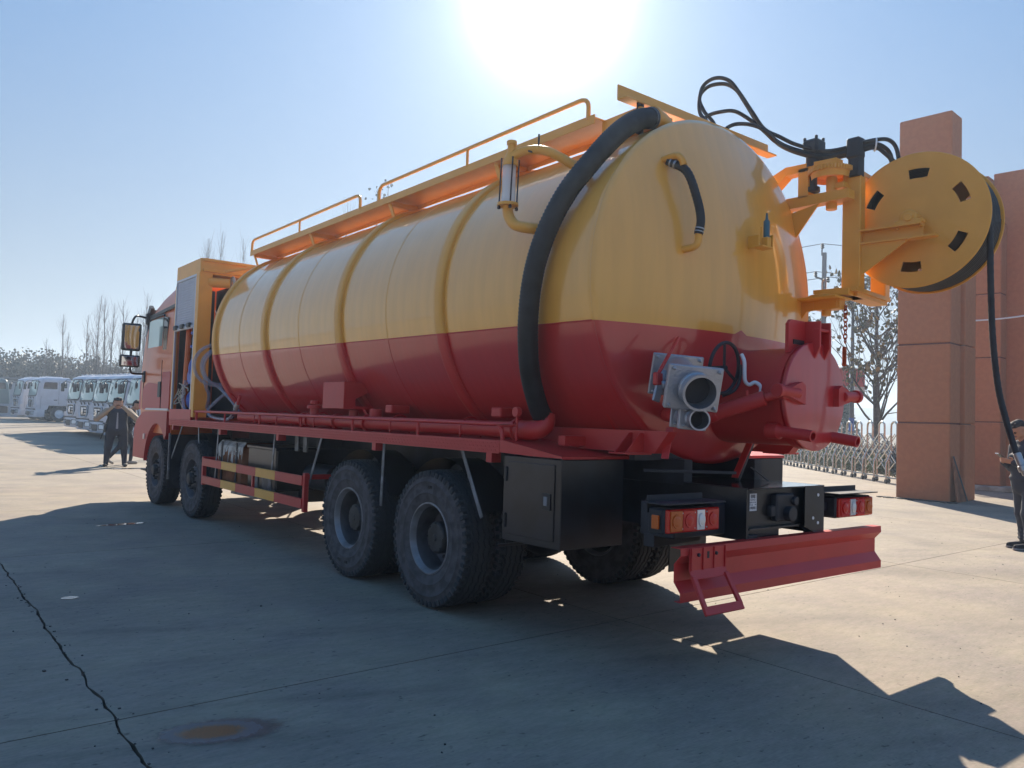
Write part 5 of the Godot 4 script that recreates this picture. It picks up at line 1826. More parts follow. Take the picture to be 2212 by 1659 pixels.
# ---------- figures: tapered bones joined by a smooth minimum and meshed with surface nets ----------
# bone: [a, b, radius a, radius b, colour, squash (x, y, z scale of space), blend]
func nets(g: G, bones: Array, cell: float) -> void:
	var lo := Vector3.ONE * 1e9
	var hi := -lo
	for b in bones:
		var r: float = maxf(b[2], b[3]) + 0.03
		for k in 2:
			lo = lo.min(b[k] - Vector3.ONE * r); hi = hi.max(b[k] + Vector3.ONE * r)
	var nx := int((hi.x - lo.x) / cell) + 3
	var ny := int((hi.y - lo.y) / cell) + 3
	var nz := int((hi.z - lo.z) / cell) + 3
	var F := PackedFloat32Array()
	F.resize(nx * ny * nz)
	F.fill(1.0)
	var near := PackedFloat32Array()
	near.resize(nx * ny * nz)
	near.fill(1.0)
	var who := PackedInt32Array()
	who.resize(nx * ny * nz)
	for bi in bones.size():
		var b: Array = bones[bi]
		var a: Vector3 = b[0]
		var d: Vector3 = b[1] - b[0]
		var ra: float = b[2]
		var rb: float = b[3]
		var sq: Vector3 = b[5] if b.size() > 5 else Vector3.ONE
		var kk: float = b[6] if b.size() > 6 else cell * 2.0
		var rm := maxf(ra, rb) + kk + cell * 3
		var l := (a.min(b[1]) - Vector3.ONE * rm - lo) / cell
		var h := (a.max(b[1]) + Vector3.ONE * rm - lo) / cell
		var dd := maxf((d * sq).length_squared(), 1e-9)
		var ds := d * sq
		for k in range(maxi(0, int(l.z)), mini(nz, int(h.z) + 1)):
			for j in range(maxi(0, int(l.y)), mini(ny, int(h.y) + 1)):
				var row := (k * ny + j) * nx
				for i in range(maxi(0, int(l.x)), mini(nx, int(h.x) + 1)):
					var p := (lo + Vector3(i, j, k) * cell - a) * sq
					var t := clampf(p.dot(ds) / dd, 0.0, 1.0)
					var dist := (p - ds * t).length() - lerpf(ra, rb, t)
					var q := row + i
					if dist < near[q]:
						near[q] = dist; who[q] = bi
					var o := F[q]
					var e := maxf(kk - absf(o - dist), 0.0) / kk
					F[q] = minf(o, dist) - e * e * kk * 0.25
	var idx := {}
	var pos := PackedVector3Array()
	var nor := PackedVector3Array()
	var cols := PackedColorArray()
	for k in nz - 1:
		for j in ny - 1:
			for i in nx - 1:
				var q := (k * ny + j) * nx + i
				var f0 := F[q]
				var s := 0
				var c8 := [q, q + 1, q + nx, q + nx + 1, q + nx * ny, q + nx * ny + 1, q + nx * ny + nx, q + nx * ny + nx + 1]
				for m in 8:
					if F[c8[m]] < 0.0: s += 1
				if s == 0 or s == 8:
					continue
				var sum := Vector3.ZERO
				var cnt := 0
				for e in [[0, 1], [2, 3], [4, 5], [6, 7], [0, 2], [1, 3], [4, 6], [5, 7], [0, 4], [1, 5], [2, 6], [3, 7]]:
					var fa: float = F[c8[e[0]]]
					var fb: float = F[c8[e[1]]]
					if (fa < 0.0) != (fb < 0.0):
						var t := fa / (fa - fb)
						var pa := Vector3(e[0] & 1, (e[0] >> 1) & 1, e[0] >> 2)
						var pb := Vector3(e[1] & 1, (e[1] >> 1) & 1, e[1] >> 2)
						sum += pa.lerp(pb, t); cnt += 1
				idx[q] = pos.size()
				pos.append(lo + (Vector3(i, j, k) + sum / cnt) * cell)
				nor.append(Vector3(F[q + 1] - f0, F[q + nx] - f0, F[q + nx * ny] - f0).normalized())
				cols.append(bones[who[q]][4])
	# smoother normals from the faces
	var faces := []
	var acc := PackedVector3Array()
	acc.resize(pos.size())
	for k in range(1, nz - 1):
		for j in range(1, ny - 1):
			for i in range(1, nx - 1):
				var q := (k * ny + j) * nx + i
				var ina := F[q] < 0.0
				for ax in 3:
					var st: int = [1, nx, nx * ny][ax]
					if (F[q + st] < 0.0) == ina:
						continue
					var u: int = [nx, nx * ny, 1][ax]
					var w: int = [nx * ny, 1, nx][ax]
					if not (idx.has(q) and idx.has(q - u) and idx.has(q - u - w) and idx.has(q - w)):
						continue
					var f := [idx[q], idx[q - u], idx[q - u - w], idx[q - w]]
					faces.append(f)
					var nn := (pos[f[2]] - pos[f[0]]).cross(pos[f[3]] - pos[f[1]])
					if nn.dot(nor[f[0]] + nor[f[2]]) < 0: nn = -nn
					for m in 4: acc[f[m]] += nn
	for f in faces:
		var nq := []
		for m in 4: nq.append(acc[f[m]].normalized())
		g.col = cols[f[0]]
		g.squad(pos[f[0]], pos[f[1]], pos[f[2]], pos[f[3]], nq[0], nq[1], nq[2], nq[3])

func hand_bones(wrist: Vector3, knuckle: Vector3, side: Vector3, curl: Vector3, skin: Color) -> Array:
	# palm from wrist to knuckles, four bent fingers, a thumb from the side of the palm
	var out := []
	var f := (knuckle - wrist).normalized()
	var c := curl.normalized()
	for k in 4:
		var s := side * (0.027 - 0.018 * k)
		out.append([wrist + s * 0.5, knuckle + s, 0.016, 0.013, skin])
		var l: float = [0.04, 0.045, 0.042, 0.034][k]
		var p1 := knuckle + s + (f * 0.75 + c * 0.45).normalized() * l
		var p2_ := p1 + (f * 0.1 + c).normalized() * l * 0.8
		out.append([knuckle + s, p1, 0.0105, 0.0095, skin, Vector3.ONE, 0.004])
		out.append([p1, p2_, 0.0095, 0.008, skin, Vector3.ONE, 0.004])
	var t0 := wrist.lerp(knuckle, 0.3) + side * 0.03
	var t1 := t0 + (side * 0.7 + f * 0.6).normalized() * 0.035
	out.append([t0, t1, 0.014, 0.011, skin])
	out.append([t1, t1 + (f + c * 0.3).normalized() * 0.032, 0.011, 0.009, skin, Vector3.ONE, 0.004])
	return out

func head_geo(g: G, c: Vector3, bs: Basis, skin: Color) -> void:
	# c is the head's centre; bs.z points backwards, bs.y up
	var B := []
	var d := func(x, y, z): return c + bs * Vector3(x, y, z)
	B.append([d.call(0, 0.03, 0.012), d.call(0, 0.035, -0.012), 0.088, 0.084, skin, Vector3.ONE, 0.03])
	B.append([d.call(0, -0.02, -0.03), d.call(0, -0.085, -0.062), 0.066, 0.03, skin, Vector3.ONE, 0.03])
	B.append([d.call(-0.04, -0.055, -0.01), d.call(0.04, -0.055, -0.01), 0.04, 0.04, skin, Vector3.ONE, 0.03])
	B.append([d.call(0, 0.0, -0.092), d.call(0, -0.03, -0.112), 0.011, 0.016, skin, Vector3.ONE, 0.012])
	for s in [-1.0, 1.0]:
		B.append([d.call(s * 0.018, 0.018, -0.09), d.call(s * 0.05, 0.018, -0.078), 0.012, 0.01, skin, Vector3.ONE, 0.01])
		B.append([d.call(s * 0.086, 0.01, 0.01), d.call(s * 0.088, -0.03, 0.004), 0.014, 0.01, skin, Vector3.ONE, 0.008])
		B.append([d.call(s * 0.032, 0.0, -0.088), d.call(s * 0.034, 0.0, -0.09), 0.011, 0.011, Color(0.02, 0.015, 0.012), Vector3.ONE, 0.004])
	B.append([d.call(-0.022, -0.058, -0.09), d.call(0.022, -0.058, -0.09), 0.008, 0.008, Color(0.22, 0.09, 0.08), Vector3.ONE, 0.006])
	B.append([d.call(0, -0.06, 0.02), d.call(0, -0.16, 0.045), 0.055, 0.06, skin, Vector3.ONE, 0.03])
	nets(g, B, 0.0065)

func hair_geo(c: Vector3, bs: Basis, col: Color, long: bool) -> G:
	var g := G.new()
	g.tinted = true
	var d := func(x, y, z): return c + bs * Vector3(x, y, z)
	var B := []
	B.append([d.call(0, 0.055, 0.02), d.call(0, 0.062, -0.012), 0.088, 0.08, col, Vector3.ONE, 0.02])
	B.append([d.call(0, 0.0, 0.045), d.call(0, -0.03, 0.05), 0.07, 0.055, col, Vector3.ONE, 0.02])
	var r := RandomNumberGenerator.new()
	r.seed = 3
	for k in 26:
		var x := r.randf_range(-0.075, 0.075)
		B.append([d.call(x, 0.1, -0.02 + r.randf_range(-.03, .05)), d.call(x * 1.15, 0.09 - r.randf() * 0.02, -0.085 + r.randf_range(-.012, .02)), 0.022, 0.008, col, Vector3.ONE, 0.01])
	if long:
		for s in [-1.0, 1.0]:
			B.append([d.call(s * 0.075, 0.03, 0.02), d.call(s * 0.08, -0.1, 0.05), 0.03, 0.025, col, Vector3.ONE, 0.02])
	nets(g, B, 0.0075)
	return g

func build_people() -> void:
	var skin := Color(0.42, 0.22, 0.14)
	var navy := Color(0.018, 0.022, 0.042)
	var black := Color(0.014, 0.014, 0.018)
	var beige := Color(0.36, 0.27, 0.19)
	# --- the photographer beside the truck's front ---
	var at := Vector3(0.1, 0.0, -18.45)
	var P := thing("person", "person in a dark vest with tan sleeves, holding a phone up to their face", "person", at, deg_to_rad(168.0))
	P.scale = Vector3(1.18, 1.0, 1.12)
	var g := G.new()
	g.tinted = true
	var pants := Color(0.016, 0.018, 0.03)
	var B := []
	for s in [-1.0, 1.0]:
		B.append([Vector3(s * 0.11, 0.88, 0), Vector3(s * 0.155, 0.5, -0.01), 0.108, 0.078, pants, Vector3.ONE, 0.03])
		B.append([Vector3(s * 0.155, 0.5, -0.01), Vector3(s * 0.18, 0.12, 0.02), 0.076, 0.05, pants, Vector3.ONE, 0.03])
		B.append([Vector3(s * 0.18, 0.1, 0.02), Vector3(s * 0.18, 0.07, 0.03), 0.046, 0.045, black, Vector3.ONE, 0.02])
		B.append([Vector3(s * 0.18, 0.045, 0.05), Vector3(s * 0.205, 0.04, -0.14), 0.045, 0.038, black, Vector3.ONE, 0.02])
		# arm: shoulder, elbow out to the side, hand to the face
		var sh := Vector3(s * 0.215, 1.42, 0.01)
		var el := Vector3(s * 0.40, 1.21, -0.16)
		var wr := Vector3(s * 0.10, 1.53, -0.26)
		B.append([sh, el, 0.075, 0.062, beige, Vector3.ONE, 0.03])
		B.append([el, wr, 0.06, 0.04, beige, Vector3.ONE, 0.025])
	B.append([Vector3(-0.07, 0.93, 0.0), Vector3(0.07, 0.93, 0.0), 0.14, 0.14, pants, Vector3.ONE, 0.05])
	B.append([Vector3(0, 0.98, 0.0), Vector3(0, 1.02, 0.0), 0.155, 0.158, navy, Vector3(0.82, 1, 1), 0.05])
	B.append([Vector3(0, 1.05, 0.0), Vector3(0, 1.32, 0.01), 0.165, 0.17, navy, Vector3(0.85, 1, 1.1), 0.05])
	B.append([Vector3(-0.15, 1.40, 0.01), Vector3(0.15, 1.40, 0.01), 0.085, 0.085, navy, Vector3.ONE, 0.06])
	B.append([Vector3(0, 1.42, 0.01), Vector3(0, 1.52, -0.01), 0.07, 0.058, skin, Vector3.ONE, 0.03])
	nets(g, B, 0.015)
	var bs := Basis(Vector3.RIGHT, -0.12)
	var hc := Vector3(0, 1.635, -0.04)
	head_geo(g, hc, bs, skin)
	for s in [-1.0, 1.0]:
		nets(g, hand_bones(Vector3(s * 0.10, 1.535, -0.26), Vector3(s * 0.055, 1.59, -0.285), Vector3(0, 0.8, 0.2) * (1.0), Vector3(-s, 0.1, 0.3), skin), 0.005)
	part("body", g, M.figure, P)
	part("hair", hair_geo(hc, bs, Color(0.016, 0.012, 0.012), true), M.figure, P)
	g = G.new()   # open zip of the vest with a pale shirt
	g.tinted = true
	g.col = Color(0.3, 0.3, 0.33)
	for k in 8:
		var y := 1.0 + 0.05 * k
		g.box(Vector3(0.0, y, -0.157 - 0.004 * sin(k)), Vector3(0.045 - 0.003 * k, 0.06, 0.02), Basis(), 0.008)
	part("shirt", g, M.figure, P)
	var ph := thing("phone", "dark phone in the hands of the person beside the truck's front", "phone", at, deg_to_rad(168.0))
	g = G.new()
	g.box(Vector3(0, 1.6, -0.29), Vector3(0.15, 0.075, 0.009), Basis(), 0.004)
	part("case", g, M.phone, ph)
	g = G.new()
	g.box(Vector3(0.05, 1.615, -0.2955), Vector3(0.03, 0.03, 0.003), Basis(), 0.001)
	part("camera_bump", g, M.phone_edge, ph)
	var bag := thing("shoulder_bag", "black shoulder bag hanging at the side of the photographing person", "bag", at, deg_to_rad(168.0))
	g = G.new()
	g.box(Vector3(0.26, 0.98, 0.06), Vector3(0.09, 0.22, 0.26), Basis(Vector3.BACK, 0.1), 0.03)
	part("pouch", g, M.plastic, bag)
	g = G.new()
	g.tube(smooth([Vector3(0.24, 1.08, -0.02), Vector3(0.2, 1.3, -0.12), Vector3(0.14, 1.48, -0.06), Vector3(0.16, 1.49, 0.08), Vector3(0.26, 1.1, 0.14)], 6), 0.012, 6)
	g.tube(smooth([Vector3(0.29, 0.9, 0.0), Vector3(0.33, 0.8, 0.0), Vector3(0.36, 0.7, 0.0)], 4), 0.018, 6)
	part("strap", g, M.plastic, bag)
	# --- the second person, half hidden by the truck's front corner ---
	at = Vector3(0.52, 0.0, -19.3)
	P = thing("person", "person in dark clothes and pale shoes walking behind the truck's front", "person", at, deg_to_rad(-110.0))
	g = G.new()
	g.tinted = true
	B = []
	var pale := Color(0.45, 0.38, 0.3)
	B.append([Vector3(-0.1, 0.9, 0), Vector3(-0.12, 0.5, -0.16), 0.1, 0.07, pants, Vector3.ONE, 0.03])
	B.append([Vector3(-0.12, 0.5, -0.16), Vector3(-0.12, 0.12, -0.12), 0.068, 0.045, pants, Vector3.ONE, 0.03])
	B.append([Vector3(-0.12, 0.045, -0.08), Vector3(-0.13, 0.04, -0.27), 0.045, 0.036, pale, Vector3.ONE, 0.02])
	B.append([Vector3(0.1, 0.9, 0), Vector3(0.1, 0.5, 0.12), 0.1, 0.07, pants, Vector3.ONE, 0.03])
	B.append([Vector3(0.1, 0.5, 0.12), Vector3(0.1, 0.2, 0.36), 0.066, 0.045, pants, Vector3.ONE, 0.03])
	B.append([Vector3(0.1, 0.2, 0.36), Vector3(0.1, 0.13, 0.42), 0.042, 0.044, pale, Vector3.ONE, 0.02])
	B.append([Vector3(0.1, 0.12, 0.43), Vector3(0.1, 0.035, 0.28), 0.042, 0.034, pale, Vector3.ONE, 0.02])
	B.append([Vector3(-0.06, 0.95, 0.0), Vector3(0.06, 0.95, 0.0), 0.135, 0.135, pants, Vector3.ONE, 0.05])
	B.append([Vector3(0, 1.0, -0.02), Vector3(0, 1.3, -0.1), 0.155, 0.165, black, Vector3(0.85, 1, 1.1), 0.05])
	B.append([Vector3(-0.15, 1.38, -0.12), Vector3(0.15, 1.38, -0.12), 0.085, 0.085, black, Vector3.ONE, 0.06])
	B.append([Vector3(0, 1.4, -0.12), Vector3(0, 1.5, -0.17), 0.066, 0.056, skin, Vector3.ONE, 0.03])
	for s in [-1.0, 1.0]:
		B.append([Vector3(s * 0.22, 1.38, -0.12), Vector3(s * 0.27, 1.12, -0.14), 0.07, 0.055, black, Vector3.ONE, 0.03])
		B.append([Vector3(s * 0.27, 1.12, -0.14), Vector3(s * 0.2, 0.98, -0.36), 0.052, 0.038, black, Vector3.ONE, 0.025])
	nets(g, B, 0.016)
	hc = Vector3(0, 1.59, -0.22)
	bs = Basis(Vector3.RIGHT, -0.4)
	head_geo(g, hc, bs, skin)
	for s in [-1.0, 1.0]:
		nets(g, hand_bones(Vector3(s * 0.2, 0.98, -0.36), Vector3(s * 0.18, 0.965, -0.43), Vector3(-s * 0.3, 0.9, 0), Vector3(-s, -0.3, 0), skin), 0.006)
	part("body", g, M.figure, P)
	part("hair", hair_geo(hc, bs, Color(0.014, 0.011, 0.011), false), M.figure, P)
	# --- the man at the right edge looking down at his phone ---
	at = Vector3(7.47, 0.0, -0.20)
	var turn := deg_to_rad(57.0)
	P = thing("person", "person in dark jacket and black trainers looking down at a phone, right edge", "person", at, turn)
	g = G.new()
	g.tinted = true
	B = []
	var jean := Color(0.03, 0.036, 0.055)
	for s in [-1.0, 1.0]:
		var fz := -0.05 if s < 0 else 0.04
		B.append([Vector3(s * 0.1, 0.88, 0), Vector3(s * 0.115, 0.48, -0.03 + fz), 0.103, 0.072, jean, Vector3.ONE, 0.03])
		B.append([Vector3(s * 0.115, 0.48, -0.03 + fz), Vector3(s * 0.115, 0.12, 0.02 + fz), 0.07, 0.05, jean, Vector3.ONE, 0.03])
		for k in 3:
			B.append([Vector3(s * 0.115 - 0.03, 0.13 + 0.05 * k, -0.03 + fz), Vector3(s * 0.115 + 0.04, 0.14 + 0.05 * k, -0.015 + fz), 0.03, 0.026, jean, Vector3.ONE, 0.015])
		B.append([Vector3(s * 0.115, 0.1, 0.02 + fz), Vector3(s * 0.115, 0.05, 0.035 + fz), 0.046, 0.047, black, Vector3.ONE, 0.02])
		B.append([Vector3(s * 0.115, 0.05, 0.03 + fz), Vector3(s * 0.125, 0.042, -0.19 + fz), 0.047, 0.036, black, Vector3.ONE, 0.02])
		B.append([Vector3(s * 0.115, 0.016, 0.05 + fz), Vector3(s * 0.125, 0.016, -0.21 + fz), 0.028, 0.026, Color(0.3, 0.3, 0.3), Vector3(0.7, 1.6, 1), 0.008])
		B.append([Vector3(s * 0.21, 1.36, 0.0), Vector3(s * 0.25, 1.09, -0.02), 0.078, 0.066, navy, Vector3.ONE, 0.03])
		B.append([Vector3(s * 0.25, 1.09, -0.02), Vector3(s * 0.10, 1.16, -0.25), 0.064, 0.046, navy, Vector3.ONE, 0.025])
	B.append([Vector3(-0.06, 0.92, 0.0), Vector3(0.06, 0.92, 0.0), 0.14, 0.14, navy, Vector3.ONE, 0.05])
	B.append([Vector3(0, 0.86, 0.0), Vector3(0, 1.0, 0.0), 0.158, 0.158, navy, Vector3(0.85, 1, 1), 0.04])
	B.append([Vector3(0, 1.0, 0.0), Vector3(0, 1.28, 0.02), 0.16, 0.17, navy, Vector3(0.85, 1, 1.05), 0.05])
	B.append([Vector3(-0.15, 1.37, 0.01), Vector3(0.15, 1.37, 0.01), 0.088, 0.088, navy, Vector3.ONE, 0.06])
	B.append([Vector3(0, 1.4, 0.0), Vector3(0, 1.5, -0.05), 0.066, 0.058, skin, Vector3.ONE, 0.03])
	B.append([Vector3(-0.06, 1.43, -0.03), Vector3(0.06, 1.43, -0.03), 0.062, 0.062, navy, Vector3.ONE, 0.02])
	# folds across the jacket
	for k in 5:
		var y := 0.95 + 0.075 * k
		B.append([Vector3(-0.1, y, -0.13), Vector3(0.12, y + 0.04 * (k % 2), -0.125), 0.04, 0.03, navy, Vector3.ONE, 0.02])
	nets(g, B, 0.0125)
	hc = Vector3(0, 1.60, -0.11)
	bs = Basis(Vector3.RIGHT, -0.45)
	head_geo(g, hc, bs, skin)
	nets(g, hand_bones(Vector3(-0.10, 1.16, -0.25), Vector3(-0.045, 1.185, -0.33), Vector3(-0.55, 0.7, 0.2), Vector3(0.9, 0.35, 0.1), skin), 0.005)
	nets(g, hand_bones(Vector3(0.10, 1.16, -0.25), Vector3(0.045, 1.185, -0.33), Vector3(0.55, 0.7, 0.2), Vector3(-0.9, 0.35, 0.1), skin), 0.005)
	part("body", g, M.figure, P)
	part("hair", hair_geo(hc, bs, Color(0.02, 0.014, 0.012), false), M.figure, P)
	ph = thing("phone", "thin dark phone held in front of the chest of the person at the right edge", "phone", at, turn)
	g = G.new()
	var pb := Basis(Vector3.RIGHT, -1.0)
	g.box(Vector3(0, 1.235, -0.36), Vector3(0.075, 0.155, 0.009), pb, 0.004)
	part("case", g, M.phone, ph)
	g = G.new()
	g.box(Vector3(0, 1.235, -0.36) + pb * Vector3(0, 0.0788, 0), Vector3(0.07, 0.003, 0.0095), pb, 0.001)
	part("edge", g, M.phone_edge, ph)

func smooth01(t: float) -> float:
	t = clampf(t, 0, 1)
	return t * t * (3 - 2 * t)

func lie(z: float) -> float:
	# the far end of the yard rises a little
	return 0.5 * smooth01((-z - 24.0) / 38.0)

var edge_noise := FastNoiseLite.new()
var tone_noise := FastNoiseLite.new()
var streak_noise := FastNoiseLite.new()

func slab_tone(x: float, z: float, base: float) -> Color:
	var v := base + 0.10 * tone_noise.get_noise_2d(x * 0.9, z * 0.9) + 0.08 * tone_noise.get_noise_2d(x * 3.1 + 40, z * 3.1)
	# tyre tracks and sweepings drawn out in the driving direction
	var a := x * 0.93 + z * 0.36
	var b := -x * 0.36 + z * 0.93
	var s := streak_noise.get_noise_2d(a * 0.35, b * 4.5)
	v -= maxf(0.0, s - 0.22) * 0.45
	# old stains
	var st := tone_noise.get_noise_2d(x * 0.55 + 200, z * 0.55 - 90)
	if st > 0.34: v -= (st - 0.34) * 0.9
	var w := tone_noise.get_noise_2d(x * 0.5 - 300, z * 0.5)
	var warm := 0.02 + 0.05 * maxf(0.0, w)
	v = clampf(v, 0.3, 1.0)
	return Color(v * (1.0 + warm), v, v * (1.0 - warm * 1.5))

func build_ground() -> void:
	edge_noise.seed = 12; edge_noise.frequency = 3.0; edge_noise.fractal_octaves = 3
	tone_noise.seed = 44; tone_noise.frequency = 0.35; tone_noise.fractal_octaves = 4
	streak_noise.seed = 6; streak_noise.frequency = 0.6; streak_noise.fractal_octaves = 3
	var g := G.new()
	# base sheet out to the horizon
	var xs := [-900.0, -300.0, -60.0, -26.0, -10.0, 0.0, 10.0, 30.0, 60.0, 300.0, 900.0]
	var zs := [-900.0, -300.0, -90.0, -62.0, -56.0, -50.0, -45.0, -40.0, -35.0, -30.0, -24.0, -10.0, 10.0, 60.0, 900.0]
	for i in xs.size() - 1:
		for j in zs.size() - 1:
			g.quad(Vector3(xs[i], lie(zs[j]) - 0.05, zs[j]), Vector3(xs[i + 1], lie(zs[j]) - 0.05, zs[j]), Vector3(xs[i + 1], lie(zs[j + 1]) - 0.05, zs[j + 1]), Vector3(xs[i], lie(zs[j + 1]) - 0.05, zs[j + 1]), Vector3.UP)
	var Y := part("ground", g, M.earth, self)
	tag(Y, "concrete yard of large cast slabs with dark joints", "", "", "structure")
	# plain concrete of the rest of the yard, then the dark bed under the joints
	g = G.new()
	for j in zs.size() - 1:
		if zs[j] >= -90 and zs[j + 1] <= 60:
			g.quad(Vector3(-60, lie(zs[j]) - 0.04, zs[j]), Vector3(46, lie(zs[j]) - 0.04, zs[j]), Vector3(46, lie(zs[j + 1]) - 0.04, zs[j + 1]), Vector3(-60, lie(zs[j + 1]) - 0.04, zs[j + 1]), Vector3.UP)
	part("yard", g, M.yard, Y)
	g = G.new()
	for j in zs.size() - 1:
		if zs[j] >= -62 and zs[j + 1] <= 12 and false:
			g.quad(Vector3(-24, lie(zs[j]) - 0.03, zs[j]), Vector3(46, lie(zs[j]) - 0.03, zs[j]), Vector3(46, lie(zs[j + 1]) - 0.03, zs[j + 1]), Vector3(-24, lie(zs[j + 1]) - 0.03, zs[j + 1]), Vector3.UP)
	var jx := [-23.4, -18.5, -13.6, -8.7, -3.75, -0.15, 4.6, 9.4, 14.2, 19.0, 23.8, 28.6, 33.4, 38.2, 44.0]
	var jz := [10.0, 5.0, -0.28, -5.36, -9.3, -13.2, -18.2, -23.2, -28.2, -33.2, -38.2, -43.2, -48.2, -53.2, -58.2, -63.2, -68.0]
	for i in jx.size() - 1:
		for j in jz.size() - 1:
			var x0: float = jx[i]
			var x1: float = jx[i + 1]
			var z0: float = jz[j + 1]
			var z1: float = jz[j]
			var cx := (x0 + x1) / 2
			var cz := (z0 + z1) / 2
			if Vector2(cx + 4.7, cz - 4).length() < 7 and cz > 6: continue
			# well outside the picture
			var ray := Vector2(cx + 4.74, cz - 3.98).rotated(-0.6688)
			if ray.y > 3.5 or absf(ray.x) > -ray.y * 0.64 + 7.0: continue
			var near := Vector2(cx + 3, cz - 1).length() < 13.0
			var step := 0.2 if near else 1.0
			var nx := maxi(2, int((x1 - x0) / step))
			var nz := maxi(2, int((z1 - z0) / ((0.04 if i == 3 or i == 4 else 0.12) if near else 1.0)))
			if not near: nz = maxi(2, int((z1 - z0) / 1.0))
			var base := 0.9 + 0.07 * edge_noise.get_noise_2d(i * 7.3, j * 5.1)
			var s := G.new()
			s.tinted = true
			var rows := []
			for b in nz + 1:
				var row := PackedVector3Array()
				var z := lerpf(z0, z1, float(b) / nz)
				for a in nx + 1:
					var x := lerpf(x0, x1, float(a) / nx)
					var px := x
					var pz := z
					if a == 0 or a == nx:
						var sgn := 1.0 if a == 0 else -1.0
						var gap := 0.005
						if near and ((a == 0 and i == 4) or (a == nx and i == 3)):
							gap = 0.004 + 0.011 * absf(edge_noise.get_noise_2d(sgn * 5.0, z * 1.4)) + 0.014 * maxf(0.0, edge_noise.get_noise_2d(sgn * 9.0, z * 4.0) - 0.12)
							px += 0.03 * edge_noise.get_noise_2d(77.0, z * 0.5)
						px += sgn * gap
					if b == 0: pz += 0.0045
					if b == nz: pz -= 0.0045
					# the cross joint runs a touch askew
					if j == 1: pz -= (x + 4.0) * 0.026 * (1.0 - float(b) / nz)
					if j == 2: pz -= (x + 4.0) * 0.026 * float(b) / nz
					row.append(Vector3(px, lie(pz), pz))
				rows.append(row)
			for b in nz:
				for a in nx:
					var q := [rows[b][a], rows[b][a + 1], rows[b + 1][a + 1], rows[b + 1][a]]
					var cc := []
					for p in q: cc.append(slab_tone(p.x, p.z, base))
					for t in [[0, 1, 2], [0, 2, 3]]:
						s.v.append(q[t[0]]); s.v.append(q[t[1]]); s.v.append(q[t[2]])
						for k in 3:
							s.n.append(Vector3.UP); s.c.append(cc[t[k]])
			# sides of the slab in the joint
			s.col = Color(0.5, 0.46, 0.42)
			var dn := Vector3(0, -0.04, 0)
			for b in nz:
				s.quad(rows[b][0], rows[b + 1][0], rows[b + 1][0] + dn, rows[b][0] + dn, Vector3.LEFT)
				s.quad(rows[b][nx], rows[b + 1][nx], rows[b + 1][nx] + dn, rows[b][nx] + dn, Vector3.RIGHT)
			for a in nx:
				s.quad(rows[0][a], rows[0][a + 1], rows[0][a + 1] + dn, rows[0][a] + dn, Vector3.FORWARD)
				s.quad(rows[nz][a], rows[nz][a + 1], rows[nz][a + 1] + dn, rows[nz][a] + dn, Vector3.BACK)
			part("slab", s, M.concrete, Y)
			g.quad(Vector3(x0 - 0.03, lie(z0) - 0.03, z0 - 0.25), Vector3(x1 + 0.03, lie(z0) - 0.03, z0 - 0.25), Vector3(x1 + 0.03, lie(z1) - 0.03, z1 + 0.03), Vector3(x0 - 0.03, lie(z1) - 0.03, z1 + 0.03), Vector3.UP)
	part("joint_bed", g, M.joint, Y)
	# crumbs and pebbles lying about
	var r := RandomNumberGenerator.new()
	r.seed = 19
	g = G.new()
	for k in 420:
		var p := Vector3(r.randf_range(-4, 10), 0, r.randf_range(-9, 3))
		var e := r.randf_range(0.003, 0.010) * (1.6 if r.randf() < 0.06 else 1.0)
		g.box(p + Vector3(0, e * 0.3, 0), Vector3(e, e * 0.6, e * r.randf_range(0.6, 1.4)), Basis(Vector3.UP, r.randf() * TAU), e * 0.25)
	for k in 55:   # along the open joint
		var z := r.randf_range(-4.5, 1.5)
		var e := r.randf_range(0.004, 0.014)
		g.box(Vector3(-3.75 + r.randfn(0, 0.035), e * 0.2, z), Vector3(e, e * 0.5, e * r.randf_range(0.6, 1.4)), Basis(Vector3.UP, r.randf() * TAU), e * 0.25)
	var pb := part("grit", g, M.hub, Y)
	pb.set_meta("kind", "stuff")
	# water lying in hollows
	var puddles := [[-2.17, -7.34, 0.27, 0.075, "water", 1], [-3.47, -3.17, 0.06, 0.05, "water", 2], [0.25, -17.6, 0.5, 0.16, "water", 5], [2.6, -15.0, 0.5, 0.12, "water", 7]]
	var k := 0
	for e in puddles:
		g = G.new()
		var c := Vector3(e[0], 0.004 + (0.006 if e[4] == "mud" else (0.003 if e[5] == 9 else 0.0)), e[1])
		var m := 64
		var f := func(a: float) -> Vector3:
			var q: float = 1.0 + (0.12 if e[4] != "water" else 0.28) * edge_noise.get_noise_2d(cos(a) * 0.35 + e[5] * 9.0, sin(a) * 0.35) + 0.12 * edge_noise.get_noise_2d(cos(a) * 1.6 + e[5] * 5.0, sin(a) * 1.6)
			return c + Vector3(e[2] * cos(a) * q, 0, e[3] * sin(a) * q).rotated(Vector3.UP, 0.12 if e[4] != "wet" else 0.1)
		for s in m:
			g.flat(c, f.call(TAU * s / m), f.call(TAU * (s + 1) / m), Vector3.UP)
		var o := part("puddle" if e[4] == "water" else ({"mud": "mud", "silt": "silt", "wet": "wet_patch"}[e[4]]), g, M[e[4]], self)
		tag(o, ["bright thin puddle beside the second front wheel", "tiny bright puddle next to the open joint", "bluish puddle at the photographing person's feet", "puddle on the sunlit slabs beyond the truck's nose"][k], ["puddle", "puddle", "puddle", "puddle"][k], "", "structure")
		k += 1
	# drying puddle with a rusty middle, a pale rim and a damp edge
	var st := Image.create(256, 160, false, Image.FORMAT_RGBA8)
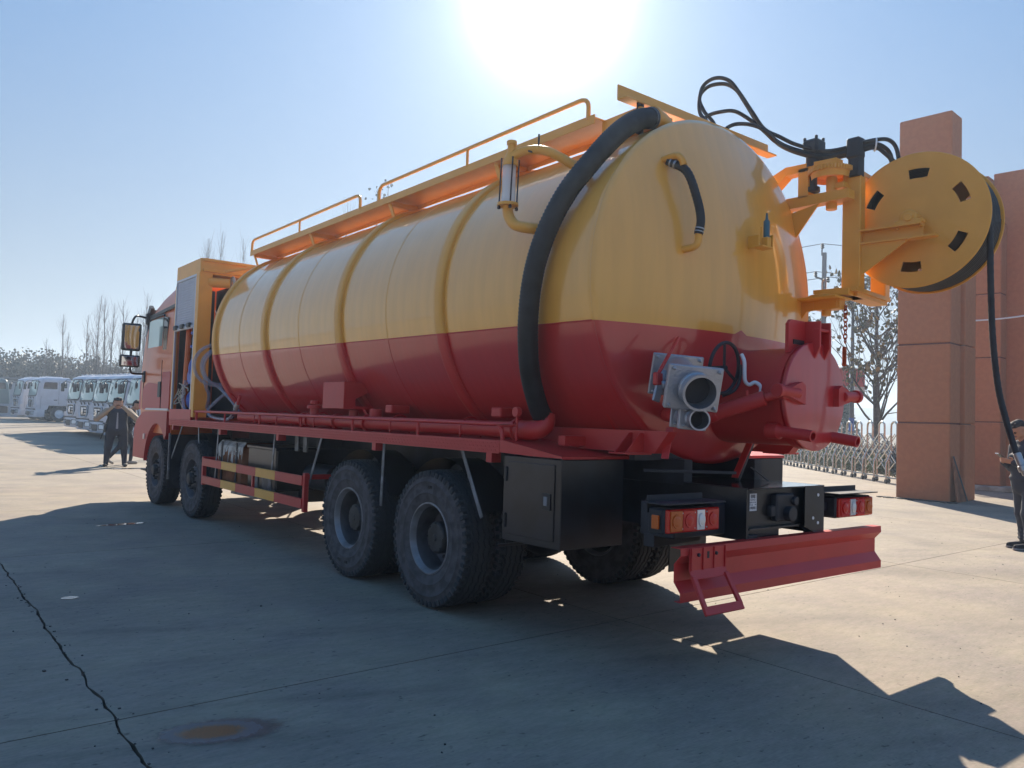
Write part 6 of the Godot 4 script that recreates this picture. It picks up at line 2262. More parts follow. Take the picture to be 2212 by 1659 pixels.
	for yy in 160:
		for xx in 256:
			var p := Vector2((xx - 118) / 118.0, (yy - 80) / 74.0)
			var q := Vector2((xx - 104) / 118.0, (yy - 82) / 74.0)
			var w := 0.10 * tone_noise.get_noise_2d(xx * 0.12, yy * 0.12) + 0.06 * edge_noise.get_noise_2d(xx * 0.03, yy * 0.03)
			var d := p.length() + w          # damp edge
			var e := q.length() + w * 0.8    # pale rim and mud
			var n := 0.5 + 0.5 * edge_noise.get_noise_2d(xx * 0.06 + 30, yy * 0.06)
			var col := Color(0.30, 0.30, 0.30)
			var al := (1.0 - smooth01((d - 0.62) / 0.36)) * 0.55
			var rim := smooth01((0.78 - e) / 0.16)
			col = col.lerp(Color(0.44, 0.45, 0.47), rim)
			al = lerpf(al, 0.55, rim)
			var core := smooth01((0.52 - e - 0.18 * (n - 0.5)) / 0.22)
			col = col.lerp(Color(0.56, 0.34, 0.10).lerp(Color(0.34, 0.22, 0.10), n), core)
			al = lerpf(al, 0.92, core)
			st.set_pixel(xx, yy, Color(col.r, col.g, col.b, al))
	var sm := StandardMaterial3D.new()
	sm.albedo_texture = tex(st)
	sm.transparency = BaseMaterial3D.TRANSPARENCY_ALPHA
	sm.roughness = 0.3
	var pm := PlaneMesh.new()
	pm.size = Vector2(0.72, 0.40)
	pm.material = sm
	var so := MeshInstance3D.new()
	so.mesh = pm
	so.name = "wet_patch"
	add_child(so)
	so.position = Vector3(-3.36, 0.004, 0.13)
	so.rotation.y = -0.35
	tag(so, "drying puddle with rust coloured mud and pale rim near the joint crossing", "puddle", "", "structure")
	# far ridge
	g = G.new()
	var hn := FastNoiseLite.new()
	hn.seed = 5; hn.frequency = 0.011; hn.fractal_octaves = 4
	var pr := Vector3.ZERO
	var prof: Array[PackedVector3Array] = []
	for s in 121:
		var az := deg_to_rad(lerpf(-12.0, 105.0, s / 120.0))
		var row := PackedVector3Array()
		for q in [[300.0, -1.0], [340.0, 0.45], [400.0, 1.0], [500.0, 0.7]]:
			var d := Vector3(sin(az) * q[0], 0, -cos(az) * q[0])
			var h: float = 11.0 + 6.0 * hn.get_noise_2d(d.x, d.z) + 2.0 * hn.get_noise_2d(d.x * 5, d.z * 5)
			row.append(d + Vector3(0, h * q[1] if q[1] > 0 else -2.0, 0))
		prof.append(row)
	for s in 120:
		for q in 3:
			g.quad(prof[s][q], prof[s + 1][q], prof[s + 1][q + 1], prof[s][q + 1], Vector3.UP)
	tag(part("hills", g, M.hill, self), "low blue ridge on the horizon", "", "", "structure")

func uv(u: float, v: float, y := 0.0) -> Vector3:
	return Vector3(13.82, 0, -5.11) + Vector3(0.757, 0, 0.654) * u + Vector3(0.654, 0, -0.757) * v + Vector3(0, y, 0)

const GATE_TURN := 0.7124   # the folding gate's own axes, u to the right and v away from the camera
const WALL_TURN := -1.4837   # the gatehouse's own axes, p along its faces and q into it

func block(g: G, u0: float, u1: float, v0: float, v1: float, y0: float, y1: float, bev := 0.02) -> void:
	g.box(Vector3((u0 + u1) / 2, (y0 + y1) / 2, -(v0 + v1) / 2), Vector3(u1 - u0, y1 - y0, v1 - v0), Basis(), bev)

func build_gate() -> void:
	var O := Vector3(13.82, 0, -5.11)
	var P := thing("gate_pillar", "tall orange gate pillar in front, next to the reel", "pillar", O, WALL_TURN)
	var ys := [0.0, 1.75, 3.55, 5.35, 7.1, 8.85]
	for k in 5:
		var g := G.new()
		block(g, 0.05, 1.2, 0.0, 0.66, ys[k] + (0.012 if k else 0.0), ys[k + 1] - 0.012, 0.025)
		part("course", g, M.stucco, P)
		if k == 4: continue
		g = G.new()
		block(g, 0.2, 1.29, 0.662, 1.4, ys[k] + (0.012 if k else 0.0), ys[k + 1] - 0.012, 0.02)
		part("course", g, M.stucco, P)
	var c := G.new()
	block(c, 0.07, 1.18, 0.02, 0.64, 0.0, 8.8, 0.0)
	block(c, 0.22, 1.2, 0.72, 1.38, 0.0, 7.05, 0.0)
	part("core", c, M.groove, P)
	var W := thing("gate_wall", "orange rendered gatehouse wall at the right edge, behind the person", "wall", O, WALL_TURN)
	ys = [0.12, 1.88, 3.67, 5.45, 7.45]
	for k in 4:
		var g := G.new()
		block(g, -1.35, 0.69, 5.5, 7.4, ys[k] + 0.012, ys[k + 1] - 0.012, 0.02)
		part("course", g, M.stucco, W)
	var g2 := G.new()
	block(g2, -1.35, 0.36, 5.54, 7.3, 7.46, 8.8, 0.02)
	part("upper_wall", g2, M.stucco, W)
	g2 = G.new()
	block(g2, 0.36, 7.0, 6.0, 8.0, 0.1, 8.95, 0.02)
	part("set_back_wall", g2, M.stucco, W)
	g2 = G.new()
	block(g2, -1.33, 0.67, 5.52, 7.38, 0.1, 7.45, 0.0)
	part("core", g2, M.groove, W)
	g2 = G.new()
	block(g2, -1.4, 7.0, 5.1, 8.0, 0.0, 0.13, 0.02)
	part("plinth", g2, M.concrete_plain, W)
	g2 = G.new()
	block(g2, 0.08, 0.23, 5.515, 5.55, 8.30, 8.48, 0.0)
	part("vent", g2, M.wall_dark, W)
	var cab := G.new()
	var pts := []
	for k in 21:
		var t := k / 20.0
		pts.append(Vector3(-1.4 + 3.4 * t, 4.83 - 0.13 * sin(PI * t), -5.35))
	cab.tube(pv(pts), 0.022, 8)
	var co := part("cable", cab, M.white_flat, self)
	co.position = O
	co.rotation.y = WALL_TURN
	tag(co, "white cable sagging across the orange gatehouse wall", "cable")
	var L := thing("iron_gate", "narrow dark iron gate leaf standing open beside the orange wall", "gate", O, WALL_TURN)
	for k in 7:
		var g := G.new()
		var p := Vector3(-0.72 + 0.075 * k, 0, -5.2)
		g.bar(p + Vector3(0, 0.2, 0), p + Vector3(0, 2.2 - 0.012 * k, 0), 0.02, 0.02, Vector3.RIGHT)
		part("bar", g, M.iron, L)
	for y in [0.38, 1.82, 2.02]:
		var g := G.new()
		g.bar(Vector3(-0.75, y, -5.2), Vector3(-0.2, y, -5.2), 0.03, 0.04)
		part("rail", g, M.iron, L)
	var gp := G.new()
	gp.bar(Vector3(-0.17, 0.13, -5.2), Vector3(-0.17, 2.14, -5.2), 0.10, 0.08, Vector3.RIGHT)
	part("post", gp, M.iron, L)
	gp = G.new()
	gp.cyl(Vector3(-0.12, 1.15, -5.2), Vector3(-0.07, 1.15, -5.2), 0.03, 10)
	part("handle", gp, M.iron, L)
	# board leaning in the pillar's recess
	var bd := G.new()
	bd.prism(p2([0.06, 0.0, 0.64, 0.0, 0.08, 1.02]), 0.03, Transform3D(Basis(Vector3(0, 0, -1), Vector3(-0.12, 0.99, 0), Vector3(0.99, 0.12, 0)), Vector3(1.34, 0.01, 0)))
	var bo := part("leaning_board", bd, M.stucco_board, self)
	bo.position = O
	bo.rotation.y = WALL_TURN
	tag(bo, "three cornered board leaning in the corner of the gate pillar", "board")
	bd = G.new()
	bd.bar(Vector3(1.37, 0.02, -0.62), Vector3(1.24, 1.02, -0.1), 0.03, 0.02)
	bo = part("batten", bd, M.pole, self)
	bo.position = O
	bo.rotation.y = WALL_TURN
	tag(bo, "thin pale batten propped on the leaning board beside the pillar", "batten")
	bd = G.new()
	var r := RandomNumberGenerator.new()
	r.seed = 2
	for k in 160:
		var e := r.randf_range(0.02, 0.07)
		bd.box(Vector3(r.randf_range(-0.3, 1.4), 0.01, r.randf_range(-0.02, 0.12) + (0.15 if r.randf() < 0.2 else 0.0)), Vector3(e * 1.6, 0.02, e), Basis(Vector3.UP, r.randf() * 6), 0.006)
	bo = part("dirt", bd, M.hub, self)
	bo.position = O
	bo.rotation.y = WALL_TURN
	tag(bo, "dark sweepings along the foot of the front gate pillar", "dirt", "", "stuff")
	# stainless folding gate on rollers
	var F := thing("folding_gate", "stainless steel folding yard gate on rollers, beyond the truck's rear", "folding gate", O, -GATE_TURN)
	var u := 2.05
	var n := 28
	var v0 := 4.6
	var dv := 0.87
	var tp := G.new()
	var wh := G.new()
	# one upright frame: hoop, cranked legs, roller
	tp.tube(smooth([Vector3(0, 0.95, 0.0), Vector3(0, 1.66, 0.0), Vector3(0, 1.77, -0.06), Vector3(0, 1.82, -0.2), Vector3(0, 1.77, -0.34), Vector3(0, 1.66, -0.4), Vector3(0, 0.95, -0.4)], 6), 0.03, 8)
	tp.tube(pv([Vector3(0, 0.95, 0), Vector3(0.10, 0.68, 0), Vector3(0.14, 0.62, 0), Vector3(0.14, 0.1, 0)]), 0.03, 8)
	tp.tube(pv([Vector3(0, 0.95, -0.4), Vector3(-0.10, 0.68, -0.4), Vector3(-0.14, 0.62, -0.4), Vector3(-0.14, 0.1, -0.4)]), 0.03, 8)
	tp.tube(pv([Vector3(0.14, 0.17, 0), Vector3(-0.14, 0.17, -0.4)]), 0.02, 6)
	var tpm := tp.mesh(M.stainless)
	wh.cyl(Vector3(0.11, 0.065, 0), Vector3(0.17, 0.065, 0), 0.065, 14)
	var whm := wh.mesh(M.hub)
	wh = G.new()
	wh.cyl(Vector3(-0.17, 0.065, -0.4), Vector3(-0.11, 0.065, -0.4), 0.065, 14)
	var whm2 := wh.mesh(M.hub)
	var bg := G.new()
	for e in [[0.62, 1.18], [0.9, 1.46]]:
		for x in [-0.05, 0.05]:
			bg.bar(Vector3(x, e[0], -0.2), Vector3(x, e[1], -0.2 - dv), 0.02, 0.035, Vector3.UP, 0.004)
			bg.bar(Vector3(x * 1.6, e[1], -0.2), Vector3(x * 1.6, e[0], -0.2 - dv), 0.02, 0.035, Vector3.UP, 0.004)
	for e in [[0.34, 0.62], [1.18, 1.46]]:
		bg.bar(Vector3(0.02, e[1], -0.2), Vector3(0.02, (e[0] + e[1]) / 2 - 0.14, -0.2 - dv / 2), 0.02, 0.03, Vector3.UP, 0.004)
		bg.bar(Vector3(-0.02, (e[0] + e[1]) / 2 - 0.14, -0.2 - dv / 2), Vector3(-0.02, e[1], -0.2 - dv), 0.02, 0.03, Vector3.UP, 0.004)
	var bgm := bg.mesh(M.stainless)
	var tie := G.new()
	tie.tube(pv([Vector3(0.14, 0.16, 0), Vector3(0.14, 0.16, -dv)]), 0.012, 6)
	var tiem := tie.mesh(M.stainless)
	for k in n:
		var p := Vector3(u, 0, -(v0 + dv * k))
		shared("upright", tpm, F).position = p
		shared("roller", whm, F).position = p
		shared("roller", whm2, F).position = p
		shared("lattice", bgm, F).position = p
		shared("tie_bar", tiem, F).position = p

func limb(g: G, a: Vector3, dir: Vector3, len: float, r: float, depth: int, rr: RandomNumberGenerator, up: float, tips: Array, split := 3) -> void:
	var pts := PackedVector3Array([a])
	var rad := [r]
	var d := dir
	var n := 4
	for k in n:
		d = (d + Vector3(rr.randfn(0, 0.12), up * 0.2 + rr.randfn(0, 0.06), rr.randfn(0, 0.12))).normalized()
		pts.append(pts[-1] + d * len / n)
		rad.append(r * (1.0 - 0.6 * (k + 1) / n))
	g.tube(pts, rad, 7 if r > 0.03 else (5 if r > 0.01 else 3), false)
	if depth == 0:
		for k in range(1, n + 1): tips.append(pts[k])
		return
	for k in split + rr.randi_range(0, 1):
		var t := rr.randf_range(0.3, 1.0)
		var at := pts[int(t * n)]
		var o := Vector3(rr.randfn(0, 1), rr.randfn(0, 0.4), rr.randfn(0, 1)).normalized()
		limb(g, at, (d * 0.8 + o * 0.75 + Vector3(0, up * 0.4, 0)).normalized(), len * rr.randf_range(0.45, 0.75), r * 0.45, depth - 1, rr, up, tips, split)
	limb(g, pts[-1], d, len * 0.55, r * 0.4, depth - 1, rr, up, tips, split)

func leaf(g: G, p: Vector3, s: float, rr: RandomNumberGenerator, col: Color) -> void:
	var bs := Basis(Vector3(rr.randfn(0, 1), rr.randfn(0, 1), rr.randfn(0, 1)).normalized(), rr.randf() * TAU)
	g.col = col
	var c := p
	var pts := [Vector3(0, -0.5, 0), Vector3(0.45, -0.15, 0.08), Vector3(0.3, 0.25, 0.04), Vector3(0, 0.55, -0.06), Vector3(-0.32, 0.22, 0.05), Vector3(-0.45, -0.18, 0.1)]
	for k in range(1, 5):
		g.flat(c + bs * (pts[0] * s), c + bs * (pts[k] * s), c + bs * (pts[k + 1] * s), bs.z)

func leafy_tree(called: String, label: String, at: Vector3, h: float, seed_: int, leaves: int, size: float, group := "", spread := 0.75) -> Node3D:
	var rr := RandomNumberGenerator.new()
	rr.seed = seed_
	var T := thing(called, label, "tree", at, 0.0, group)
	var g := G.new()
	var tips := []
	var pts := PackedVector3Array()
	var rad := []
	for k in 11:
		var t := k / 10.0
		pts.append(Vector3(rr.randfn(0, 0.03) * h * t * 0.3, h * 0.92 * t, rr.randfn(0, 0.03) * h * t * 0.3))
		rad.append(lerpf(0.017 * h, 0.0025 * h, pow(t, 0.8)) * (1.25 if k == 0 else 1.0))
	g.tube(pts, rad, 10, false)
	for k in 30:
		var t := rr.randf_range(0.22, 0.97)
		var at_ := pts[int(t * 10)]
		var a := rr.randf() * TAU
		limb(g, at_, Vector3(cos(a) * spread, rr.randf_range(0.55, 1.1), sin(a) * spread).normalized(), h * lerpf(0.34, 0.13, t), h * lerpf(0.006, 0.0025, t), 2, rr, 0.35, tips, 2)
	part("trunk", g, M.bark, T)
	g = G.new()
	g.tinted = true
	# leaves gather in clumps, with bare twigs between
	for k in leaves:
		var tip: Vector3 = tips[int(rr.randf() * rr.randf() * tips.size() * 1.6) % tips.size()]
		for q in 1 + rr.randi_range(0, 3):
			var f := rr.randf()
			var col := Color(0.11, 0.07, 0.022).lerp(Color(0.06, 0.07, 0.015), f) if rr.randf() < 0.75 else Color(0.24, 0.16, 0.02)
			leaf(g, tip + Vector3(rr.randfn(0, 0.10), rr.randfn(0, 0.09), rr.randfn(0, 0.10)), size * rr.randf_range(0.6, 1.2), rr, col)
	part("leaves", g, M.leaf, T).set_meta("kind", "stuff")
	return T

func bare_tree(called: String, label: String, at: Vector3, h: float, seed_: int, group: String) -> Node3D:
	var rr := RandomNumberGenerator.new()
	rr.seed = seed_
	var T := thing(called, label, "tree", at, 0.0, group)
	var g := G.new()
	var pts := PackedVector3Array()
	var rad := []
	for k in 15:
		var t := k / 14.0
		pts.append(Vector3(0.01 * h * sin(t * 5 + seed_) * t, h * t, 0.012 * h * cos(t * 4 + seed_) * t))
		rad.append(lerpf(0.0095 * h, 0.001 * h, t))
	g.tube(pts, rad, 7, false)
	part("trunk", g, M.bark, T)
	g = G.new()
	var tips := []
	for k in 40:
		var t := rr.randf_range(0.1, 0.96)
		var a := rr.randf() * TAU
		limb(g, pts[int(t * 14)], Vector3(cos(a) * 0.42, 1.0, sin(a) * 0.42).normalized(), h * lerpf(0.30, 0.08, t), 0.0024 * h * (1.1 - t * 0.7), 1, rr, 0.9, tips, 2)
	part("crown", g, M.twig, T).set_meta("kind", "stuff")
	return T

func thicket(label: String, at: Vector3, w: float, h: float, seed_: int, group: String) -> Node3D:
	var rr := RandomNumberGenerator.new()
	rr.seed = seed_
	var T := thing("bush", label, "bush", at, 0.0, group)
	var g := G.new()
	var tips := []
	for k in 34:
		var a := rr.randf() * TAU
		var q := Vector3(cos(a), 0, sin(a)) * rr.randf() * w * 0.4
		limb(g, q, Vector3(cos(a) * 0.45, 1.0, sin(a) * 0.45).normalized(), h * rr.randf_range(0.35, 0.6), 0.01 * h, 2, rr, 0.5, tips, 2)
	part("stem", g, M.twig, T).set_meta("kind", "stuff")
	g = G.new()
	g.tinted = true
	for tip in tips:
		for q in 3:
			var col := Color(0.12, 0.095, 0.06).lerp(Color(0.07, 0.07, 0.04), rr.randf())
			leaf(g, tip + Vector3(rr.randfn(0, 0.2), rr.randfn(0, 0.22), rr.randfn(0, 0.2)), rr.randf_range(0.12, 0.3), rr, col)
	part("leaves", g, M.leaf, T).set_meta("kind", "stuff")
	return T

func shrub(g: G, c: Vector3, w: float, h: float, n: int, size: float, c0: Color, c1: Color, rr: RandomNumberGenerator) -> void:
	for k in n:
		var d := Vector3(rr.randfn(0, 1), rr.randfn(0, 1), rr.randfn(0, 1)).normalized() * pow(rr.randf(), 0.4)
		leaf(g, c + Vector3(d.x * w, h * (0.5 + 0.5 * d.y), d.z * w), size * rr.randf_range(0.6, 1.3), rr, c0.lerp(c1, rr.randf()))

func build_green() -> void:
	leafy_tree("plane_tree", "half bare plane tree with brown and green leaves behind the folding gate", uv(4.45, 12.0), 9.0, 41, 620, 0.19)
	var A := thing("tall_tree", "slender tree whose leafy tip shows above the tank's walkway, right one", "tree", Vector3(22.37, 0.5, -45.03), 0.0, "tall trees behind the tank")
	var ra := RandomNumberGenerator.new()
	ra.seed = 15
	var ga := G.new()
	ga.tube(pv([Vector3.ZERO, Vector3(0.1, 6, 0), Vector3(-0.05, 12, 0.1), Vector3(0.05, 17.4, 0)]), [0.22, 0.16, 0.09, 0.012], 7, false)
	part("trunk", ga, M.bark, A)
	ga = G.new()
	for k in 7:
		var y := 14.2 + 0.45 * k
		ga.tube(pv([Vector3(0, y, 0), Vector3(ra.randfn(0, 0.2), y + 0.4, ra.randfn(0, 0.2))]), [0.012, 0.004], 4, false)
	part("twig", ga, M.twig, A).set_meta("kind", "stuff")
	ga = G.new()
	ga.tinted = true
	for k in 18:
		leaf(ga, Vector3(ra.randfn(0, 0.28), ra.randf_range(15.8, 17.5), ra.randfn(0, 0.28)), ra.randf_range(0.16, 0.3), ra, Color(0.03, 0.035, 0.02))
	part("leaves", ga, M.leaf, A).set_meta("kind", "stuff")
	again(A, Vector3(21.28, 0.5, -44.48), 1.3, "slender tree whose leafy tip shows above the tank's walkway, left one", "tall trees behind the tank").scale = Vector3(0.95, 0.95, 0.95)
	# row of bare poplars beyond the parked trucks
	var base: Array[Node3D] = []
	var lab := "bare upright poplar in the row beyond the parked white trucks"
	var spots := [[6.86, -70.1, 9.2], [8.6, -69.8, 9.3], [9.93, -72.6, 11.5], [9.81, -69.6, 11.0], [10.61, -70.5, 10.7], [11.15, -69.3, 10.9], [12.28, -69.1, 9.8], [13.99, -73.8, 12.4], [13.2, -71.0, 10.2], [7.9, -74.0, 8.0], [15.2, -72.0, 11.6], [6.2, -73.5, 7.2]]
	var tall := [[16.04, -62.9, 15.2], [17.49, -64.5, 16.3], [18.44, -62.1, 15.5], [22.47, -51.7, 17.3], [16.8, -66.0, 15.8]]
	for k in 3:
		base.append(bare_tree("poplar", lab, Vector3(spots[k][0], 0.45, spots[k][1]), 10.0, 50 + k, "bare poplars beyond the trucks"))
		base[k].scale = Vector3.ONE * (spots[k][2] * 0.93 / 10.0)
	for k in range(3, spots.size()):
		again(base[k % 3], Vector3(spots[k][0], 0.45, spots[k][1]), k * 2.1, lab).scale = Vector3.ONE * (spots[k][2] * 0.93 / 10.0)
	for k in tall.size():
		again(base[k % 3], Vector3(tall[k][0], 0.45, tall[k][1]), k * 1.3, "tall bare poplar whose tip shows above the tank or cab", "tall bare poplars behind the tanker").scale = Vector3(0.8, 1.0, 0.8) * (tall[k][2] / 10.0)
	# thickets
	var tl := "brown half bare thicket behind the parked white trucks"
	var t1 := thicket(tl, Vector3(3.97, 0.4, -80.6), 3.2, 5.4, 61, "thickets behind the trucks")
	var t2 := thicket(tl, Vector3(6.1, 0.4, -83.3), 3.6, 5.8, 62, "thickets behind the trucks")
	var k2 := 0
	for e in [[6.9, -80.2, 1.05], [8.2, -79.1, 1.0], [9.4, -79.0, 1.06], [10.6, -77.8, 0.95], [2.0, -81.0, 0.9], [12.2, -78.0, 0.9], [14.0, -78.5, 0.95], [5.0, -86.0, 1.1]]:
		again(t1 if k2 % 2 == 0 else t2, Vector3(e[0], 0.4, e[1]), k2 * 1.9, tl).scale = Vector3.ONE * e[2]
		k2 += 1
	# planting behind the folding gate
	var rr := RandomNumberGenerator.new()
	rr.seed = 90
	var g := G.new()
	g.tinted = true
	shrub(g, Vector3.ZERO, 0.75, 1.15, 900, 0.1, Color(0.035, 0.03, 0.03), Color(0.05, 0.035, 0.03), rr)
	var hl := "dark reddish clipped shrub behind the folding gate"
	var H := thing("shrub", hl, "shrub", uv(5.2, 7.5), 0.0, "dark shrubs behind the gate")
	part("leaves", g, M.leaf, H).set_meta("kind", "stuff")
	for k in range(1, 14):
		again(H, uv(5.2 + 0.15 * sin(k * 2.0), 7.5 + 1.45 * k), k * 1.1, hl).scale = Vector3.ONE * (0.9 + 0.14 * sin(k * 3.7))
	g = G.new()
	g.tinted = true
	shrub(g, Vector3.ZERO, 0.42, 0.72, 700, 0.07, Color(0.09, 0.13, 0.025), Color(0.17, 0.19, 0.04), rr)
	var gl := "rounded yellow green shrub low behind the folding gate"
	H = thing("low_shrub", gl, "shrub", uv(4.2, 6.6), 0.0, "yellow green shrubs behind the gate")
	part("leaves", g, M.leaf, H).set_meta("kind", "stuff")
	for k in range(1, 9):
		again(H, uv(4.2 + 0.12 * sin(k * 1.7), 6.6 + 2.3 * k), k * 0.8, gl)
	g = G.new()
	g.tinted = true
	for k in 1500:
		var t := rr.randf()
		var a := rr.randf() * TAU
		var r := 1.0 * (1 - t) * sqrt(rr.randf()) + 0.05
		leaf(g, Vector3(cos(a) * r, 0.5 + 3.0 * t, sin(a) * r), 0.16, rr, Color(0.03, 0.05, 0.03).lerp(Color(0.05, 0.06, 0.04), rr.randf()))
	H = thing("conifer", "small dark cone shaped evergreen beyond the folding gate", "tree", Vector3(39.5, 0, -20.5))
	part("crown", g, M.leaf, H).set_meta("kind", "stuff")
	g = G.new()
	g.cyl(Vector3.ZERO, Vector3(0, 0.8, 0), 0.08, 8)
	part("trunk", g, M.bark, H)
	# grass verge
	g = G.new()
	var a := uv(3.6, 3.0)
	g.tinted = true
	for k in 5000:
		var p := uv(rr.randf_range(3.6, 9.0), rr.randf_range(5.8, 30.0))
		g.col = Color(0.10, 0.11, 0.03).lerp(Color(0.16, 0.13, 0.06), rr.randf())
		var w := Vector3(rr.randfn(0, 0.05), 0, rr.randfn(0, 0.05))
		g.flat(p - w, p + w, p + Vector3(rr.randfn(0, 0.04), rr.randf_range(0.05, 0.14), rr.randfn(0, 0.04)), Vector3.UP)
	var ve := part("grass", g, M.blades, self)
	tag(ve, "short dry grass on the verge behind the folding gate", "grass", "", "stuff")
	# power pole and its wires
	var base_p := Vector3(31.47, 0, -17.3)
	var P := thing("power_pole", "grey concrete power pole with two cross arms", "power pole", base_p)
	g = G.new()
	g.lathe(p2([0.0, 0.0, 0.17, 0.0, 0.105, 10.25, 0.0, 10.25]), Transform3D(), 14)
	part("pole", g, M.pole, P)
	var wx := Vector3(0.78, 0, 0.62)
	g = G.new()
	g.bar(wx * -0.45 + Vector3(0, 9.05, 0), wx * 0.25 + Vector3(0, 8.8, 0), 0.07, 0.07)
	g.bar(wx * -0.12 + Vector3(0, 10.1, 0), wx * -0.12 + Vector3(0, 10.45, 0), 0.05, 0.05)
	part("cross_arm", g, M.iron, P)
	var ends := [wx * -0.1 + Vector3(0, 10.6, 0), wx * -0.42 + Vector3(0, 9.2, 0), wx * 0.2 + Vector3(0, 8.95, 0)]
	for e in ends:
		g = G.new()
		g.lathe(p2([0, -0.15, 0.05, -0.15, 0.1, -0.1, 0.05, -0.06, 0.1, 0.0, 0.05, 0.04, 0.09, 0.09, 0.0, 0.13]), Transform3D(Basis(), e), 12, 0.3)
		part("insulator", g, M.iron, P)
	for k in 3:
		g = G.new()
		var e: Vector3 = base_p + ends[k] + Vector3(0, 0.1, 0)
		var l := e + Vector3(-6.0, -0.4, -40.0)
		var r2 := e + Vector3(34.0, 0.4, 18.0)
		g.tube(smooth([l, l.lerp(e, 0.5) - Vector3(0, 0.7, 0), e], 8), 0.018, 5)
		g.tube(smooth([e, r2.lerp(e, 0.5) - Vector3(0, 0.5, 0), r2], 8), 0.018, 5)
		tag(part("wire", g, M.wire, self), ["top wire running through the power pole's head", "left lower wire on the power pole's cross arm", "right lower wire on the power pole's cross arm"][k], "wire", "wires on the power pole")
	# street lamp with two red banners
	var S := thing("street_lamp", "thin grey street lamp post with red banners and a blue band", "street lamp", Vector3(26.86, 0, -13.27))
	g = G.new()
	g.lathe(p2([0.0, 0.0, 0.10, 0.0, 0.095, 2.4, 0.05, 6.9, 0.0, 6.9]), Transform3D(), 12)
	g.tube(smooth([Vector3(0, 6.0, 0), wx * 0.18 + Vector3(0, 6.25, 0), wx * 0.16 + Vector3(0, 6.6, 0), wx * -0.1 + Vector3(0, 6.75, 0), wx * -0.7 + Vector3(0, 7.0, 0), wx * -1.3 + Vector3(0, 7.15, 0)], 5), 0.03, 8)
	g.box(wx * -1.4 + Vector3(0, 7.16, 0), Vector3(0.4, 0.08, 0.2), Basis(Vector3.UP, -0.67), 0.03)
	part("post", g, M.pole, S)
	g = G.new()
	g.lathe(p2([0.105, 1.5, 0.103, 2.05]), Transform3D(), 14)
	part("band", g, M.blue_pump, S)
	for s in [-1.0, 1.0]:
		g = G.new()
		g.box(wx * (s * 0.32) + Vector3(0, 3.55, 0), Vector3(0.42, 1.1, 0.02), Basis(Vector3.UP, -0.67), 0.004)
		part("banner", g, M.banner, S)
		g = G.new()
		g.box(wx * (s * 0.32) + Vector3(0, 3.2, 0), Vector3(0.425, 0.3, 0.024), Basis(Vector3.UP, -0.67), 0.004)
		g.bar(wx * (s * 0.05) + Vector3(0, 4.12, 0), wx * (s * 0.55) + Vector3(0, 4.12, 0), 0.02, 0.02)
		part("banner_hem", g, M.banner_edge, S)

const LV := [[1.02, 1.18, -0.06, 1.95], [1.3, 1.19, -0.06, 1.95], [1.7, 1.19, -0.04, 1.95], [2.3, 1.16, 0.03, 1.95], [2.6, 1.13, 0.09, 1.95], [2.72, 1.09, 0.16, 1.95], [2.81, 1.0, 0.36, 1.9], [2.85, 0.85, 0.62, 1.85]]

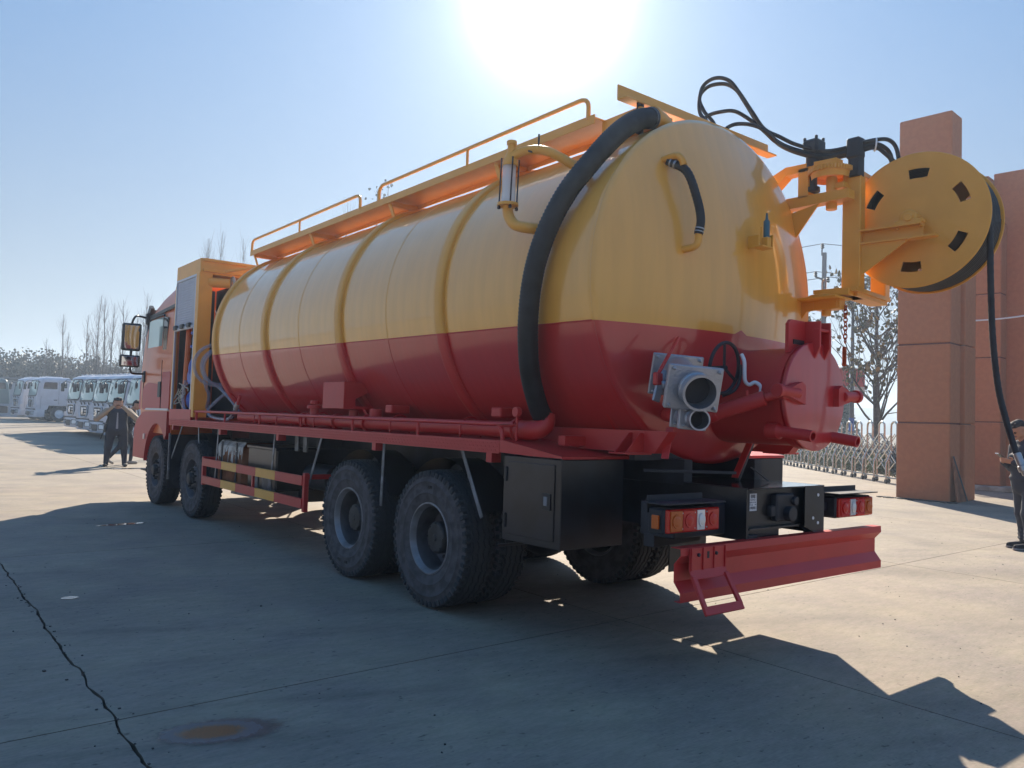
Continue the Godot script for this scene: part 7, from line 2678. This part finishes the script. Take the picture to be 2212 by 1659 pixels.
func parked_truck(label: String, at: Vector3, turn: float) -> Node3D:
	var T := thing("parked_truck", label, "truck", at, turn, "white trucks parked in a row")
	var g := G.new()
	loft(g, LV)
	var C := part("cab", g, M.white, T)
	for s in [-1.0, 1.0]:
		g = G.new()
		g.prism(p2([-0.02, 0.74, -0.04, 1.03, 0.72, 1.03, 0.66, 0.8, 0.6, 0.74]), 0.3, zy(s * 1.03))
		part("skirt", g, M.white, C)
	g = G.new()
	front_patch(g, LV, -1.1, 1.1, 1.03, 1.06, 0.01, 0.005)
	g.box(Vector3(0, 0.9, 0.02), Vector3(1.8, 0.3, 0.14), Basis(), 0.04)
	part("nose_panel", g, M.white, C)
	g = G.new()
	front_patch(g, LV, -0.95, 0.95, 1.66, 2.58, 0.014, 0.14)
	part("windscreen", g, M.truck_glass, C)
	g = G.new()
	# black frame round the glass
	front_patch(g, LV, -1.02, 1.02, 1.58, 2.64, 0.006, 0.16)
	part("windscreen_seal", g, M.plastic, C)
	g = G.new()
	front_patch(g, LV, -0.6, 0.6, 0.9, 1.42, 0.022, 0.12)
	g.box(Vector3(0, 0.77, 0.03), Vector3(2.2, 0.07, 0.22), Basis(), 0.01)  # black band painted in for the shaded gap above the bumper
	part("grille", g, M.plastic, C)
	g = G.new()
	for y in [0.99, 1.12, 1.25]:
		front_patch(g, LV, -0.44, 0.44, y, y + 0.05, 0.035, 0.02)
	g.cyl(Vector3(0, 1.13, -0.11), Vector3(0, 1.13, -0.13), 0.14, 20)
	part("grille_bar", g, M.chrome, C)
	g = G.new()
	var ring := PackedVector3Array()
	for e in [[-0.5, 1.4], [0.5, 1.4], [0.55, 1.3], [0.5, 0.98], [0.38, 0.87], [-0.38, 0.87], [-0.5, 0.98], [-0.55, 1.3], [-0.5, 1.4]]:
		ring.append(Vector3(e[0], e[1], front_z(LV, e[0], e[1]) - 0.02))
	g.tube(ring, 0.03, 6)
	part("grille_surround", g, M.white_flat, C)
	g = G.new()
	for x in [-0.55, 0.0, 0.55]:
		g.bar(Vector3(x - 0.25, 1.53, front_z(LV, x, 1.53) - 0.05), Vector3(x + 0.25, 1.62, front_z(LV, x, 1.62) - 0.05), 0.02, 0.02)
		g.bar(Vector3(x - 0.2, 1.45, front_z(LV, x, 1.5) - 0.03), Vector3(x - 0.1, 1.55, front_z(LV, x, 1.53) - 0.04), 0.04, 0.04)
	part("wiper", g, M.plastic, C)
	g = G.new()
	var bl := [[0.28, 1.16, -0.12, 0.5], [0.4, 1.2, -0.15, 0.5], [0.7, 1.2, -0.13, 0.5], [0.74, 1.18, -0.1, 0.5]]
	loft(g, bl)
	var Bp := part("bumper", g, M.white, T)
	g = G.new()
	front_patch(g, bl, -0.34, 0.34, 0.36, 0.64, 0.012, 0.06)
	for s in [-1.0, 1.0]:
		front_patch(g, bl, minf(s * 0.42, s * 1.0), maxf(s * 0.42, s * 1.0), 0.42, 0.66, 0.008, 0.05)
	part("air_intake", g, M.plastic, Bp)
	for s in [-1.0, 1.0]:
		g = G.new()
		front_patch(g, bl, minf(s * 0.55, s * 1.02), maxf(s * 0.55, s * 1.02), 0.45, 0.63, 0.016, 0.06)
		part("headlight", g, M.lamp_clear, Bp)
	for s in [-1.0, 1.0]:
		g = G.new()
		g.prism(rounded(p2([0.3, 1.62, 0.42, 2.5, 1.16, 2.52, 1.16, 1.68]), 0.07), 0.012, zy(s * 1.165))
		g.prism(rounded(p2([1.36, 1.75, 1.36, 2.5, 1.72, 2.5, 1.72, 1.75]), 0.06), 0.012, zy(s * 1.16))
		part("side_window", g, M.dark_glass, C)
		g = G.new()
		g.bar(Vector3(s * 1.196, 0.8, 0.24), Vector3(s * 1.194, 1.62, 0.26), 0.008, 0.012)
		g.bar(Vector3(s * 1.196, 1.1, 1.26), Vector3(s * 1.168, 2.55, 1.26), 0.008, 0.012)
		g.box(Vector3(s * 1.2, 1.38, 1.08), Vector3(0.02, 0.04, 0.2), Basis(), 0.006)
		part("door_handle", g, M.plastic, C)
		g = G.new()
		g.tube(smooth([Vector3(s * 1.1, 2.5, 0.2), Vector3(s * 1.25, 2.52, -0.06), Vector3(s * 1.3, 2.42, -0.14)], 4), 0.018, 6)
		g.box(Vector3(s * 1.32, 2.22, -0.12), Vector3(0.2, 0.38, 0.09), Basis(Vector3.UP, s * 0.3), 0.04)
		g.tube(smooth([Vector3(s * 0.75, 2.62, 0.25), Vector3(s * 0.72, 2.6, -0.1), Vector3(s * 0.7, 2.45, -0.2)], 4), 0.014, 6)
		g.ball(Vector3(s * 0.7, 2.34, -0.2), Vector3(0.11, 0.14, 0.05), 10)
		part("mirror", g, M.plastic, C)
	g = G.new()
	g.box(Vector3(0, 2.87, 1.1), Vector3(1.4, 0.05, 0.9), Basis(), 0.02)
	for x in [-0.7, 0.0, 0.7]:
		g.cyl(Vector3(x, 2.84, 0.6), Vector3(x, 2.9, 0.6), 0.05, 10)
	part("roof_trim", g, M.white_flat, C)
	g = G.new()
	g.box(Vector3(0, 0.75, 3.6), Vector3(0.9, 0.3, 6.6), Basis(), 0.02)
	g.box(Vector3(0, 1.4, 2.15), Vector3(2.1, 1.4, 0.2), Basis(), 0.05)
	g.box(Vector3(0, 0.75, 0.9), Vector3(1.5, 0.5, 1.6), Basis(), 0.05)
	for s in [-1.0, 1.0]:
		g.lathe(p2([0.66, -0.17, 0.66, 0.17]), Transform3D(Basis(Vector3(0, -1, 0), Vector3(1, 0, 0), Vector3(0, 0, 1)), Vector3(s * 1.03, 0.52, 1.35)), 18, 0.7, PI - 1.3, PI + 1.3)
		g.box(Vector3(s * 0.9, 0.75, 3.6), Vector3(0.5, 0.5, 1.0), Basis(), 0.06)
	part("chassis", g, M.chassis, T)
	g = G.new()
	var tp := []
	tp = [0, 0, 0.6, 0.02, 0.92, 0.12, 0.98, 0.25, 0.98, 4.2, 0.92, 4.33, 0.6, 4.42, 0, 4.44]
	g.lathe(p2(tp), Transform3D(Basis(Vector3(1, 0, 0), Vector3(0, 0, 1), Vector3(0, -1, 0)), Vector3(0, 1.75, 2.4)), 32)
	part("tank", g, M.grey_paint, T)
	for z in [1.35, 5.1]:
		for s in [-1.0, 1.0]:
			var w := Node3D.new()
			w.name = "wheel"
			T.add_child(w, true)
			w.position = Vector3(s * 1.03, 0.5, z)
			g = G.new()
			var xf := Transform3D(Basis(Vector3(0, 1, 0), Vector3(s, 0, 0), Vector3(0, 0, 1)), Vector3.ZERO)
			g.lathe(p2([0.27, -0.13, 0.42, -0.14, 0.49, -0.12, 0.5, -0.08, 0.5, 0.08, 0.49, 0.12, 0.42, 0.14, 0.27, 0.13]), xf, 32)
			part("tyre", g, M.rubber, w)
			g = G.new()
			g.lathe(p2([0.28, 0.12, 0.26, 0.13, 0.24, 0.06, 0.18, 0.06, 0.16, 0.1, 0.1, 0.11, 0.09, 0.16, 0, 0.16]), xf, 28)
			for k in 8:
				var a := TAU * k / 8
				g.box(xf * Vector3(0.2 * cos(a), 0.08, 0.2 * sin(a)), Vector3(0.04, 0.05, 0.05), Basis(), 0.008)
			part("rim", g, M.white_flat, w)
	return T

func build_parked() -> void:
	var th := deg_to_rad(95.5)
	var spots := [[2.97, -29.1, "nearest white truck, its front half hidden by the orange cab"], [2.87, -31.95, "white truck second nearest in the row, behind the photographing person"], [2.88, -34.9, "white truck in the middle of the front row, third from the orange cab"], [2.86, -37.8, "white truck at the left of the front row with its whole face in view"], [2.77, -40.5, "white truck mostly behind its neighbour at the left end of the front row"],
		[2.95, -55.4, "white truck further back seen from its driver's side"], [2.6, -59.6, "white truck furthest back, only its front in view"]]
	var first: Node3D = null
	for e in spots:
		var at := Vector3(e[0], lie(e[1]), e[1])
		if first == null:
			first = parked_truck(e[2], at, th)
		else:
			again(first, at, th, e[2])
	# dull green tanker at the far left
	var T := thing("green_tanker", "dull blue green tanker truck at the far left edge", "tanker truck", Vector3(2.3, 0.5, -64.5), deg_to_rad(-70.0))
	var g := G.new()
	loft(g, LV)
	var C := part("cab", g, M.green_paint, T)
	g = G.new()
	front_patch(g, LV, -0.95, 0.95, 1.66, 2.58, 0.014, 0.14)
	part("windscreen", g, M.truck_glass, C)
	g = G.new()
	for s in [-1.0, 1.0]:
		g.prism(rounded(p2([0.3, 1.62, 0.42, 2.5, 1.16, 2.52, 1.16, 1.68]), 0.07), 0.012, zy(s * 1.165))
	part("side_window", g, M.dark_glass, C)
	g = G.new()
	g.box(Vector3(0, 0.6, 3.4), Vector3(2.2, 0.5, 6.6), Basis(), 0.05)
	part("chassis", g, M.chassis, T)
	g = G.new()
	g.lathe(p2([0, 0, 0.7, 0.05, 1.05, 0.2, 1.08, 4.0, 0.7, 4.2, 0, 4.24]), Transform3D(Basis(Vector3(1, 0, 0), Vector3(0, 0, 1), Vector3(0, -1, 0)), Vector3(0, 1.65, 2.3)), 32)
	part("tank", g, M.green_paint, T)
	for z in [1.35, 5.1]:
		for s in [-1.0, 1.0]:
			g = G.new()
			g.cyl(Vector3(s * 0.9, 0.5, z), Vector3(s * 1.16, 0.5, z), 0.5, 24, 0.06)
			part("wheel", g, M.rubber, T)
	# shed behind
	T = thing("shed", "low grey flat roofed shed at the far left", "building", Vector3(2.0, 0.4, -75.5))
	g = G.new()
	g.box(Vector3(-2.5, 1.55, 0), Vector3(9.6, 3.1, 5.0), Basis(), 0.03)
	part("wall", g, M.grey_paint, T)
	g = G.new()
	g.box(Vector3(-2.5, 3.2, 0), Vector3(10.2, 0.2, 5.6), Basis(), 0.03)
	part("roof", g, M.pole, T)
	g = G.new()
	g.box(Vector3(0.2, 2.2, 2.52), Vector3(0.9, 0.7, 0.06), Basis(), 0.01)
	part("window", g, M.dark_glass, T)
